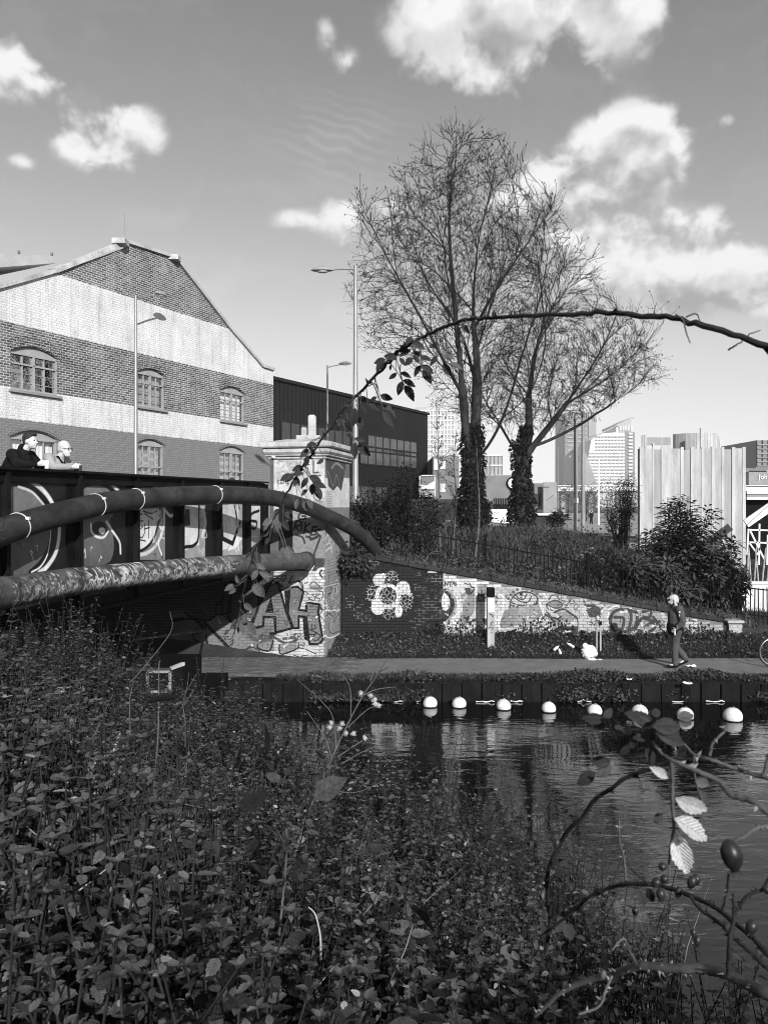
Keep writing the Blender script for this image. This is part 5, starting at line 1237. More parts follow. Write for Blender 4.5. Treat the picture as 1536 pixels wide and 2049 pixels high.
for j in range(17):
    y = 868+j*6.9
    b = MB(); b.box(tp.pt((tp.uz(1253,y)[0]+tp.uz(1266,y)[0])/2, tp.uz(1255,y)[1], 2.0), (5.8,1.5,2.6)); b.build('window', MATS['tower_white'], core)
for j in range(17):
    y = 874+j*6.6; x0 = 1176 if y > 905 else 1190; x0 = x0 if y < 935 else 1168+ (y-935)*.25
    b = MB(); b.bar(tpx(x0, y, .4), tpx(1249, y, .4), 2.1, 1.2); fb = b.build('window_band', MATS['tower_glass'], tw)
    q = MB()
    for i in range(9): xx = x0+(1249-x0)*(i+.5)/9; c = tpx(xx, y, .9); q.box(c, (1.6,1.0,2.3))
    q.build('window_posts', MATS['tower_white'], fb, kind='stuff')
b = MB(); b.prism([tpx(1232,850,1), tpx(1266,834,1), tpx(1268,838,1), tpx(1236,856,1)], -tp.n*75); b.build('roof_blade', MATS['tower_grey'], tw)
b = MB(); b.prism([tpx(1236,866,.2), tpx(1262,866,.2), tpx(1262,840,.2), tpx(1236,852,.2)], -tp.n*58); b.build('penthouse', MATS['tower_grey'], tw)
b = MB()
for i in range(5): b.box(tpx(1240+i*5.5, 857, .9), (2.3,.9,6.4))
b.build('penthouse_windows', MATS['tower_white'], tw, kind='stuff')
b = MB(); b.tube([tpx(1177,880,1), tpx(1200,868,1), tpx(1232,852,1)], .8, 6); b.build('roof_cable', MATS['tower_grey'], tw)
b = MB(); b.prism([tpx(1160,985,20), tpx(1195,985,20), tpx(1183,962,20), tpx(1172,930,20), tpx(1163,905,20)], -tp.n*16); b.build('curved_flank', MATS['tower_glass'], tw)
# elevated line crossing the far view
via = thing('viaduct', 'pale elevated road deck crossing the far view behind the hut', 'bridge', tuple(P(1300, 985, 150)))
b = MB(); a, c = P(1110, 979, 150), P(1600, 979, 150); b.box(((a.x+c.x)/2,150,a.z), (c.x-a.x, 4, .8)); b.build('deck', MATS['off_white'], via)
b = MB(); a, c = P(1110, 972, 149), P(1600, 972, 149); b.bar(a, c, .12); b.build('handrail', MATS['white_paint'], via)
for i in range(9):
    p = P(1125+i*55, 982, 150); b = MB(); b.box((p.x,150,(p.z+1.2)/2), (.8,1,p.z-1.2)); b.build('column', MATS['grey_paint'], via)
# store with its name on the front
t, pl, W, z1 = block('department_store', 'dark glazed store block with white lettering at the right edge', 1512, 1640, 881, 190, 20, 'tower_dark', 1)
for j in range(8):
    u0, z, _ = pl.uz(1512, 890+j*8.5); b = MB(); b.bar(pl.pt(.2, z, .1), pl.pt(W, z, .1), .35, .3); b.build('floor_band', MATS['tower_dark' if j % 2 else 'tower_glass'], t)
for i in range(12):
    b = MB(); b.bar(pl.pt(W*i/11, 14, .12), pl.pt(W*i/11, z1, .12), .2, .2, up=tuple(pl.n)); b.build('mullion', MATS['dark_clad'], t)
b = MB(); a = P(1491, 946, 184); c = P(1640, 946, 184); b.box(((a.x+c.x)/2,184,P(0,957,184).z), (c.x-a.x, 3, 3.4)); base = b.build('shop_front', MATS['grey_paint'], t)
b = MB(); b.box((P(1505,940,184).x,184,P(0,941,184).z), (5,3,.9)); b.build('parapet', MATS['grey_mid'], t)
fc = bpy.data.curves.new('lettering', 'FONT'); fc.body = 'John Lewis'; fc.size = 1.55; fc.extrude = .03
fo = bpy.data.objects.new('tmp', fc); COL.objects.link(fo); bpy.context.view_layer.update()
me = bpy.data.meshes.new_from_object(fo.evaluated_get(bpy.context.evaluated_depsgraph_get())); bpy.data.objects.remove(fo)
p = P(1517, 958.5, 182.3); me.transform(Matrix.Translation(p) @ Matrix.Rotation(R(90), 4, 'X')); me.name = 'lettering'
link('lettering', me, MATS['white_paint'], t)
# dark hoarding, white roof edges and shed at the right border
sh = thing('open_shed', 'dark open shed with white roof edges at the right border', 'shed', tuple(P(1530, 1050, 34)))
b = MB(); a = P(1488, 1000, 34); c = P(1600, 1000, 34); b.box(((a.x+c.x)/2, 34, (a.z+1.2)/2), (c.x-a.x, .3, a.z-1.2)); b.build('back_wall', MATS['black_iron'], sh)
for y, h, m in ((986, .16, 'white_paint'), (991, .12, 'grey_paint'), (997, .12, 'white_paint')):
    a = P(1488, y, 33.6); c = P(1600, y, 33.6); b = MB(); b.box(((a.x+c.x)/2, 33.6, a.z), (c.x-a.x, .5, h)); b.build('roof_edge', MATS[m], sh)

# ------------------------------------------------------------------ timber hut
HY0 = 28.0; hut = thing('timber_hut', 'tall pale hut clad in vertical timber boards behind the big bush', 'hut', (11.2, 28, 1.4))
r = random.Random(12); edges = [(1278,'p'),(1286,'m'),(1303,'p'),(1307,'d'),(1321,'p'),(1341,'m'),(1347,'m'),(1360,'p'),(1366,'d'),(1380,'p'),(1387,'m'),(1401,'p'),(1407,'m'),(1421,'p'),(1428,'m'),(1441,'p'),(1447,'d'),(1462,'p'),(1469,'m'),(1483,'p'),(1490,'e')]
for (x0, k_), (x1, _) in zip(edges[:-1], edges[1:]):
    yt = {'p': 894, 'm': 898, 'd': 900}[k_]+r.uniform(-1,1); off = {'p': -.025, 'm': 0.0, 'd': .012}[k_]
    a = P(x0, yt, HY0); c = P(x1, 1150, HY0); b = MB(); b.box(((a.x+c.x)/2, HY0+off, (a.z+1.2)/2), (c.x-a.x-.006, .05, a.z-1.2)); b.build('plank', MATS[{'p':'timber_pale','m':'timber','d':'timber_dark'}[k_]], hut)
a = P(1279, 897, HY0); c = P(1489, 897, HY0)
for i in range(2):
    b = MB(); b.box((a.x+.05+.108*i, HY0+.16+.3*i, (a.z+1.2)/2), (.05, .28, a.z-1.2)); b.build('side_plank', MATS['timber'], hut)
b = MB(); b.box(((a.x+c.x)/2, HY0+.36, (a.z+1.0)/2), (c.x-a.x-.5, .5, a.z-1.4)); b.build('core', MATS['timber_dark'], hut)
vt = thing('timber_viewing_drum', 'curved screen of upright timber boards rising behind the hut', 'structure', tuple(P(1390, 1060, 36)))
for i in range(18):
    th = -1.15+i*.14; cx_, cy_ = P(1385, 900, 38).x, 38.0; x = cx_+1.25*math.sin(th)*.95; y = cy_-1.2*math.cos(th); yt = 866 + (0 if i < 14 else (i-13)*5)
    b = MB(); z1 = P(0, yt, 36.8).z; rot = Matrix.Rotation(th, 3, 'Z'); b.box((x, y, (z1+1)/2), (.16,.05,z1-1), rot); b.build('board', MATS['timber_pale' if i % 3 else 'timber'], vt)
b = MB(); a = P(1289, 883, 36); c = P(1340, 883, 36); b.box(((a.x+c.x)/2,36,a.z), (c.x-a.x,.12,.36)); b.build('beam', MATS['timber_dark'], vt)
for x, y in ((1284,871),(1289,871),(1400,857),(1305,888)):
    b = MB(); p = P(x, y, 36); b.box((p.x,35.9,(p.z+1.2)/2), (.1,.1,p.z-1.2)); b.build('post', MATS['timber_pale'], vt)
# white trestle frame and paling at the right border
tr = thing('white_trestle', 'white painted tube trestle with a broad sloping plank at the right border', 'trestle', tuple(P(1515, 1140, 26)))
def seg(pts, w, nm, m='white_paint', Y=26, h=None):
    for a, c in zip(pts[:-1], pts[1:]): b = MB(); b.bar(P(*a, Y), P(*c, Y), w, h or w, up=(0,1,0)); b.build(nm, MATS[m], tr)
seg([(1491,1048),(1560,1000)], .28, 'plank', Y=25.8, h=.08); seg([(1494,1052),(1560,992)], .06, 'plank_edge', 'off_white', 25.7)
for s_ in ([(1498,1060),(1560,1062)],[(1496,1058),(1493,1110)],[(1518,1048),(1517,1130)],[(1535,1070),(1533,1130)],[(1500,1063),(1528,1120)],[(1497,1085),(1515,1110)],[(1496,1085),(1560,1087)]): seg(s_, .05, 'tube')
pal = thing('rustic_paling', 'crooked pale wooden stakes of a small paling fence at the right border', 'fence', tuple(P(1515, 1165, 24.5)))
for i, (x, lean) in enumerate(((1494,2),(1501,-4),(1508,5),(1516,-6),(1524,7),(1533,9),(1542,-5))):
    b = MB(); b.tube([P(x,1165,24.5), P(x+lean*.4,1135,24.5), P(x+lean,1100-(i%3)*4,24.5)], [.025,.028,.02], 7); b.build('stake', MATS['dry_stem'], pal, smooth=True)
wh = thing('white_low_wall', 'short whitewashed wall behind the railing at the right border', 'wall', tuple(P(1515, 1200, 23.6)))
a = P(1484, 1168, 23.6); c = P(1620, 1220, 23.6); b = MB(); b.box(((a.x+c.x)/2, 23.7, (a.z+c.z)/2-.2), (c.x-a.x, .2, a.z-c.z+.4)); b.build('wall_body', MATS['off_white'], wh)
b = MB(); b.box(((a.x+c.x)/2, 23.7, a.z+.03), (c.x-a.x+.1, .3, .06)); b.build('coping', MATS['white_paint'], wh)

# ------------------------------------------------------------------ posts and rubbish on the verge
def far_z(x, y): return float(far_h(np.array([x]), np.array([y]))[0])
pt = thing('wooden_post', 'square tagged wooden post with dark cap on the verge before the mural', 'post', (0,0,0)); pt.location = (P(981,1285,19.9).x, 19.9, .2); ROOTS[pt.name] = Matrix.Translation(pt.location)
X = pt.location.x
b = MB(); b.box((X,19.9,.80), (.19,.19,1.35)); b.build('shaft', MATS['timber'], pt, bevel=.012)
b = MB(); b.box((X,19.9,1.60), (.195,.195,.24)); b.build('cap', MATS['black_iron'], pt, bevel=.012)
b = MB(); b.box((X,19.803,1.28), (.17,.006,.36)); b.build('sticker', MATS['white_paint'], pt)
b = MB(); rr = random.Random(2)
for i in range(7):
    z = .45+rr.random()*.6; b.tube([(X+rr.uniform(-.07,.07),19.80,z+rr.uniform(-.06,.06)) for _ in range(4)], .006, 4)
b.build('scribble', MATS['black_iron'], pt, kind='stuff')
sp_ = thing('sign_stake', 'pair of thin stakes with a small dark plate right of the mural', 'post', tuple(P(1197,1300,19.6)))
for x in (1193, 1200.5): b = MB(); b.bar(P(x,1302,19.6), P(x,1246,19.6), .035); b.build('stake', MATS['timber' if x > 1195 else 'timber_dark'], sp_)
b = MB(); b.box(P(1200.5,1247,19.57), (.07,.02,.10)); b.build('plate', MATS['black_iron'], sp_)
def lump(nm, c, rx, ry, rz, m, par, seed):
    rr = random.Random(seed); b = MB(); b.ball(c, (rx,ry,rz), 26, 16)
    b.v = [tuple(Vector(c)+(Vector(v)-Vector(c))*(1+rr.uniform(-.10,.09))) for v in b.v]; b.build(nm, MATS[m], par, smooth=True)
rb = thing('rubbish_bag', 'crumpled white rubbish bag with spilled wrappings on the verge', 'rubbish', tuple(P(1180,1326,19.2)))
lump('bag', P(1178,1306,19.4), .20,.16,.19, 'plastic_white', rb, 1); lump('bag_knot', P(1170,1293,19.4), .07,.06,.08, 'plastic_white', rb, 2)
lump('wrapping', P(1184,1321,19.2), .12,.08,.05, 'plastic_white', rb, 3); lump('wrapping', P(1199,1322,19.2), .08,.06,.045, 'off_white', rb, 4); lump('wrapping', P(1166,1323,19.2), .06,.05,.03, 'off_white', rb, 5)
for i, (x, y, lab) in enumerate(((1112,1297,'white crushed bottle lying left of the rubbish bag'),(1119,1303,'second pale bottle lying near the rubbish bag'),(1141,1291,'pale bottle lying closest to the rubbish bag'))):
    p = P(x, y, 19.5); t = thing('bottle', lab, 'bottle', tuple(p), 'bottles on the verge'); rot = Matrix.Rotation(.6+i, 3, 'Z') @ Matrix.Rotation(1.1, 3, 'Y')
    b = MB(); b.lathe(p, [(.02,-.1),(.035,-.09),(.035,.03),(.014,.08),(.014,.1)], 10, rot); b.build('body', MATS['plastic_white'], t, smooth=True)
    b = MB(); b.lathe(p, [(.017,.098),(.017,.12)], 10, rot); b.build('cap', MATS['grey_mid'], t)
def paper(lab, px, py, z, w_, seed):
    Y = (CAMZ-z)*F/(py-HY); rr = random.Random(seed); c = Vector(((px-CX)/F*Y, Y, z)); n = 6; vs = []
    for j in range(n):
        for i in range(n): vs.append(c+Vector(((i/(n-1)-.5)*w_+rr.gauss(0,.01), (j/(n-1)-.5)*w_*.6+rr.gauss(0,.01), .03+abs(rr.gauss(0,.018)))))
    b = MB(); b.add(vs, [(j*n+i, j*n+i+1, (j+1)*n+i+1, (j+1)*n+i) for j in range(n-1) for i in range(n-1)]); o = b.build('paper_scrap', MATS['plastic_white']); tag(o, lab, 'litter', 'paper scraps')
paper('flat white paper scrap at the canal side of the path', 1159, 1356, .01, .3, 1); paper('crumpled paper scrap on the path right behind the walker', 1382, 1336, .01, .22, 2)
paper('pale paper scrap on the canal edge below the walker', 1375, 1371, -.02, .17, 3); paper('small paper scrap on the canal edge in mid frame', 1257, 1363, -.02, .10, 4)
# small dark boat cabin moored under the bridge
bo = thing('moored_boat', 'small dark boat cabin with pale trim and handrail moored under the bridge', 'boat', tuple(P(325,1385,14.2)))
def bx(nm, pts, m, w_=.05):
    for a, c in zip(pts[:-1], pts[1:]): b = MB(); b.bar(a, c, w_); b.build(nm, MATS[m], bo)
c0 = P(322, 1360, 14.0); b = MB(); b.box(c0+Vector((-.1,.7,-.12)), (1.0,1.5,.62)); b.build('cabin', MATS['black_iron'], bo)
b = MB(); b.box(c0+Vector((-.4,1.0,-.68)), (2.2,3.2,.5)); b.build('hull', MATS['black_iron'], bo)
e = [c0+Vector((x,-.065,z)) for x, z in ((-.22,.16),(.19,.16),(.19,-.2),(-.22,-.2),(-.22,.16))]; bx('hatch_frame', e, 'grey_paint', .045)
bx('roof_trim', [c0+Vector((.2,-.03,.21)), c0+Vector((.32,.35,.22))], 'off_white', .06); bx('roof_trim', [c0+Vector((-.6,-.05,.2)), c0+Vector((.2,-.05,.2))], 'rust_dark', .05)
bx('handrail', [c0+Vector((-.7,.6,.62)), c0+Vector((.55,1.1,.72)), c0+Vector((.45,1.1,.25))], 'black_iron', .04); bx('handrail', [c0+Vector((.5,.2,.1)), c0+Vector((.55,.2,-.5))], 'black_iron', .04)

# ------------------------------------------------------------------ bare trees grown into their crowns
def in_poly(x, y, poly):
    ins = np.zeros(x.shape, bool); n = len(poly)
    for i in range(n):
        ax, ay = poly[i]; bx, by = poly[(i+1) % n]
        if ay == by: continue
        ins ^= ((ay > y) != (by > y)) & (x < (bx-ax)*(y-ay)/(by-ay)+ax)
    return ins
def grow_tree(name, label, Y0, poly, limbs, n_att, seed, trunk_r, step=.34, kill=.55, twig_n=1.0, ivy=None):
    rg = np.random.default_rng(seed); xs_ = [p[0] for p in poly]; ys_ = [p[1] for p in poly]
    x = rg.uniform(min(xs_), max(xs_), n_att*4); y = rg.uniform(min(ys_), max(ys_), n_att*4); k = in_poly(x, y, poly); x, y = x[k][:n_att], y[k][:n_att]
    # depth of the crown follows its breadth at each height
    rows = np.linspace(min(ys_), max(ys_), 40); lo = []; hi = []
    gx = np.linspace(min(xs_), max(xs_), 200)
    for r_ in rows:
        g_ = in_poly(gx, np.full(200, r_), poly); lo.append(gx[g_].min() if g_.any() else np.nan); hi.append(gx[g_].max() if g_.any() else np.nan)
    lo = np.array(lo); hi = np.array(hi); ok = ~np.isnan(lo); lo = np.interp(y, rows[ok], lo[ok]); hi = np.interp(y, rows[ok], hi[ok])
    c = (lo+hi)/2; hw = (hi-lo)/2+1e-6; ch = np.sqrt(np.clip(1-((x-c)/hw)**2, .02, 1))*hw/F*Y0*.85
    Y = Y0+rg.uniform(-1, 1, len(x))*ch
    att = np.stack([(x-CX)/F*Y0, Y, CAMZ-(y-HY)/F*Y0], 1)
    nodes = []; par = []
    def add_path(pts, start=None):
        prev = start
        for i, q in enumerate(pts):
            q = np.array(q, float)
            if prev is None: nodes.append(q); par.append(-1); prev = 0; continue
            a = nodes[prev]; L = np.linalg.norm(q-a); m = max(1, int(L/step))
            for j in range(1, m+1):
                nodes.append(a+(q-a)*j/m+(rg.normal(0,.02,3) if j < m else 0)); par.append(prev); prev = len(nodes)-1
        return prev
    idx = {}
    for key, start, pts in limbs:
        q = [np.array(P(px, py, Y0))+np.array([0, dy, 0]) for px, py, dy in pts]
        q = list(catmull(q, 4)) if len(q) > 2 else q
        if start is None: idx[key] = add_path(q)
        else:
            base_n = np.array(nodes); f = q[0]; s_ = int(np.argmin(((base_n-f)**2).sum(1))); idx[key] = add_path(q, s_)
    # secondary branches fanning up and out from the limbs
    ax0 = nodes[0][:2].copy(); n0 = len(nodes); limb_n = [i for i in range(n0) if nodes[i][2] > nodes[0][2]+4.2]
    zt = max(q[2] for q in att)
    for i in limb_n:
        if rg.random() > .62: continue
        hd = unit(nodes[i]-nodes[par[i]]); out = np.append(nodes[i][:2]-ax0, 0); out = unit(out+rg.normal(0,.9,3)*np.array([1,1,0])*max(.5, np.linalg.norm(out)))
        v = unit(hd*.9+out*.75+np.array([0,0,.35])+rg.normal(0,.15,3)); L = rg.uniform(1.2, 3.6)*(.55+.45*(zt-nodes[i][2])/(zt-nodes[0][2]))
        q = [nodes[i]]; 
        while L > 0:
            v = unit(v+np.array([0,0,.07])+rg.normal(0,.07,3)); e = q[-1]+v*step; px_, py_ = CX+e[0]/Y0*F, HY-(e[2]-CAMZ)/Y0*F
            if not in_poly(np.array([px_]), np.array([py_]), poly)[0]: break
            q.append(e); L -= step
        prev = i
        for e in q[1:]: nodes.append(e); par.append(prev); prev = len(nodes)-1
    N = np.array(nodes); Pn = list(par); A = att.copy()
    d = np.full(len(A), 1e9); ni = np.zeros(len(A), int)
    def upd(new_i, newN):
        nonlocal d, ni
        D = np.linalg.norm(A[:,None,:]-newN[None], axis=2); j = D.argmin(1); m = D[np.arange(len(A)), j]; b_ = m < d
        d = np.where(b_, m, d); ni = np.where(b_, np.array(new_i)[j], ni)
    for s0 in range(0, len(N), 400): upd(list(range(s0, min(len(N), s0+400))), N[s0:s0+400])
    Nl = [q for q in N]
    for it in range(130):
        keep = d > kill; A = A[keep]; d = d[keep]; ni = ni[keep]
        if len(A) == 0: break
        act = d < 2.6
        if not act.any(): act = d < d.min()+.6
        u_, inv = np.unique(ni[act], return_inverse=True); arr = np.array([Nl[i] for i in u_])
        v = unit(A[act]-arr[inv]); S = np.zeros((len(u_), 3)); np.add.at(S, inv, v)
        S = unit(unit(S)+np.array([0,0,.25])+rg.normal(0,.14,S.shape))
        # keep some of the parent heading
        hd = np.array([unit(Nl[i]-Nl[Pn[i]]) if Pn[i] >= 0 else np.array([0,0,1.]) for i in u_])
        S = unit(S+hd*.7)
        new = arr+S*step; st = len(Nl)
        for i, q in zip(u_, new): Nl.append(q); Pn.append(int(i))
        upd(list(range(st, len(Nl))), new)
    N = np.array(Nl); Pn = np.array(Pn); n = len(N)
    kids = [[] for _ in range(n)]
    for i in range(n):
        if Pn[i] >= 0: kids[Pn[i]].append(i)
    rad = np.zeros(n); ex = 2.35
    for i in range(n-1, -1, -1):
        if not kids[i]: rad[i] = .0085
        else: rad[i] = (sum(rad[c_]**ex for c_ in kids[i]))**(1/ex)
    r0_ = rad[0]; k_ = np.clip((rad-.0085)/(r0_-.0085), 0, 1); rad = .0085+(trunk_r-.0085)*k_**1.75+np.where(rad > .0086, .002, 0)
    t = thing(name, label, 'tree', (float(N[0][0]), float(N[0][1]), float(N[0][2])))
    tb = Bag(); cb = Bag(); done = np.zeros(n, bool)
    stack = [0]
    while stack:
        s_ = stack.pop(); ch_ = [s_] if Pn[s_] < 0 else [Pn[s_], s_]; i = s_
        while kids[i]:
            ks = sorted(kids[i], key=lambda c_: -rad[c_]); stack += ks[1:]; i = ks[0]; ch_.append(i)
        pts = N[ch_]; r_ = rad[ch_].copy()
        if len(ch_) > 1 and Pn[s_] >= 0: r_[0] = min(r_[0], r_[1]*1.15)
        if len(pts) < 2: continue
        big = r_.max() > .07
        (tb if big else cb).tube(pts, r_, 9 if big else (5 if r_.max() > .025 else 3))
    # fine twigs with hanging catkins at the thin ends
    thin = np.where(rad < .03)[0]; tw = rg.choice(thin, int(len(thin)*1.15*twig_n), replace=True); m = len(tw)
    def twigs(a, hd, L, r0):
        m = len(a); v = unit(hd*.75+rg.normal(0,.42,(m,3))+np.array([0,0,.30])); v2 = unit(v+rg.normal(0,.22,(m,3))+np.array([0,0,.10])); b1 = a+v*L[:,None]*.5; e = b1+v2*L[:,None]*.5
        pts = np.stack([a, b1, e], 1); rr_ = np.array([r0, r0*.8, r0*.5]); x = unit(np.cross(v, np.array([.3,.9,.2]))); y_ = np.cross(v, x); an = np.arange(3)*2*math.pi/3
        ring = pts[:,:,None,:]+(x[:,None,None,:]*np.cos(an)[None,None,:,None]+y_[:,None,None,:]*np.sin(an)[None,None,:,None])*rr_[None,:,None,None]
        q_ = []
        for i_ in range(2):
            for k_ in range(3):
                k2_ = (k_+1) % 3; q_ += [(i_*3+k_, i_*3+k2_, i_*3+3+k2_), (i_*3+k_, i_*3+3+k2_, i_*3+3+k_)]
        T_ = np.array(q_)[None]+(np.arange(m)*9)[:,None,None]; cb.add(ring.reshape(-1,3), T_.reshape(-1,3)); return b1, e, v2
    hd = unit(N[tw]-N[Pn[tw]]); b1, e1, d1 = twigs(N[tw], hd, rg.uniform(.25,.85,m), .0085)
    k_ = rg.random(m) < .45; b2, e2, d2 = twigs(b1[k_], d1[k_], rg.uniform(.15,.45,k_.sum()), .006)
    hp = np.concatenate([e1[rg.random(m) < .45], e2[rg.random(len(e2)) < .35]]); m = len(hp)
    if m:
        dd = np.stack([rg.normal(0,.25,m), rg.normal(0,.25,m), -np.ones(m)], 1)
        cb.leaves(hp, dd, rg.normal(0,1,(m,3)), rg.uniform(.05,.11,m), .8, V=LEAF_V, T=LEAF_T)
    print(name, 'nodes', n, 'twigs', len(tw))
    tb.build('trunk', MATS['bark'], t, smooth=True); cb.build('crown', MATS['twig'], t)
    if ivy:
        lv = Bag(); 
        for (px0, y0, px1, y1, r0, r1, cnt) in ivy:
            f = rg.random(cnt)**1.25; a_ = np.array(P(px0, y0, Y0)); b_ = np.array(P(px1, y1, Y0)); c_ = a_+(b_-a_)*f[:,None]
            th = rg.uniform(0, 2*math.pi, cnt); lump = 1+.28*np.sin(th*2+f*9)+.18*np.sin(th*3-f*17); rr = (r0+(r1-r0)*f**.8)*lump*rg.uniform(.75,1.08,cnt)
            pos = c_+np.stack([np.cos(th)*rr, np.sin(th)*rr, rg.normal(0,.05,cnt)], 1)
            out = np.stack([np.cos(th), np.sin(th), np.zeros(cnt)], 1)
            dd = unit(out*.6+np.stack([rg.normal(0,.4,cnt), rg.normal(0,.4,cnt), -np.ones(cnt)*.7], 1)); lv.leaves(pos, dd, out+rg.normal(0,.3,(cnt,3)), rg.uniform(.09,.17,cnt), 1.25)
        lv.build('ivy', MATS['ivy'], t)
    return t
T1 = [(905,235),(868,270),(850,300),(790,345),(803,400),(780,430),(712,445),(732,520),(688,585),(722,640),(735,700),(800,720),(850,770),(880,830),(930,850),(980,850),(1020,780),(1060,690),(1100,600),(1122,500),(1114,405),(1062,410),(1050,325),(1000,290),(960,285),(925,260)]
grow_tree('bare_tree', 'tallest bare winter tree with an ivy clad twin stem trunk', 30.0, T1,
   [('t', None, [(947,1085,0),(946,1000,0),(944,915,0)]),
    ('a', 't', [(942,925,0),(930,850,-.1),(921,760,-.3),(905,620,-.8),(895,480,-.9),(900,350,-.6)]),
    ('b', 't', [(946,920,0),(953,830,.2),(955,730,.3),(950,600,.6),(962,470,.9),(985,370,.9)]),
    ('c', 't', [(950,925,0),(982,880,-.3),(1008,820,-.6),(1035,720,-1.0),(1070,600,-1.2),(1085,510,-1.2)]),
    ('d', 'a', [(923,790,-.2),(885,730,-.7),(835,650,-1.5),(780,560,-2.0),(745,490,-2.0)]),
    ('e', 'b', [(953,760,.3),(925,640,1.5),(860,520,2.6),(830,430,2.8)]),
    ('f', 'b', [(955,700,.3),(990,600,1.6),(1030,480,2.4),(1045,400,2.4)]),
    ('g', 'c', [(1000,840,-.5),(1040,800,-2.0),(1060,720,-2.8),(1050,620,-3.0)]),
    ('h', 'b', [(952,650,.5),(1000,565,.2),(1060,480,-.3),(1095,430,-.5)])],
   6000, 7, .34, step=.27, kill=.40, twig_n=1.5, ivy=[(944,1078,938,850,.62,.20,3600),(950,1078,954,850,.50,.18,1700),(947,1100,945,1000,.75,.45,1200)])
T2 = [(1192,500),(1120,530),(1060,590),(1000,680),(955,760),(920,830),(960,860),(1000,855),(1040,880),(1090,880),(1160,850),(1230,810),(1322,765),(1292,700),(1282,650),(1225,600),(1197,560)]
grow_tree('bare_tree', 'lower spreading bare tree leaning right, its trunk thick with ivy', 33.5, T2,
   [('t', None, [(1043,1062,0),(1043,990,0),(1043,915,0)]),
    ('a', 't', [(1045,920,0),(1058,870,0),(1060,800,.3),(1075,700,.6),(1110,610,.8)]),
    ('b', 't', [(1047,915,0),(1075,880,-.3),(1125,810,-.9),(1180,720,-1.4),(1215,640,-1.5)]),
    ('c', 't', [(1060,895,0),(1105,878,.5),(1180,840,1.3),(1265,785,1.8)]),
    ('d', 't', [(1040,915,0),(1022,885,.2),(1000,840,.6),(975,790,1.2)]),
    ('e', 'b', [(1120,815,-.8),(1190,770,-2.2),(1250,710,-3.0)]),
    ('f', 'a', [(1060,790,.3),(1035,740,1.4),(1020,700,2.2)]),
    ('g', 'a', [(1060,800,.3),(1068,700,-.8),(1085,610,-1.4),(1105,550,-1.6)])],
   5600, 17, .32, step=.27, kill=.40, twig_n=1.7, ivy=[(1043,1058,1050,850,.52,.18,3000),(1043,1058,1030,880,.46,.15,900)])
# slim saplings in front
def sapling(label, pts, Y, seed, r0=.035):
    rg = np.random.default_rng(seed); q = catmull([np.array(P(x, y, Y)) for x, y in pts], 5); t = thing('sapling', label, 'tree', tuple(q[0]), 'slim bare saplings before the first tree')
    b = Bag(); b.tube(q, np.linspace(r0, .007, len(q)), 7); b.build('trunk', MATS['dry_stem_dim'], t, smooth=True)
    c = Bag(); hp = []
    for i in range(46):
        f = rg.uniform(.15, 1); a = q[int(f*(len(q)-1))]; v = unit(np.array([rg.normal(0,.8), rg.normal(0,.6), rg.uniform(.5,1.3)])); L = rg.uniform(.3,1.1)*(1.15-f)
        m = a+v*L*.5; e = a+v*L+np.array([0,0,.12*L]); c.tube(np.array([a,m,e]), np.array([.009,.007,.004]), 3)
        for k in range(2):
            v2 = unit(v+rg.normal(0,.5,3)); c.tube(np.array([m, m+v2*L*.4]), np.array([.005,.003]), 3); hp.append(m+v2*L*.4)
    hp = np.array(hp); c.leaves(hp, rg.normal(0,1,(len(hp),3)), rg.normal(0,1,(len(hp),3)), rg.uniform(.03,.07,len(hp))); c.build('crown', MATS['twig'], t)
sapling('leftmost slim sapling before the ivy trunk, pale thin stem', [(880,1120),(878,1000),(876,900),(872,800)], 23.0, 1)
sapling('middle slim sapling before the ivy trunk, bending slightly', [(905,1108),(912,1000),(908,930),(912,860)], 24.0, 2)
sapling('rightmost slim sapling crossing the first ivy trunk, thickest stem', [(948,1135),(958,1040),(956,960),(952,880)], 22.4, 3, .045)
# hazy little trees along the far street
def far_tree(label, px, py, Y, rx, rz, seed, n=900, leaf='far_leaf', cat='tree', sz=.35, z0=1.5):
    rg = np.random.default_rng(seed); c = np.array(P(px, py, Y)); t = thing('far_tree', label, cat, (c[0], Y, z0), 'small trees along the far street')
    b = Bag(); b.tube(np.array([[c[0],Y,z0-.3],[c[0]+.1,Y,c[2]]]), np.array([.12,.05]), 6); b.build('trunk', MATS['bark'], t)
    v = rg.normal(0,1,(n,3)); v = unit(v)*(rg.random((n,1))**.4); k = 1+.25*np.sin(v[:,0:1]*5+seed)*np.cos(v[:,2:3]*6)
    pos = c+v*k*np.array([rx,rx,rz]); l = Bag(); l.leaves(pos, rg.normal(0,1,(n,3)), rg.normal(0,1,(n,3)), rg.uniform(.5,1,n)*sz); l.build('crown', MATS[leaf], t)
far_tree('hazy small tree left of the far walking figure', 1172, 1000, 125, 2.4, 2.6, 1); far_tree('hazy pale tree above the far walking figure', 1214, 995, 130, 3.4, 3.0, 2); far_tree('hazy bush tree at the left end of the viaduct', 1135, 990, 140, 3.0, 2.2, 3)
far_tree('far grey tree beside the hut corner', 1250, 1000, 110, 2.6, 3.0, 4)

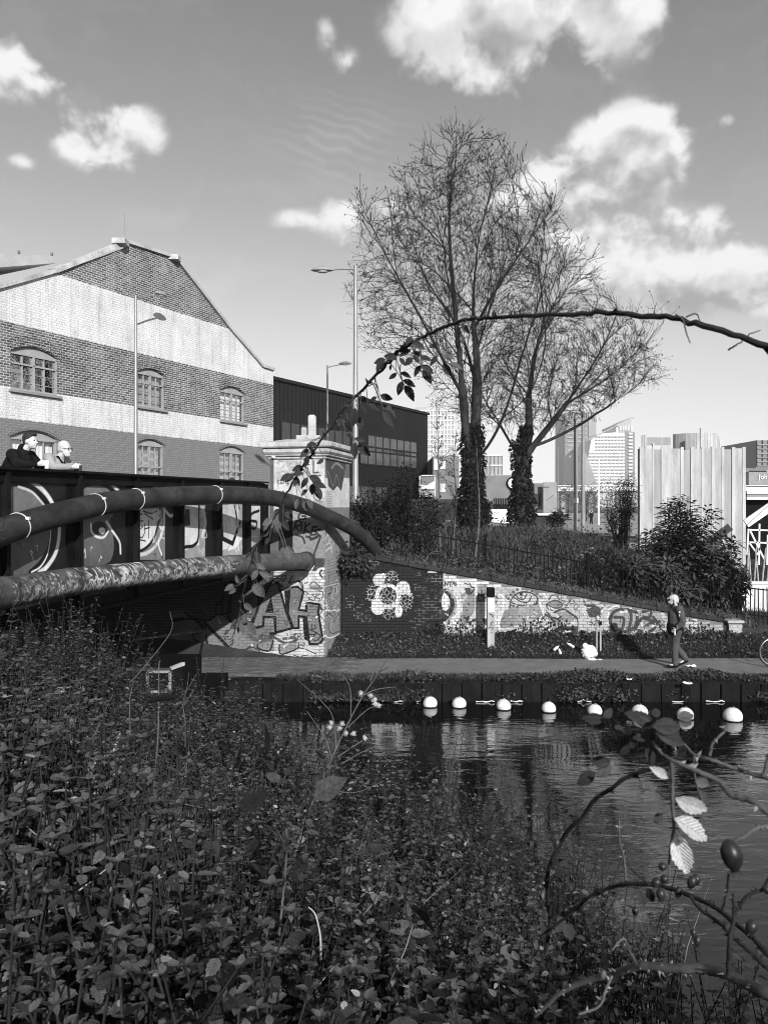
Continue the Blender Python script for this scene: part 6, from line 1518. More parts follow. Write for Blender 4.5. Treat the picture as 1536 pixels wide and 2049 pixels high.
# ------------------------------------------------------------------ shrubs of the far bank
def shrub(name, label, blobs, n, seed, leaf, size, width, stems=30, root=None, droop=.2, cat='bush', tipbias=.45, stem_m='twig'):
    """blobs: (px, py, Y, rx_px, ry_px): lobes of the crown; leaves sit on branching stems that reach into the lobes"""
    rg = np.random.default_rng(seed); root = Vector(root); t = thing(name, label, cat, tuple(root)); wgt = np.array([b[3]*b[4] for b in blobs], float); wgt /= wgt.sum()
    sb = Bag(); lp = []; ld = []; lu = []
    tips = []
    for s in range(stems):
        k = rg.choice(len(blobs), p=wgt); px, py, Y, rx, ry = blobs[k]; c = np.array(P(px, py, Y)); rr = np.array([rx/F*Y, min(rx,ry)/F*Y*.8, ry/F*Y])
        v = unit(rg.normal(0,1,3))*rg.random()**.33; e = c+v*rr; a = np.array(root)+np.array([rg.normal(0,.25)*rr[0], rg.normal(0,.1), 0])
        a[0] += (c[0]-a[0])*.55
        a[2] = max(a[2], far_z(a[0], a[1]))
        m = (a+e)/2+np.array([0,0,.25*rr[2]])+rg.normal(0,.08,3); q = catmull([a, m, e], 5); sb.tube(q, np.linspace(.02,.005,len(q)), 4); tips.append(q)
    per = n//stems
    for q in tips:
        f = rg.random(per)**tipbias; i = f*(len(q)-1.001); i0 = i.astype(int); p0 = q[i0]+(q[i0+1]-q[i0])*(i-i0)[:,None]; hd = unit(q[i0+1]-q[i0])
        side = unit(np.cross(hd, rg.normal(0,1,(per,3)))); L = rg.uniform(0,.28,per)[:,None]*(.4+.6*f[:,None]); lp.append(p0+side*L); ld.append(unit(side+hd*.5+np.array([0,0,-droop]))); lu.append(hd+np.array([0,0,.7])+rg.normal(0,.35,(per,3)))
        for j in range(6):
            s_ = rg.integers(0, per); sb.tube(np.array([p0[s_], (p0+side*L)[s_]]), np.array([.005,.003]), 3)
    lp = np.concatenate(lp); b = Bag(); b.leaves(lp, np.concatenate(ld), np.concatenate(lu), rg.uniform(.6,1.15,len(lp))*size, width); b.build('foliage', MATS[leaf], t); sb.build('stems', MATS[stem_m], t); return t
shrub('butterfly_bush', 'big leafy dark bush spilling over the ramp railing before the hut', [(1365,1050,22.2,75,65),(1330,1130,22.0,130,70),(1235,1145,21.9,85,55),(1435,1110,22.0,65,65),(1400,1185,21.6,95,45),(1270,1205,21.6,75,28),(1352,1005,22.4,34,36),(1472,1150,21.9,36,50)], 21000, 1, 'bush_leaf', .19, .6, 170, (8.3, 22.0, .9), .35)
shrub('pale_shrub', 'light leaved shrub growing through the railing left of the big bush', [(1150,1130,21.9,34,26),(1130,1175,21.7,20,20),(1165,1100,22.0,22,18)], 620, 2, 'bush_pale', .13, .9, 18, (5.4, 21.9, 1.3))
shrub('bramble_thicket', 'tangled bramble thicket beside the pier above the black wall', [(740,1010,22.2,45,55),(800,1000,22.4,60,60),(780,1070,21.9,80,40),(860,1040,22.6,40,50),(730,1075,21.6,40,28),(840,1095,21.7,50,22),(800,950,22.6,40,30)], 8500, 3, 'bramble', .10, .95, 170, (.4, 22.0, 2.5))
shrub('hanging_ivy', 'trailing ivy clump hanging at the corner of the pier and black wall', [(705,1120,20.3,22,26),(725,1130,20.2,16,22),(690,1140,20.0,12,30)], 1100, 4, 'bramble', .10, 1.0, 26, (-.6, 20.6, 2.35), .8)
shrub('dark_conifer', 'dark upright evergreen left of the timber hut', [(1250,990,27.0,22,40),(1235,1030,26.8,28,26),(1262,960,27.0,12,26)], 2600, 5, 'conifer', .12, .6, 40, (8.3, 27.0, 1.4))
shrub('young_evergreen', 'small round evergreen shrub on the mound below the grey poles', [(1118,1030,33,18,16),(1110,1040,33,12,12)], 700, 6, 'bush_leaf', .16, .8, 18, (7.4, 33.0, 2.5))
shrub('ivy_mound', 'dark ivy and bramble heap at the foot of the first trunk', [(930,1070,28.4,40,20),(905,1085,27.0,30,18)], 1300, 7, 'ivy', .14, 1.1, 24, (3.0, 28.4, 2.5))
shrub('edge_thicket', 'low scrub beside the end pier under the big bush', [(1430,1260,21.0,40,25),(1500,1260,21.2,30,22),(1380,1225,21.2,40,18)], 1500, 8, 'bramble', .12, .9, 30, (9.0, 21.1, .5))
shrub('slope_scrub', 'low leafless scrub on the slope behind the middle of the railing', [(1010,1105,22.6,50,18),(1075,1120,22.4,45,20),(960,1090,22.8,40,18)], 1500, 9, 'bramble', .08, .9, 70, (3.6, 22.6, 1.7), stem_m='dry_stem_dim')
shrub('rail_brambles', 'bramble strands tangled through the left railing above the black wall', [(850,1120,21.3,60,24),(930,1130,21.2,50,18),(770,1105,21.2,50,20)], 2600, 10, 'bramble', .085, .95, 110, (1.2, 21.3, 2.2), stem_m='dry_stem_dim')
# ground cover: mound grass, verge weeds, canal edge
clump = lambda x, y: .25+.75*np.clip(np.sin(x*1.9+np.sin(y*3)*1.2)*np.cos(x*.83+y*2.2)+.4*np.sin(x*4.3+y)+.35, 0, 1)
def cover(name, label, n, xr, yr, hfn, leaf, size, seed, kindm='grass', blade=False, lift=.0, upb=1.0, dens=None, wid=.12, height=0):
    rg = np.random.default_rng(seed); x = rg.uniform(*xr, n); y = rg.uniform(*yr, n)
    if dens is not None: k = rg.random(n) < dens(x, y); x, y = x[k], y[k]
    n = len(x); z = hfn(x, y)+lift+rg.random(n)**1.5*height*(.35+1.6*clump(x*.7, y*.7)**2); b = Bag()
    d = unit(np.stack([rg.normal(0,.5,n), rg.normal(0,.5,n), np.full(n, upb)+rg.normal(0,.2,n)], 1)); u = rg.normal(0,1,(n,3))
    if blade: b.leaves(np.stack([x,y,z],1), d, u, rg.uniform(.6,1.3,n)*size, wid, V=BLADE_V, T=BLADE_T)
    else: b.leaves(np.stack([x,y,z],1), d, u+np.array([0,0,2.]), rg.uniform(.5,1.2,n)*size, 1.0)
    o = b.build(name, MATS[leaf], None, kind='stuff'); o['label'] = label; o['category'] = kindm; return o
cover('mound_grass', 'short rough grass on the mound behind the railing', 42000, (-1,14), (22.4,34), far_h, 'grass', .16, 1, blade=True, wid=.10)
cover('mound_scrub', 'rough bramble and dead stalks over the mound', 16000, (-1,10), (22.6,29), far_h, 'bramble', .11, 21, kindm='weeds', upb=.5, dens=lambda x, y: clump(x*.6, y*.5)**2, height=.3)
cover('mound_straw', 'dry straw stalks standing in the mound grass', 5000, (-1,10), (22.6,29), far_h, 'grass_dry', .38, 22, blade=True, wid=.03)
cover('verge_weeds', 'low weeds and ivy covering the verge below the mural', 26000, (-1.6,13), (19.36,20.5), far_h, 'weed', .065, 2, kindm='weeds', upb=.45, dens=lambda x, y: clump(x, y)**1.8, height=.09)
cover('verge_grass', 'grass blades along the verge and path edge', 24000, (-1.8,13), (19.25,20.5), far_h, 'grass', .12, 3, blade=True, wid=.09)
cover('verge_litter', 'dead leaves scattered over the verge', 1500, (-1.6,13), (19.3,20.4), far_h, 'litter', .07, 4, kindm='litter', upb=.2, lift=.06, height=.1)
edge = lambda x, y: np.where(y < 16.9, -.12+(y-16.9)*1.6, -.02)
cover('edge_weeds', 'weeds trailing over the sheet piling along the canal edge', 24000, (-1.6,10.5), (16.70,17.36), edge, 'weed', .085, 5, kindm='weeds', upb=.3, dens=lambda x, y: np.where(y > 16.95, .8, np.clip(np.sin(x*1.3+2)*.8+np.sin(x*3.1)*.5+.35, 0, 1)), height=.09)
cover('edge_grass', 'grass tufts along the canal edge', 8000, (-2.4,10.5), (16.85,17.34), edge, 'grass', .12, 6, blade=True, wid=.08)
cover('edge_litter', 'dead leaves on the canal edge', 700, (-1.6,10.5), (16.9,17.36), edge, 'litter', .055, 7, kindm='litter', upb=.2, height=.06)
cover('wall_foot_weeds', 'taller weeds at the foot of the mural wall', 3600, (-1,9.5), (20.1,20.46), far_h, 'bramble', .10, 8, kindm='weeds', upb=.6, height=.26, dens=clump)
cover('coping_weeds', 'weeds and dead stalks growing over the wall coping', 6500, (-.9,9.6), (20.62,21.5), lambda x, y: walltop(x)-.1, 'weed', .09, 9, kindm='weeds', upb=.6, height=.28, dens=clump)
cover('coping_grass', 'dry grass stalks behind the wall coping', 7000, (-.9,10), (20.6,21.9), lambda x, y: walltop(x)-.12, 'grass_dry', .26, 10, blade=True, wid=.035)

# ------------------------------------------------------------------ nettle bed of the near bank
def nettles():
    rg = np.random.default_rng(77); sb = Bag(); L = []; pale = []
    cell = .088; xs_ = np.arange(-7.5, 5.2, cell); ys_ = np.arange(1.3, 12.6, cell)
    X, Y = np.meshgrid(xs_, ys_); X = X.ravel()+rg.uniform(-.07,.07,X.size); Y = Y.ravel()+rg.uniform(-.07,.07,Y.size)
    d = shore(X)-Y; px = CX+X/Y*F
    ok = (d > -.15) & (px > -160) & (px < 1700) & (rg.random(len(X)) < np.clip(1.15-.05*Y, .55, 1))
    lump_ = np.sin(X*3.1+np.sin(Y*2.3)*1.3)*np.cos(Y*2.9+X*.7)+.4*np.sin(X*6.1+Y*4.7); ok &= rg.random(len(X)) < np.clip(1.0+lump_*.9, .22, 1)
    X, Y, d = X[ok], Y[ok], d[ok]
    big = np.sin(X*1.1+1)*np.cos(Y*.9+.5)*.5+np.sin(X*2.7+Y*1.9)*.3
    H = np.clip(.80+.42*big+rg.normal(0,.13,len(X)), .35, 1.5)
    tall = rg.random(len(X)) < .05; H = np.where(tall, H*1.32, H)
    H += .32*sst(.2,-.9,X)*sst(6.5,8.5,Y)*(.4+.6*rg.random(len(X)))
    H += .38*sst(-2.6,-3.6,X)*sst(7.0,9.0,Y)*rg.random(len(X))
    H = np.where(Y < 3.0, np.minimum(H, .25+.26*Y), H)
    G = near_h(X, Y); n = len(X)
    lean = rg.normal(0,.16,(n,2))
    for i in range(n):
        h = H[i]; a = np.array([X[i], Y[i], G[i]-.05]); e = np.array([X[i]+lean[i,0]*h, Y[i]+lean[i,1]*h, G[i]+h]); m = (a+e)/2+np.array([lean[i,0]*-.12*h, 0, .02])
        q = np.array([a, m, e]); sb.tube(q, np.array([.006,.005,.003]), 3)
        nn = max(3, int(h*.62/.062)); f = 1-np.arange(nn)*.062/h*rg.uniform(.85,1.15); f = f[f > .12]; nn = len(f)
        base = a*(1-f[:,None])+e*f[:,None]+np.array([lean[i,0]*-.06*h,0,0])*(4*f*(1-f))[:,None]
        th = rg.uniform(0, math.pi)+np.arange(nn)*math.pi/2+rg.normal(0,.25,nn)
        sz = (.046+.036*np.clip((1-f)*3, 0, 1))*rg.choice([.55,.75,.95,1.2])*rg.uniform(.85,1.15)*np.where(np.arange(nn) == 0, .75, 1.0)
        near = Y[i] < 5
        for s in (0, math.pi):
            t = th+s; out = np.stack([np.cos(t), np.sin(t), rg.normal(-.05,.28,nn)], 1); p = base+out*.012
            L.append((p, out, np.array([0,0,1.])+rg.normal(0,.25,(nn,3)), sz*rg.uniform(.85,1.1,nn)))
        if rg.random() < .5 or near:      # small top cross of leaves
            t = rg.uniform(0,6.28)+np.arange(4)*math.pi/2; out = np.stack([np.cos(t), np.sin(t), np.full(4,.35)], 1); L.append((np.repeat(e[None],4,0), out, np.tile([0,0,1.],(4,1)), np.full(4,.042)*rg.uniform(.8,1.2,4)))
    P_ = np.concatenate([l[0] for l in L]); D_ = np.concatenate([l[1] for l in L]); U_ = np.concatenate([l[2] for l in L]); S_ = np.concatenate([l[3] for l in L])
    pl_ = np.random.default_rng(5).random(len(P_)) < .035  # random share of leaves painted pale as sun highlights
    for nm, k, m, lab in (('nettle_bed', ~pl_, 'nettle', 'dense dark nettle bed covering the near bank'), ('highlight_nettle_leaves', pl_, 'nettle_highlight', 'pale leaves coloured as sun highlights among the near bank nettles')):
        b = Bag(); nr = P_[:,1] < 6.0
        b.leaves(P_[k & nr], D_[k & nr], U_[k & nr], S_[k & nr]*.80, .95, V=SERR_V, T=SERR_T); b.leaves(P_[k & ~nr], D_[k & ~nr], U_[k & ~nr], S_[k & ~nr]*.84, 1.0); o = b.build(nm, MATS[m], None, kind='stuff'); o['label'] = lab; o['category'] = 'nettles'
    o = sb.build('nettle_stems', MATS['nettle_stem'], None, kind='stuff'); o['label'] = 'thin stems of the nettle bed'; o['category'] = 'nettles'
    print('nettle leaves', len(P_), 'stems', n)
nettles()
# dense low leaves that fill the bed between the stems
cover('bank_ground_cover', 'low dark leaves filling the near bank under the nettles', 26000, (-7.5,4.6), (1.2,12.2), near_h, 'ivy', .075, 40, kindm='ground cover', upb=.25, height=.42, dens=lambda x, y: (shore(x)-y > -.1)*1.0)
dens_b = lambda x, y: (shore(x)-y > .2)*.8
o = cover('dead_grass', 'thin dead grass blades and straw among the nettles', 2600, (-7.0,4.0), (4.0,11.5), near_h, 'grass_dry', .75, 41, blade=True, upb=.75, wid=.008, dens=dens_b, height=.35)
cover('dock_leaves', 'broader dull leaves scattered low through the near bank', 1600, (-6.5,4.0), (1.8,11), near_h, 'bramble', .11, 42, kindm='weeds', upb=.15, dens=dens_b, height=.75)
# bigger bramble leaves close to the viewpoint
rg = np.random.default_rng(8)
bl = Bag(); n = 240; x = rg.uniform(-2.2,1.6,n); y = rg.uniform(1.9,4.2,n); z = near_h(x,y)+rg.uniform(.35,.8,n)
z = np.minimum(z, 3.8-.68*y+rg.uniform(-.15,.15,n)); dd = np.stack([rg.normal(0,1,n), rg.normal(-.3,.8,n), rg.normal(-.1,.3,n)], 1)
bl.leaves(np.stack([x,y,z],1), dd, np.array([0,-.35,1.])+rg.normal(0,.3,(n,3)), rg.uniform(.06,.11,n), 1.25, V=OVAL_V, T=OVAL_T)
o = bl.build('bramble_leaves', MATS['bramble'], None, kind='stuff'); o['label'] = 'larger bramble leaves in the nearest part of the bank'; o['category'] = 'bramble'

# ------------------------------------------------------------------ dry stalks standing in the bed
def stalk(name, label, frame, lines, Y, m, heads=(), r=.004, hr=.02, cat='dry plant', tilt=0.0):
    ox, oy, k = frame; w_ = lambda q, dy=0: np.array(P(ox+q[0]/k, oy+q[1]/k, Y+dy))
    base = w_(lines[0][0]); t = thing(name, label, cat, tuple(base))
    for i, ln in enumerate(lines):
        dy = random.uniform(-.12,.12) if i else 0
        pts = [w_(q, dy*j/max(1,len(ln)-1)) for j, q in enumerate(ln)]; q = catmull(pts, 5) if len(pts) > 2 else np.array(pts)
        b = MB(); rr = r if i == 0 else r*.62
        b.tube([Vector(v) for v in q], list(np.linspace(rr, rr*.45, len(q))), 6); b.build('stem' if i == 0 else 'branch', MATS[m], t, smooth=True)
    for (x, y) in heads:
        c = w_((x,y)); b = MB(); b.ball(c, hr, 8, 6)
        for j in range(16):
            v = Vector((random.gauss(0,1), random.gauss(0,1), random.gauss(0,1))).normalized(); b.bar(Vector(c)+v*hr*.8, Vector(c)+v*hr*1.45, .003)
        b.build('seed_head', MATS['dry_stem'], t)
C5 = (0, 1600, 2.56); C2 = (0, 1200, 2.954); C3 = (500, 1280, 3.072)
stalk('dry_stalk', 'tall pale forked stalk standing at the lower left corner', C5, [[(252,1200),(248,1040),(255,600),(270,180)],[(250,1040),(120,970),(0,920)],[(258,1040),(400,920),(530,800),(585,690)],[(255,585),(110,510),(0,450)],[(260,570),(400,470),(640,280)],[(268,235),(200,190),(140,140)],[(275,240),(310,215)],[(245,720),(110,530),(20,420)],[(215,870),(150,640),(60,490),(0,440)],[(285,565),(350,545)]], 2.3, 'dry_stem', r=.0055)
stalk('dry_thistle', 'dead thistle with fluffy seed heads in front of the canal', C3, [[(210,1290),(320,1130),(430,900),(520,690),(600,520),(690,350),(760,250),(850,110)],[(600,540),(720,430),(780,412)],[(530,670),(510,480),(440,380),(290,245)],[(620,470),(612,290),(540,180)],[(700,340),(780,305),(900,290)],[(500,720),(460,600),(350,440)],[(540,720),(700,620),(850,595),(1000,600)],[(560,765),(690,690),(815,640)],[(790,200),(850,170)],[(740,260),(765,170)],[(430,910),(640,940),(820,870)]], 6.0, 'dry_stem_dim',
      [(500,512),(490,540),(565,518),(550,545),(680,330),(740,345),(765,370),(770,395),(790,405),(705,605),(635,578),(590,575)], r=.008, hr=.018)
stalk('fallen_stem', 'thick pale fallen stem curving through the left nettles', C2, [[(-40,1318),(120,1290),(250,1260),(470,1200),(600,1120),(665,1060),(672,980)],[(600,1110),(550,1040),(520,1000)]], 3.6, 'dry_stem', r=.012)
stalk('fallen_stem', 'short pale arched stem above the thick fallen one', C2, [[(440,1070),(540,980),(660,900),(690,840),(710,790)],[(660,900),(700,880)]], 4.0, 'dry_stem', r=.010)
stalk('fallen_stem', 'long bent stem at the left border arching down', C2, [[(100,1110),(85,960),(45,810),(0,715),(-40,660)],[(0,980),(80,890),(210,870)]], 3.4, 'dry_stem_dim', r=.011)
stalk('fallen_stem', 'pair of horizontal straw stems low at the left', C2, [[(-20,1425),(200,1400),(440,1420),(640,1450)],[(-20,1445),(240,1440)]], 2.9, 'dry_stem_dim', r=.008)
stalk('fallen_stem', 'straight straw stem lying across the left middle', C2, [[(420,1390),(700,1330),(910,1290),(1150,1310),(1300,1330)],[(940,1180),(1200,1230)]], 3.7, 'dry_stem_dim', r=.006)
stalk('dry_stalk', 'slim upright stalk by the gap left of the canal', C2, [[(915,1290),(910,1100),(935,800),(940,400),(950,360)],[(770,800),(768,600),(790,480)],[(770,490),(850,400),(1010,190),(1005,70)]], 5.2, 'dry_stem_dim', r=.007)
stalk('dry_stalk', 'thin stalk pair rising before the brick path', C2, [[(1095,870),(1095,720),(1085,590),(1160,440)],[(1085,590),(1110,500),(1115,430)],[(1090,620),(1140,540)]], 6.4, 'dry_stem_dim', r=.005)
stalk('dry_stalk', 'bare stalk with paired twigs in the lower middle', (500,1600,2.56), [[(130,820),(155,640),(190,250),(185,150)],[(190,250),(230,210)],[(150,690),(180,700)],[(185,240),(130,140)]], 3.0, 'dry_stem_dim', r=.006)
stalk('dry_stalk', 'pale broken stem arched in the lower middle', (500,1600,2.56), [[(362,820),(360,700),(335,590),(300,550)],[(290,1005),(360,940),(430,855)],[(700,975),(740,880),(790,780),(835,640)],[(580,590),(630,530),(655,470)]], 2.6, 'dry_stem', r=.004)

# ------------------------------------------------------------------ people
def cap_mesh(mb, a, b, ra, rb, n=14):
    a = Vector(a); b = Vector(b); t = (b-a); L = t.length; t = t/L if L > 1e-6 else Vector((0,0,1)); pts = []; rr = []
    for k in range(5): th = math.pi/2*k/5; pts.append(a-t*ra*math.cos(th)); rr.append(max(.001, ra*math.sin(th)))
    pts.append(a); rr.append(ra); pts.append(b); rr.append(rb)
    for k in range(4, -1, -1): th = math.pi/2*k/5; pts.append(b+t*rb*math.cos(th)); rr.append(max(.001, rb*math.sin(th)))
    mb.tube(pts, rr, n)
def blob(name, prims, voxel, material, par, xf, sm=3):
    mb = MB()
    for p in prims:
        if p[0] == 'c': cap_mesh(mb, *p[1:])
        else: mb.ball(p[1], p[2], 18, 12, p[3] if len(p) > 3 else None)
    me = mb.mesh('tmp'); o = bpy.data.objects.new('tmp', me); COL.objects.link(o)
    m = o.modifiers.new('r', 'REMESH'); m.mode = 'VOXEL'; m.voxel_size = voxel; m.use_smooth_shade = True
    s = o.modifiers.new('s', 'SMOOTH'); s.factor = .5; s.iterations = sm
    bpy.context.view_layer.update(); res = bpy.data.meshes.new_from_object(o.evaluated_get(bpy.context.evaluated_depsgraph_get()))
    bpy.data.objects.remove(o); bpy.data.meshes.remove(me); res.transform(xf); res.materials.clear(); res.name = name
    return link(name, res, MATS[material], par)
RY = lambda a: Matrix.Rotation(a, 3, 'Y')
def hand(w, fwd, side, up, curl=1.0, s=1.0):
    """palm and five fingers, curled towards -up; w wrist, all unit vectors"""
    w = Vector(w); f = Vector(fwd).normalized(); sd = Vector(side).normalized(); u = Vector(up).normalized(); out = [('c', w, w+f*.05*s, .026*s, .034*s), ('c', w+f*.04*s+sd*.02*s, w+f*.075*s+sd*.026*s, .018*s, .015*s), ('c', w+f*.04*s-sd*.02*s, w+f*.075*s-sd*.026*s, .018*s, .014*s)]
    for i, (o_, L) in enumerate(((.030,.070),(.010,.080),(-.011,.075),(-.031,.058))):
        b = w+f*.08*s+sd*o_*s; k1 = b+(f*math.cos(.5*curl)-u*math.sin(.5*curl))*L*.42*s; k2 = k1+(f*math.cos(1.3*curl)-u*math.sin(1.3*curl))*L*.33*s; k3 = k2+(f*math.cos(2.0*curl)-u*math.sin(2.0*curl))*L*.27*s
        out += [('c', b, k1, .0092*s, .0085*s), ('c', k1, k2, .0085*s, .008*s), ('c', k2, k3, .008*s, .007*s)]
    b = w+f*.03*s+sd*.034*s; k1 = b+(f*.7+sd*.6-u*.2).normalized()*.035*s; k2 = k1+(f*.8+sd*.1-u*.55).normalized()*.03*s
    return out+[('c', b, k1, .012*s, .010*s), ('c', k1, k2, .010*s, .008*s)]
def head(c, tilt=0.0, s=1.0, back=(-.02,0)):
    c = Vector(c); q = lambda x, y, z: c+RY(tilt) @ Vector((x*s, y*s, z*s))
    R_ = RY(tilt)
    pr = [('e', q(-.015,0,.025), (.098*s,.077*s,.100*s), R_), ('e', q(.025,0,-.04), (.070*s,.062*s,.075*s), R_), ('e', q(.058,0,-.085), (.030*s,.034*s,.026*s), R_), ('c', q(.082,0,.012), q(.108,0,-.022), .011*s, .014*s),
          ('e', q(.082,0,-.052), (.014*s,.024*s,.010*s), R_), ('e', q(.080,0,-.066), (.013*s,.021*s,.008*s), R_), ('c', q(.074,-.03,.028), q(.074,.03,.028), .014*s, .014*s), ('e', q(-.01,.077,-.01), (.020*s,.010*s,.030*s), R_), ('e', q(-.01,-.077,-.01), (.020*s,.010*s,.030*s), R_)]
    return pr, q, R_
def person(label, origin, yaw, spec, voxel=.014, cat='person', group=None):
    t = thing('person', label, cat, tuple(origin), group); xf = Matrix.Translation(origin) @ Matrix.Rotation(yaw, 4, 'Z')
    S = spec; J = S['j']
    hp, q, R_ = head(J['head'], S.get('tilt', 0)); V_ = Vector
    skin = list(hp)+[('c', V_(J['neck']), V_(J['head'])+V_((-.02,0,-.06)), .062, .052), ('c', V_(J['pelvis']), V_(J['chest']), .13, .14), ('c', V_(J['chest']), V_(J['neck']), .12, .06)]
    for s_ in ('l', 'r'):
        skin += [('c', J['sh'+s_], J['el'+s_], .05, .042), ('c', J['el'+s_], J['wr'+s_], .042, .028), ('c', J['hip'+s_], J['kn'+s_], .075, .055), ('c', J['kn'+s_], J['an'+s_], .052, .036), ('c', J['an'+s_], J['toe'+s_], .036, .03)]
        skin += [('c', J['chest'], J['sh'+s_], .08, .055), ('c', J['pelvis'], J['hip'+s_], .10, .085)]
        hv = J.get('hd'+s_)
        if hv: skin += hand(J['wr'+s_], *hv)
        else: skin += hand(J['wr'+s_], V_(J['wr'+s_])-V_(J['el'+s_]), (1,0,0), (0,1 if s_ == 'l' else -1,0))
    blob('body', skin, voxel*.7 if voxel < .016 else voxel, 'skin', t, xf, 2)
    top = []; tr = []; sho = []
    b_ = S.get('bulk', .03)
    top += [('c', J['pelvis'], J['chest'], .14+b_, .15+b_), ('c', J['chest'], V_(J['neck'])-V_((0,0,.03)), .14+b_*.6, .075)]
    for s_ in ('l', 'r'):
        top += [('c', J['chest'], J['sh'+s_], .10+b_*.5, .07+b_*.5), ('c', J['sh'+s_], J['el'+s_], .062+b_*.5, .058+b_*.4), ('c', J['el'+s_], V_(J['wr'+s_]).lerp(V_(J['el'+s_]), .12), .056+b_*.4, .042+b_*.2)]
        tr += [('c', J['pelvis'], J['hip'+s_], .125, .11), ('c', J['hip'+s_], J['kn'+s_], .098, .082), ('c', J['kn'+s_], V_(J['an'+s_])+V_((0,0,.03)), .080, .078)]
        sho += [('c', V_(J['an'+s_])+V_((-.04,0,-.035)), V_(J['toe'+s_]), .045, .036), ('c', V_(J['an'+s_])+V_((0,0,.02)), V_(J['an'+s_])+V_((0,0,-.04)), .045, .045)]
    if S.get('collar'): top += [('c', V_(J['neck'])+V_((-.03,0,-.05)), V_(J['neck'])+V_((-.03,0,.025)), .085, .075)]
    blob('jacket', top, voxel, S['top'], t, xf, 3); blob('trousers', tr, voxel, S['legs'], t, xf, 3); blob('shoes', sho, voxel, 'cloth_black', t, xf, 2)
    hair = S.get('hair')
    if hair:
        hs = [('e', q(-.03,0,.055), (.100,.086,.088), R_), ('e', q(-.070,0,.015), (.050,.076,.075), R_)]
        if S.get('long'): hs += [('c', q(-.06,0,0), q(-.08,0,-.18), .085, .07), ('c', q(-.02,.06,0), q(-.03,.07,-.17), .03, .03), ('c', q(-.02,-.06,0), q(-.03,-.07,-.17), .03, .03)]
        if S.get('quiff'): hs += [('e', q(.045,0,.105), (.05,.06,.03), R_)]
        blob('hair', hs, voxel*.8, hair, t, xf, 1)
    if S.get('beard'): blob('beard', [('e', q(.06,0,-.085), (.035,.045,.035), R_), ('c', q(.02,.058,-.05), q(.05,.03,-.09), .02, .025), ('c', q(.02,-.058,-.05), q(.05,-.03,-.09), .02, .025)], voxel*.7, S['beard'], t, xf, 1)
    em = MB()
    for s_ in (-1, 1): em.ball(q(.083, .03*s_, .012), (.007,.011,.007), 8, 5)
    em.v = [tuple(xf @ Vector(v)) for v in em.v]; em.build('eyes', MATS['hair_dark'], t, smooth=True)
    if S.get('glasses'):
        g_ = MB()
        for s_ in (-1, 1):
            g_.tube([q(.098, .033*s_+.026*math.cos(a), .012+.02*math.sin(a)) for a in np.linspace(0, 6.283, 13)], .0035, 5, cap=False); g_.tube([q(.095,.058*s_,.018), q(.03,.080*s_,.02), q(-.01,.082*s_,.012)], .0032, 5)
        g_.tube([q(.1,-.01,.015), q(.1,.01,.015)], .003, 5); g_.v = [tuple(xf @ Vector(v)) for v in g_.v]; g_.build('glasses', MATS['hair_dark'], t)
    return t, q, xf, R_
def placed(mb, xf, nm, m, t, smooth=True):
    mb.v = [tuple(xf @ Vector(v)) for v in mb.v]; return mb.build(nm, MATS[m], t, smooth=smooth)
DECK = 3.22
def lean_joints(h, headx, dy=0.0):
    return dict(pelvis=(-.30,0,.93), chest=(-.10,0,1.24), neck=(.0,0,h-.24), head=(headx,0,h-.115), hipl=(-.30,.09,.88), hipr=(-.30,-.09,.88), knl=(-.24,.10,.47), knr=(-.30,-.10,.47), anl=(-.32,.10,.09), anr=(-.38,-.10,.09), toel=(-.14,.11,.04), toer=(-.20,-.11,.04),
        shl=(-.06,.19,1.34), shr=(-.06,-.19,1.34), ell=(.06,.24,1.20), elr=(.06,-.24,1.20), wrl=(.27,.085,1.20), wrr=(.27,-.085,1.20),
        hdl=((.9,-.45,.15),(0,-.2,1),(0,1,.1),.9), hdr=((.9,.45,.15),(0,.2,1),(0,-1,.1),.9))
byaw = math.atan2(BP.n.y, BP.n.x)
for (px, h, lab, sp) in ((93, 1.66, 'dark haired person in a black coat leaning on the bridge with a drink', dict(top='cloth_black', legs='cloth_black', hair='hair_dark', collar=True, quiff=True, bulk=.045, tilt=.0)),
                         (160, 1.60, 'grey haired person in glasses and grey jacket leaning on the bridge', dict(top='cloth_grey', legs='cloth_black', hair='hair_grey', glasses=True, beard='hair_grey', bulk=.03, tilt=.08))):
    u = BP.Y(px)[0]; o = BP.pt(u, DECK+.01, -.36); sp['j'] = lean_joints(h, .10); t, q, xf, R_ = person(lab, o, byaw, sp, .013)
    if px < 120:
        cup = MB(); cup.lathe((.37,0,1.19), [(.028,-.05),(.036,.07),(.033,.07),(.026,-.04)], 14); placed(cup, xf, 'cup', 'white_paint', t)
    else:
        cup = MB(); cup.lathe((.36,0,1.18), [(.03,-.05),(.034,.05),(.03,.05)], 14); placed(cup, xf, 'cup', 'room_dark', t)
        sc = MB(); sc.add([(.02,.02,1.36),(.06,-.12,1.30),(.10,-.10,1.16),(.07,.02,1.2)], [(0,1,2,3)]); 
        bl_ = blob('scarf', [('c', (.01,.05,1.36), (.085,.01,1.20), .035, .03), ('c', (.01,-.06,1.36), (.085,-.01,1.20), .03, .03)], .013, 'cloth_black', t, xf, 1)
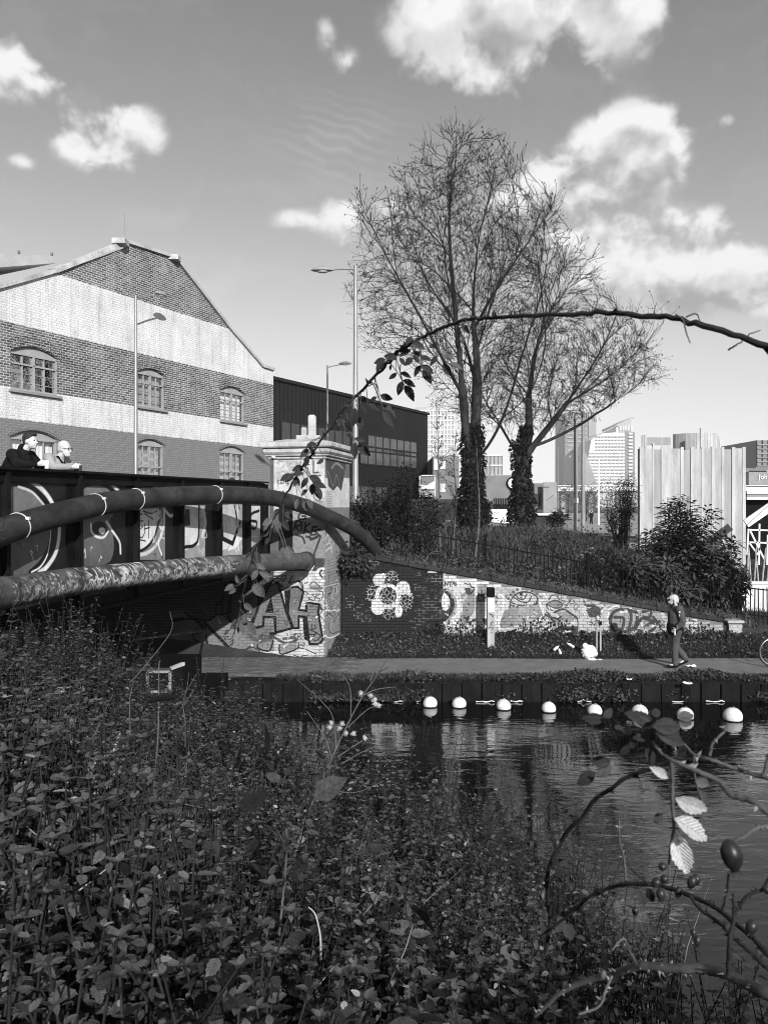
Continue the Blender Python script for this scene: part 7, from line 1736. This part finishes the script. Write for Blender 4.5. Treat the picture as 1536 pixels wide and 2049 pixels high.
# walker on the towpath, facing left
o = Vector((P(1352,1338,18.2).x, 18.2, .012))
WJ = dict(pelvis=(0,0,.93), chest=(.0,0,1.24), neck=(.03,0,1.46), head=(.075,0,1.575), hipl=(.0,.09,.88), hipr=(.0,-.09,.88), knl=(.07,.09,.50), knr=(-.03,-.09,.48), anl=(.06,.09,.09), anr=(-.24,-.09,.17), toel=(.22,.09,.045), toer=(-.10,-.09,.05),
          shl=(.0,.20,1.40), shr=(-.01,-.20,1.40), ell=(-.06,.25,1.13), elr=(-.07,-.25,1.13), wrl=(.08,.22,.95), wrr=(.08,-.22,.96), hdl=((.7,-.3,-.6),(0,-.3,1),(0,1,0),.9), hdr=((.7,.3,-.6),(0,.3,1),(0,-1,0),.9))
t, q, xf, R_ = person('walker in a pale knitted cap, dark jacket and jeans on the towpath', o, math.pi, dict(j=WJ, top='cloth_mid', legs='denim', hair='hair_dark', beard='hair_dark', bulk=.05, tilt=.12), .012)
blob('cap', [('e', q(-.02,0,.065), (.112,.096,.085), R_), ('e', q(-.06,0,.01), (.075,.09,.09), R_), ('c', q(-.01,.08,.03), q(-.005,.08,-.07), .028, .024), ('c', q(-.01,-.08,.03), q(-.005,-.08,-.07), .028, .024), ('c', q(.08,-.04,.075), q(.08,.04,.075), .022, .022), ('c', q(.10,0,.07), q(.13,0,.062), .02, .012)], .010, 'knit', t, xf, 1)
def sticker(mb_pts, nm, m): b = MB(); b.prism([Vector(p) for p in mb_pts], (0,.004,0)); b.v = [tuple(xf @ Vector(v)) for v in b.v]; b.build(nm, MATS[m], t)
yy = .305     # viewer side of the jacket is +y in the walker's own frame
blob('shoulder_patch', [('c', (.02,.262,1.345), (-.03,.268,1.33), .03, .022), ('c', (.015,.268,1.34), (.025,.275,1.25), .018, .014)], .008, 'white_paint', t, xf, 1)
blob('hem_band', [('c', (.02,.0,.93), (.02,0,.955), .205, .205)], .014, 'cloth_black', t, xf, 2)
blob('shirt_tail', [('c', (.10,.16,.90), (.09,.15,.78), .035, .012)], .010, 'white_paint', t, xf, 1)
for z in (.97, 1.0, 1.03): blob('cuff_stripe', [('e', (.075,.262,z-.01), (.012,.012,.006))], .004, 'white_paint', t, xf, 0)
# others
STAND = lambda h=1.0: dict(pelvis=(0,0,.93*h), chest=(0,0,1.24*h), neck=(.01,0,1.45*h), head=(.03,0,1.57*h), hipl=(0,.09,.88*h), hipr=(0,-.09,.88*h), knl=(.05,.09,.48*h), knr=(-.03,-.09,.48*h), anl=(.03,.09,.08), anr=(-.14,-.09,.09), toel=(.17,.09,.04), toer=(0,-.09,.04),
          shl=(0,.18,1.39*h), shr=(0,-.18,1.39*h), ell=(-.03,.23,1.12*h), elr=(-.03,-.23,1.12*h), wrl=(.07,.22,.9*h), wrr=(.05,-.22,.9*h))
p = P(464, 960, 26.0); person('person with dark long hair seen over the bridge before a window', (p.x, 26.0, 3.1), R(80), dict(j=STAND(1.0), top='cloth_black', legs='cloth_black', hair='hair_dark', long=True), .02)
p = P(720, 996, 22.6); person('person with long dark hair framing a pale face above the pipe end', (p.x, 22.6, far_z(p.x, 22.6)+.02), R(-85), dict(j=STAND(.98), top='cloth_mid', legs='cloth_black', hair='hair_dark', long=True), .02)
p = P(757, 1010, 22.9); person('person dressed in black half hidden behind the thicket', (p.x, 22.9, far_z(p.x, 22.9)+.02), R(-70), dict(j=STAND(.98), top='cloth_black', legs='cloth_black', hair='hair_dark'), .02)
p = P(1182, 1034, 100.0); person('tiny dark figure walking on the distant street', (p.x, 100.0, far_z(p.x, 100.0)+.02), R(90), dict(j=STAND(1.05), top='cloth_black', legs='cloth_black', hair='hair_dark', bulk=.05), .03)

# ------------------------------------------------------------------ bicycle at the right border
bk = thing('bicycle', 'parked bicycle at the right border, only its front wheel in view', 'bicycle', (P(1546,1338,18.3).x, 18.3, 0))
bx_ = P(1546, 1338, 18.3).x; wr = .345
def wheel(cx):
    c = Vector((cx, 18.3, wr+.012)); b = MB(); b.tube([c+Vector((wr*math.cos(a), 0, wr*math.sin(a))) for a in np.linspace(0, 2*math.pi, 41)], .017, 8, cap=False); w_ = b.build('wheel', MATS['rubber'], bk, smooth=True)
    b = MB(); b.tube([c+Vector(((wr-.026)*math.cos(a), 0, (wr-.026)*math.sin(a))) for a in np.linspace(0, 2*math.pi, 41)], .013, 8, cap=False); b.build('rim', MATS['chrome'], w_, smooth=True)
    b = MB()
    for k in range(20): a = k*2*math.pi/20; b.tube([c+Vector((0,(.02 if k % 2 else -.02),0)), c+Vector(((wr-.03)*math.cos(a),0,(wr-.03)*math.sin(a)))], .0018, 4)
    b.build('spokes', MATS['chrome'], w_, kind='stuff'); b = MB(); b.tube([c+Vector((0,-.05,0)), c+Vector((0,.05,0))], .022, 10); b.build('hub', MATS['chrome'], w_); return c
a = wheel(bx_); c = wheel(bx_+1.02); bbp = Vector((bx_+.60, 18.3, .30)); hd = Vector((bx_+.17, 18.3, .80)); st = Vector((bx_+.78, 18.3, .82))
for nm, pts, r_ in (('top_tube',[hd,st],.014),('down_tube',[hd-Vector((-.02,0,.1)),bbp],.016),('seat_tube',[bbp,st+Vector((.03,0,.12))],.014),('fork',[hd+Vector((-.02,0,.1)),a+Vector((.03,0,.1)),a],.012),('chain_stay',[bbp,c],.010),('seat_stay',[st,c],.009),('handlebar',[hd+Vector((-.04,-.26,.2)),hd+Vector((-.06,-.1,.22)),hd+Vector((-.06,.1,.22)),hd+Vector((-.04,.26,.2))],.012),('stem',[hd,hd+Vector((-.05,0,.22))],.013)):
    b = MB(); b.tube(pts, r_, 8); b.build(nm, MATS['black_iron' if nm != 'handlebar' else 'chrome'], bk, smooth=True)
b = MB(); b.ball(st+Vector((.03,0,.15)), (.13,.07,.03), 12, 6); b.build('saddle', MATS['rubber'], bk, smooth=True)
b = MB(); b.tube([bbp+Vector((0,-.02,0)), bbp+Vector((0,-.035,0))], .09, 16); b.build('chain_ring', MATS['chrome'], bk)
for s_ in (-1, 1): b = MB(); b.bar(bbp+Vector((0,.05*s_,0)), bbp+Vector((.12*s_,.06*s_,-.1*s_)), .02); b.box(bbp+Vector((.12*s_,.11*s_,-.1*s_)), (.08,.08,.02)); b.build('pedal', MATS['rubber'], bk)

# ------------------------------------------------------------------ wild rose in front of the viewpoint
lb = MB(); NS = 15; vs = []; fs = []
for i in range(NS):
    y = i/(NS-1); w_ = .30*math.sin(math.pi*min(1, y**.82))**.85*(1.0 if i % 2 else .9); w_ = max(w_, .004); bend = -.16*y*y
    for sx in (-1, -.5, 0, .5, 1): vs.append((sx*w_, y+(.035 if (abs(sx) == 1 and i % 2) else 0), bend+.10*abs(sx)*w_/.3+(.012*math.sin(y*28) if abs(sx) == 1 else 0)))
for i in range(NS-1):
    for k in range(4): fs.append((i*5+k, i*5+k+1, i*5+5+k+1, i*5+5+k))
lb.add(vs, fs)
def veined(m):
    mm = MATS[m]; t = NT(mm.node_tree); b = [q for q in t.n if q.type == 'BSDF_PRINCIPLED'][0]; tr = [q for q in t.n if q.type == 'BSDF_TRANSLUCENT'][0]; src = b.inputs['Base Color'].links[0].from_socket
    tc_ = t.new('ShaderNodeTexCoord'); sp = t.new('ShaderNodeSeparateXYZ'); t.l.new(tc_.outputs['Object'], sp.inputs[0]); ax = t.math('ABSOLUTE', sp.outputs[0])
    side = t.math('SINE', t.math('MULTIPLY', t.math('SUBTRACT', sp.outputs[1], t.math('MULTIPLY', ax, .9)), 58.0))
    v = t.math('MULTIPLY', t.mapr(side, .6, 1, 1, .74), t.mapr(ax, .004, .02, .62, 1)); oi = t.new('ShaderNodeObjectInfo'); blot = t.mapr(t.noise(t.vmath('ADD', tc_.outputs['Object'], oi.outputs['Location']), 9, 3), .35, .7, .75, 1.1)
    c = t.math('MULTIPLY', t.math('MULTIPLY', src, v), t.math('MULTIPLY', blot, t.mapr(oi.outputs['Random'], 0, 1, .75, 1.15))); t.l.new(c, b.inputs['Base Color']); t.l.new(c, tr.inputs[0])
    bn = t.new('ShaderNodeBump'); bn.inputs['Strength'].default_value = .5; bn.inputs['Distance'].default_value = .001; t.l.new(side, bn.inputs['Height']); t.l.new(bn.outputs[0], b.inputs['Normal'])
for m_ in ('briar_leaf', 'briar_pale', 'briar_sunlit'): veined(m_)
LEAF_ME = {}
def leaf_mesh(m):
    if m not in LEAF_ME:
        me = lb.mesh('leaf', smooth=True); me.materials.append(MATS[m]); LEAF_ME[m] = me
    return LEAF_ME[m]
def put_leaf(par, base, tip, Yb, Yt, m, wide=1.0, roll=0.0, nm='leaf'):
    a = P(*base, Yb); b = P(*tip, Yt); d = (b-a); L = d.length; d.normalize()
    view = Vector((0,-1,.25)); s = d.cross(view).normalized(); n = s.cross(d)
    rot = Matrix((s, d, n)).transposed().to_4x4() @ Matrix.Rotation(roll, 4, 'Y')
    o = bpy.data.objects.new(nm, leaf_mesh(m)); COL.objects.link(o)
    o.matrix_world = Matrix.Translation(a) @ rot @ Matrix.Diagonal((L*wide, L, L, 1))
    o.parent = par; o.matrix_parent_inverse = ROOTS[par.name].inverted(); return a
def stemline(par, pts, radii, nm, m='briar', thorns=0, seed=0, tl=.009):
    q = catmull([np.array(P(*p)) for p in pts], 8) if len(pts) > 2 else np.array([P(*p) for p in pts]); rr = np.interp(np.linspace(0,1,len(q)), np.linspace(0,1,len(radii)), radii)
    rg = random.Random(seed)
    if len(q) > 12: q = q+np.array([[rg.gauss(0,.0012), 0, rg.gauss(0,.0016)] for _ in q])*(1 if nm == 'stem' and len(q) > 150 else .22)
    b = MB(); b.tube([Vector(v) for v in q], list(rr*np.array([1+rg.uniform(-.08,.08) for _ in q])), 9); so = b.build(nm, MATS[m], par, smooth=True)
    if thorns:
        b = MB()
        for i in range(thorns):
            k = rg.randrange(1, len(q)-1); d = Vector(q[k+1]-q[k-1]).normalized(); a = rg.uniform(0, 6.28); s = d.cross(Vector((0,1,.2))).normalized(); n = s.cross(d)
            v = (s*math.cos(a)+n*math.sin(a)); p = Vector(q[k])+v*rr[k]*.8; tip = p+v*tl*rg.uniform(.7,1.3)-d*tl*.5
            e1 = d*tl*.45; e2 = d.cross(v)*tl*.16; b.add([p-e1, p+e2, p+e1, p-e2, tip], [(0,1,4),(1,2,4),(2,3,4),(3,0,4),(0,3,2,1)])
        b.build('thorns', MATS['thorn' if m == 'briar_mid' else 'briar'], so, kind='stuff')
    return q
mat('briar_mid', .04, .10, 40, rough=.5)
K8 = lambda x, y: (440+x/3.014, 620+y/3.014)
rose = thing('rose_briar', 'long arching wild rose stem with hanging leaflets crossing the sky', 'briar', (1.3, .9, 2.2))
main = [(1760,1150,1.0),(1740,900,1.0),(1640,735,1.02),(1536,690,1.05),(1390,646,1.12),(1280,630,1.2),(1180,627,1.28),(1060,632,1.4),(960,636,1.52),(900,650,1.6),(850,672,1.68),(800,700,1.75),(765,738,1.82),(720,783,1.88),(680,830,1.92),(640,885,1.96),(605,935,2.0),(575,985,2.05),(556,1025,2.08),(513,1094,2.12),(493,1157,2.14),(483,1207,2.15),(471,1255,2.16),(462,1300,2.16)]
MQ = stemline(rose, main, [.0052,.005,.0047,.0044,.0042,.004,.0038,.0036,.0038,.0036,.0034,.0032,.003,.0026,.0022,.0018,.0015,.0012,.0009], 'stem', thorns=60, seed=3, tl=.011)
LV = [  # leaflets: base, tip in the traced frame, tone
 (1140,205,1075,255,0),(1165,195,1235,235,0),(1120,215,1160,155,0),(1150,240,1085,275,0),(1165,255,1225,275,0),(1165,260,1200,320,0),(1165,290,1108,335,0),(1205,285,1275,300,0),(1310,280,1265,335,0),(1262,230,1300,205,0),
 (1215,335,1165,400,0),(1215,335,1290,380,0),(1225,365,1275,440,0),(1340,280,1420,290,1),(1345,325,1395,400,0),(1375,325,1460,350,1),(1065,290,985,275,0),(1060,300,1000,305,0),(1000,300,928,320,0),(985,310,940,370,0),(1000,310,965,375,0),(1030,330,1025,365,0),(1085,290,1110,330,0),
 (1065,380,1018,420,0),(1085,380,1155,405,0),(1100,425,1183,460,0),(1098,430,1072,515,0),(1112,455,1172,545,0),
 (840,525,900,555,0),(945,525,905,550,0),(965,515,1040,540,0),(980,575,1065,640,0),(985,600,1058,712,0),(850,570,885,620,0),(815,590,800,705,0),(835,640,855,730,0),(790,580,740,575,0),(890,570,960,600,0),
 (760,750,800,768,0),(810,775,880,790,0),(815,800,808,895,0),(830,815,905,880,0),(720,700,705,735,0),
 (560,800,515,835,0),(540,800,590,825,0),(535,840,485,890,0),(540,830,575,880,0),(530,880,515,945,0),(625,900,585,930,0),(505,950,430,965,0),(430,990,365,1030,0),(445,985,395,1040,0),(505,985,430,995,0),(465,1000,445,1065,0),(460,1010,480,1060,0),
 (530,1010,490,1075,0),(535,1005,610,1030,0),(560,1040,640,1070,0),(565,1045,550,1120,0),(575,1065,610,1145,0),(530,1085,485,1120,1),(470,1140,455,1200,1),(500,1150,525,1215,1),(525,1140,560,1200,1),
 (385,1225,445,1255,0),(360,1200,320,1240,0),(315,1255,258,1300,1),(310,1290,255,1340,1),(300,1330,240,1370,0),(360,1270,330,1350,1),(380,1270,415,1330,0),(355,1290,360,1370,1),(300,1370,270,1420,0),(400,1420,450,1470,1),(395,1430,420,1510,1),(385,1430,360,1470,1),(200,1450,240,1560,0),(190,1460,150,1500,0),(215,1530,275,1565,1),
 (235,1575,310,1610,1),(230,1570,190,1630,1),(250,1580,300,1640,1),(200,1650,250,1730,1),(225,1640,265,1740,1),(95,1660,25,1690,1),(100,1670,55,1715,1),(120,1650,90,1600,1),(145,1770,200,1815,1),(130,1860,60,1930,1),(130,1880,100,1950,1),(170,1880,215,1960,1),(60,1930,20,1960,1),(120,1890,150,1960,1),
 (1450,40,1500,20,1),(1460,90,1500,140,1),(1455,150,1470,210,1)]
MPX = np.array([(CX+v[0]/v[1]*F, HY-(v[2]-CAMZ)/v[1]*F) for v in MQ])
pet = MB(); rr = random.Random(6)
for (x0,y0,x1,y1,tone) in LV:
    a = K8(x0,y0); b = K8(x1,y1); i = int(np.argmin(((MPX-np.array(a))**2).sum(1))); Y = MQ[i][1]+rr.uniform(-.05,.05)
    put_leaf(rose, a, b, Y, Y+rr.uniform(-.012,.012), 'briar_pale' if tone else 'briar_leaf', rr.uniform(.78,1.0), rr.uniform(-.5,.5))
    j = max(0, i-3); s = Vector(MQ[j]); e = P(*a, Y)
    if (s-e).length < .16: pet.tube([s, s.lerp(e,.6)+Vector((0,0,.004)), e], [.0011,.0009,.0007], 5)
pet.build('leaf_stalks', MATS['briar_mid'], rose, smooth=True, kind='stuff')
for pts in ([K8(1090,330),K8(1085,380),K8(1100,430),K8(1115,460)],[K8(870,470),K8(940,450),K8(955,540),K8(980,580)],[K8(535,1000),K8(560,1040),K8(578,1070)],[K8(220,1430),K8(225,1520),K8(230,1580),K8(205,1650)],[K8(160,1620),K8(120,1655),K8(95,1665)],[K8(1160,230),K8(1215,335),K8(1230,370)],[K8(1300,180),K8(1340,280),K8(1375,325)],[K8(700,660),K8(718,700)],[K8(760,620),K8(800,770),K8(830,815)]):
    i = int(np.argmin(((MPX-np.array(pts[0]))**2).sum(1))); Y = MQ[i][1]; stemline(rose, [(*p, Y) for p in pts], [.0014,.0008], 'leaf_stalk', 'briar_mid')
# tendril remnants on the thick end
for pts in ([(1350,628),(1365,640),(1372,665),(1380,688)],[(1372,634),(1392,628),(1400,645)],[(1456,700),(1480,685),(1500,668),(1520,662)]): stemline(rose, [(*p,1.1) for p in pts], [.0014,.0008], 'dry_tendril', 'briar_mid')
# lower briars with hips
K4 = lambda x, y: (1000+x/2.866, 1350+y/2.866); K7 = lambda x, y: (1000+x/2.866, 1650+y/2.866)
def hip(par, px, py, Y, rx, ry, seed, m='hip'):
    rr = random.Random(seed); c = P(px, py, Y); a = rx/F*Y; h = ry/F*Y; rot = Euler((rr.uniform(-.3,.3), rr.uniform(-.4,.4), 0)).to_matrix()
    b = MB(); b.lathe(c, [(a*.15,h*1.0),(a*.55,h*.85),(a*.95,h*.35),(a,-.05*h),(a*.85,-.5*h),(a*.5,-.85*h),(a*.38,-h)], 14, rot); o = b.build('rose_hip', MATS[m], par, smooth=True)
    b = MB()
    for k in range(5):
        t_ = k*1.256; p = c+rot @ Vector((a*.3*math.cos(t_), a*.3*math.sin(t_), -h)); b.tube([p, p+rot @ Vector((a*.25*math.cos(t_), a*.25*math.sin(t_), -h*.3))], [a*.10, a*.03], 4)
    b.build('sepals', MATS['briar'], o, kind='stuff')
low = thing('rose_briar', 'thorny briar with dark hips and leaves coloured sunlit white at the lower right', 'briar', (1.2, .8, 2.2))
def L4(pts, Y0, Y1): n = len(pts); return [(*K4(x,y), Y0+(Y1-Y0)*i/(n-1)) for i, (x,y) in enumerate(pts)]
def L7(pts, Y0, Y1): n = len(pts); return [(*K7(x,y), Y0+(Y1-Y0)*i/(n-1)) for i, (x,y) in enumerate(pts)]
stemline(low, L4([(1760,760),(1560,610),(1480,580),(1370,545),(1200,485),(1110,455),(1050,395),(940,300)], .95, 1.05), [.0032,.003,.0026,.002,.0012], 'stem', 'briar_mid', 12, 1, .007)
stemline(low, L4([(1760,960),(1560,810),(1440,720),(1330,690),(1250,610),(1100,540),(980,490),(920,450),(870,380)], .68, .8), [.0034,.0032,.003,.0024,.0018,.0012], 'stem', 'briar_mid', 8, 2, .006)
stemline(low, L4([(1240,490),(1100,490),(1000,495),(890,530),(740,580),(640,650),(540,720),(470,820),(400,880),(350,960),(290,1080),(268,1180),(275,1300),(285,1420),(260,1600)], 1.05, 1.5), [.003,.0032,.0034,.0036,.004,.004], 'stem', 'briar', 26, 3, .007)
stemline(low, L4([(1200,465),(1220,390),(1280,330),(1292,300)], 1.0, 1.0), [.0022,.0014], 'side_shoot', 'briar_mid', 6, 4, .005)
stemline(low, L4([(1510,580),(1530,500),(1545,440)], .95, .95), [.0026,.002], 'side_shoot', 'briar_mid', 3, 5, .005)
stemline(low, L4([(980,490),(985,600),(988,760),(995,880),(975,1000),(965,1150)], .82, .86), [.0022,.002,.0018,.0012], 'side_shoot', 'dry_stem_dim')
stemline(low, L4([(1110,450),(1112,560),(1130,650),(1165,740)], 1.0, 1.02), [.0016,.0012], 'side_shoot', 'briar_mid')
stemline(low, L4([(680,820),(685,960),(710,1060),(720,1190)], 1.3, 1.3), [.0016,.0024], 'side_shoot', 'briar_mid', 5, 6, .005)
stemline(low, L7([(230,640),(380,530),(520,410),(640,360),(740,340),(880,345),(1000,375),(1120,420),(1240,480),(1340,560),(1440,640),(1540,750),(1760,1010)], 1.45, .95), [.0022,.003,.0036,.0036,.0038,.004], 'stem', 'briar', 36, 7, .006)
stemline(low, L7([(1090,415),(1150,490),(1250,560),(1330,640),(1440,740),(1560,850),(1760,1030)], 1.12, .95), [.0022,.0026,.0028,.003], 'stem', 'briar', 22, 8, .006)
stemline(low, L7([(1800,1060),(1540,970),(1420,920),(1300,860),(1180,830),(960,820),(800,810),(700,840),(600,870),(480,900),(340,970),(200,1100)], .95, 1.35), [.0085,.008,.0075,.007,.0065,.0058,.005,.0042,.0034], 'stem', 'briar_mid', 46, 9, .008)
stemline(low, L7([(1310,865),(1312,740),(1318,640),(1340,540),(1335,400)], 1.0, 1.0), [.0036,.003,.0022], 'side_shoot', 'briar', 10, 10, .006); stemline(low, L7([(1340,520),(1380,450),(1430,400),(1500,370),(1560,270)], 1.0, .98), [.0024,.002], 'side_shoot', 'briar', 8, 11, .005)
stemline(low, L7([(780,800),(720,680),(700,655),(640,720)], 1.15, 1.1), [.002,.0014], 'side_shoot', 'briar_mid', 4, 12, .005); stemline(low, L7([(640,870),(600,960),(570,1040),(450,1090)], 1.15, 1.1), [.0022,.0016], 'side_shoot', 'briar_mid', 6, 13, .005)
stemline(low, L7([(860,345),(770,270),(730,220)], 1.15, 1.15), [.002,.0014], 'side_shoot', 'briar', 4, 14, .005); stemline(low, L7([(1275,490),(1300,380),(1315,270)], .7, .66), [.0016,.0014], 'hip_stalk', 'briar_mid', 4, 15, .003)
stemline(low, L4([(1560,870),(1480,875),(1400,925),(1335,960)], .68, .65), [.0022,.0014], 'hip_stalk', 'briar_mid', 3, 16, .004)
for i, (x,y,rx,ry,Y) in enumerate(((930,240,8,8,1.1),(895,330,9,10,1.1),(940,312,8,9,1.12),(920,400,9,13,1.1),(862,402,9,12,1.12),(1022,385,8,11,1.1),(1098,330,9,13,1.1),(1125,312,8,10,1.12),(1440,585,11,15,1.0),(1528,370,9,9,.98),(1108,622,6,9,1.2),(1130,668,7,11,1.2),(775,495,7,9,1.25),(325,110,6,11,1.3),(555,385,8,8,1.25))):
    hip(low, *K7(x,y), Y, rx, ry, i)
hip(low, *K7(590,860), 1.2, 6, 9, 40, 'dry_stem_dim')
hip(low, *K4(1326,1035), .65, 21, 31, 41)
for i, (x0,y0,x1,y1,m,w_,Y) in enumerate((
 (1000,705,1205,792,'briar_sunlit',.72,.83),(995,825,1212,948,'briar_sunlit',.75,.83),(1008,905,1078,1168,'briar_sunlit',.72,.84),(975,590,858,530,'briar_sunlit',.8,.83),
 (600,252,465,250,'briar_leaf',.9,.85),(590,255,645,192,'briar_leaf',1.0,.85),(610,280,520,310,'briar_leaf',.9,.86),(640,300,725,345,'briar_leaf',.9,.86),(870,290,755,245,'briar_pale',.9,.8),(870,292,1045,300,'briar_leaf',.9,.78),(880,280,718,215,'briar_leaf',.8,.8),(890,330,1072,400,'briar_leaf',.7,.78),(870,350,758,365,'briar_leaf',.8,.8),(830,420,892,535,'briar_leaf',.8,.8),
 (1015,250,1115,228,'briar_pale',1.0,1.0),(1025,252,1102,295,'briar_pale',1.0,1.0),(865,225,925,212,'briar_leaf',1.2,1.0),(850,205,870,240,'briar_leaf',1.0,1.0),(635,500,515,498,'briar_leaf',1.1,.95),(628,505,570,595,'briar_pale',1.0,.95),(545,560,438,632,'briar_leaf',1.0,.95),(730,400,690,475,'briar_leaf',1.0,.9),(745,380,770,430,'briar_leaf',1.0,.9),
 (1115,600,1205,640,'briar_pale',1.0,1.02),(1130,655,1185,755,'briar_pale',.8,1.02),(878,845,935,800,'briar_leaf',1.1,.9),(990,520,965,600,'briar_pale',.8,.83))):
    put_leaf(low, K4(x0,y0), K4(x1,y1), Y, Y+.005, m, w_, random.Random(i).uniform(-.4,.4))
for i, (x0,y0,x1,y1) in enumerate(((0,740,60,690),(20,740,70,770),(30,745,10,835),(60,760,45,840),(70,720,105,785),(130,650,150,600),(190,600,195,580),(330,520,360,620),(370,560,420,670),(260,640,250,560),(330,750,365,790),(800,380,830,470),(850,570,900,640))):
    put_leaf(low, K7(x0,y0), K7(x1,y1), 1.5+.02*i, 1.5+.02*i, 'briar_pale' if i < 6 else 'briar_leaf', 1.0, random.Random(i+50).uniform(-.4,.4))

# ------------------------------------------------------------------ thin winter haze
hz_ = MB(); hz_.box((0, 590, 112), (3200, 1560, 234)); ho = hz_.mesh('haze')
hm = bpy.data.materials.new('haze'); hm.use_nodes = True; hm.node_tree.nodes.clear()
ht = NT(hm.node_tree); pv = ht.new('ShaderNodeVolumePrincipled'); pv.inputs['Color'].default_value = (.9,.9,.9,1); pv.inputs['Density'].default_value = .00032; pv.inputs['Anisotropy'].default_value = 0.0
oo = ht.new('ShaderNodeOutputMaterial'); ht.l.new(pv.outputs[0], oo.inputs['Volume'])
h_ = link('haze', ho, hm, None, 'stuff')
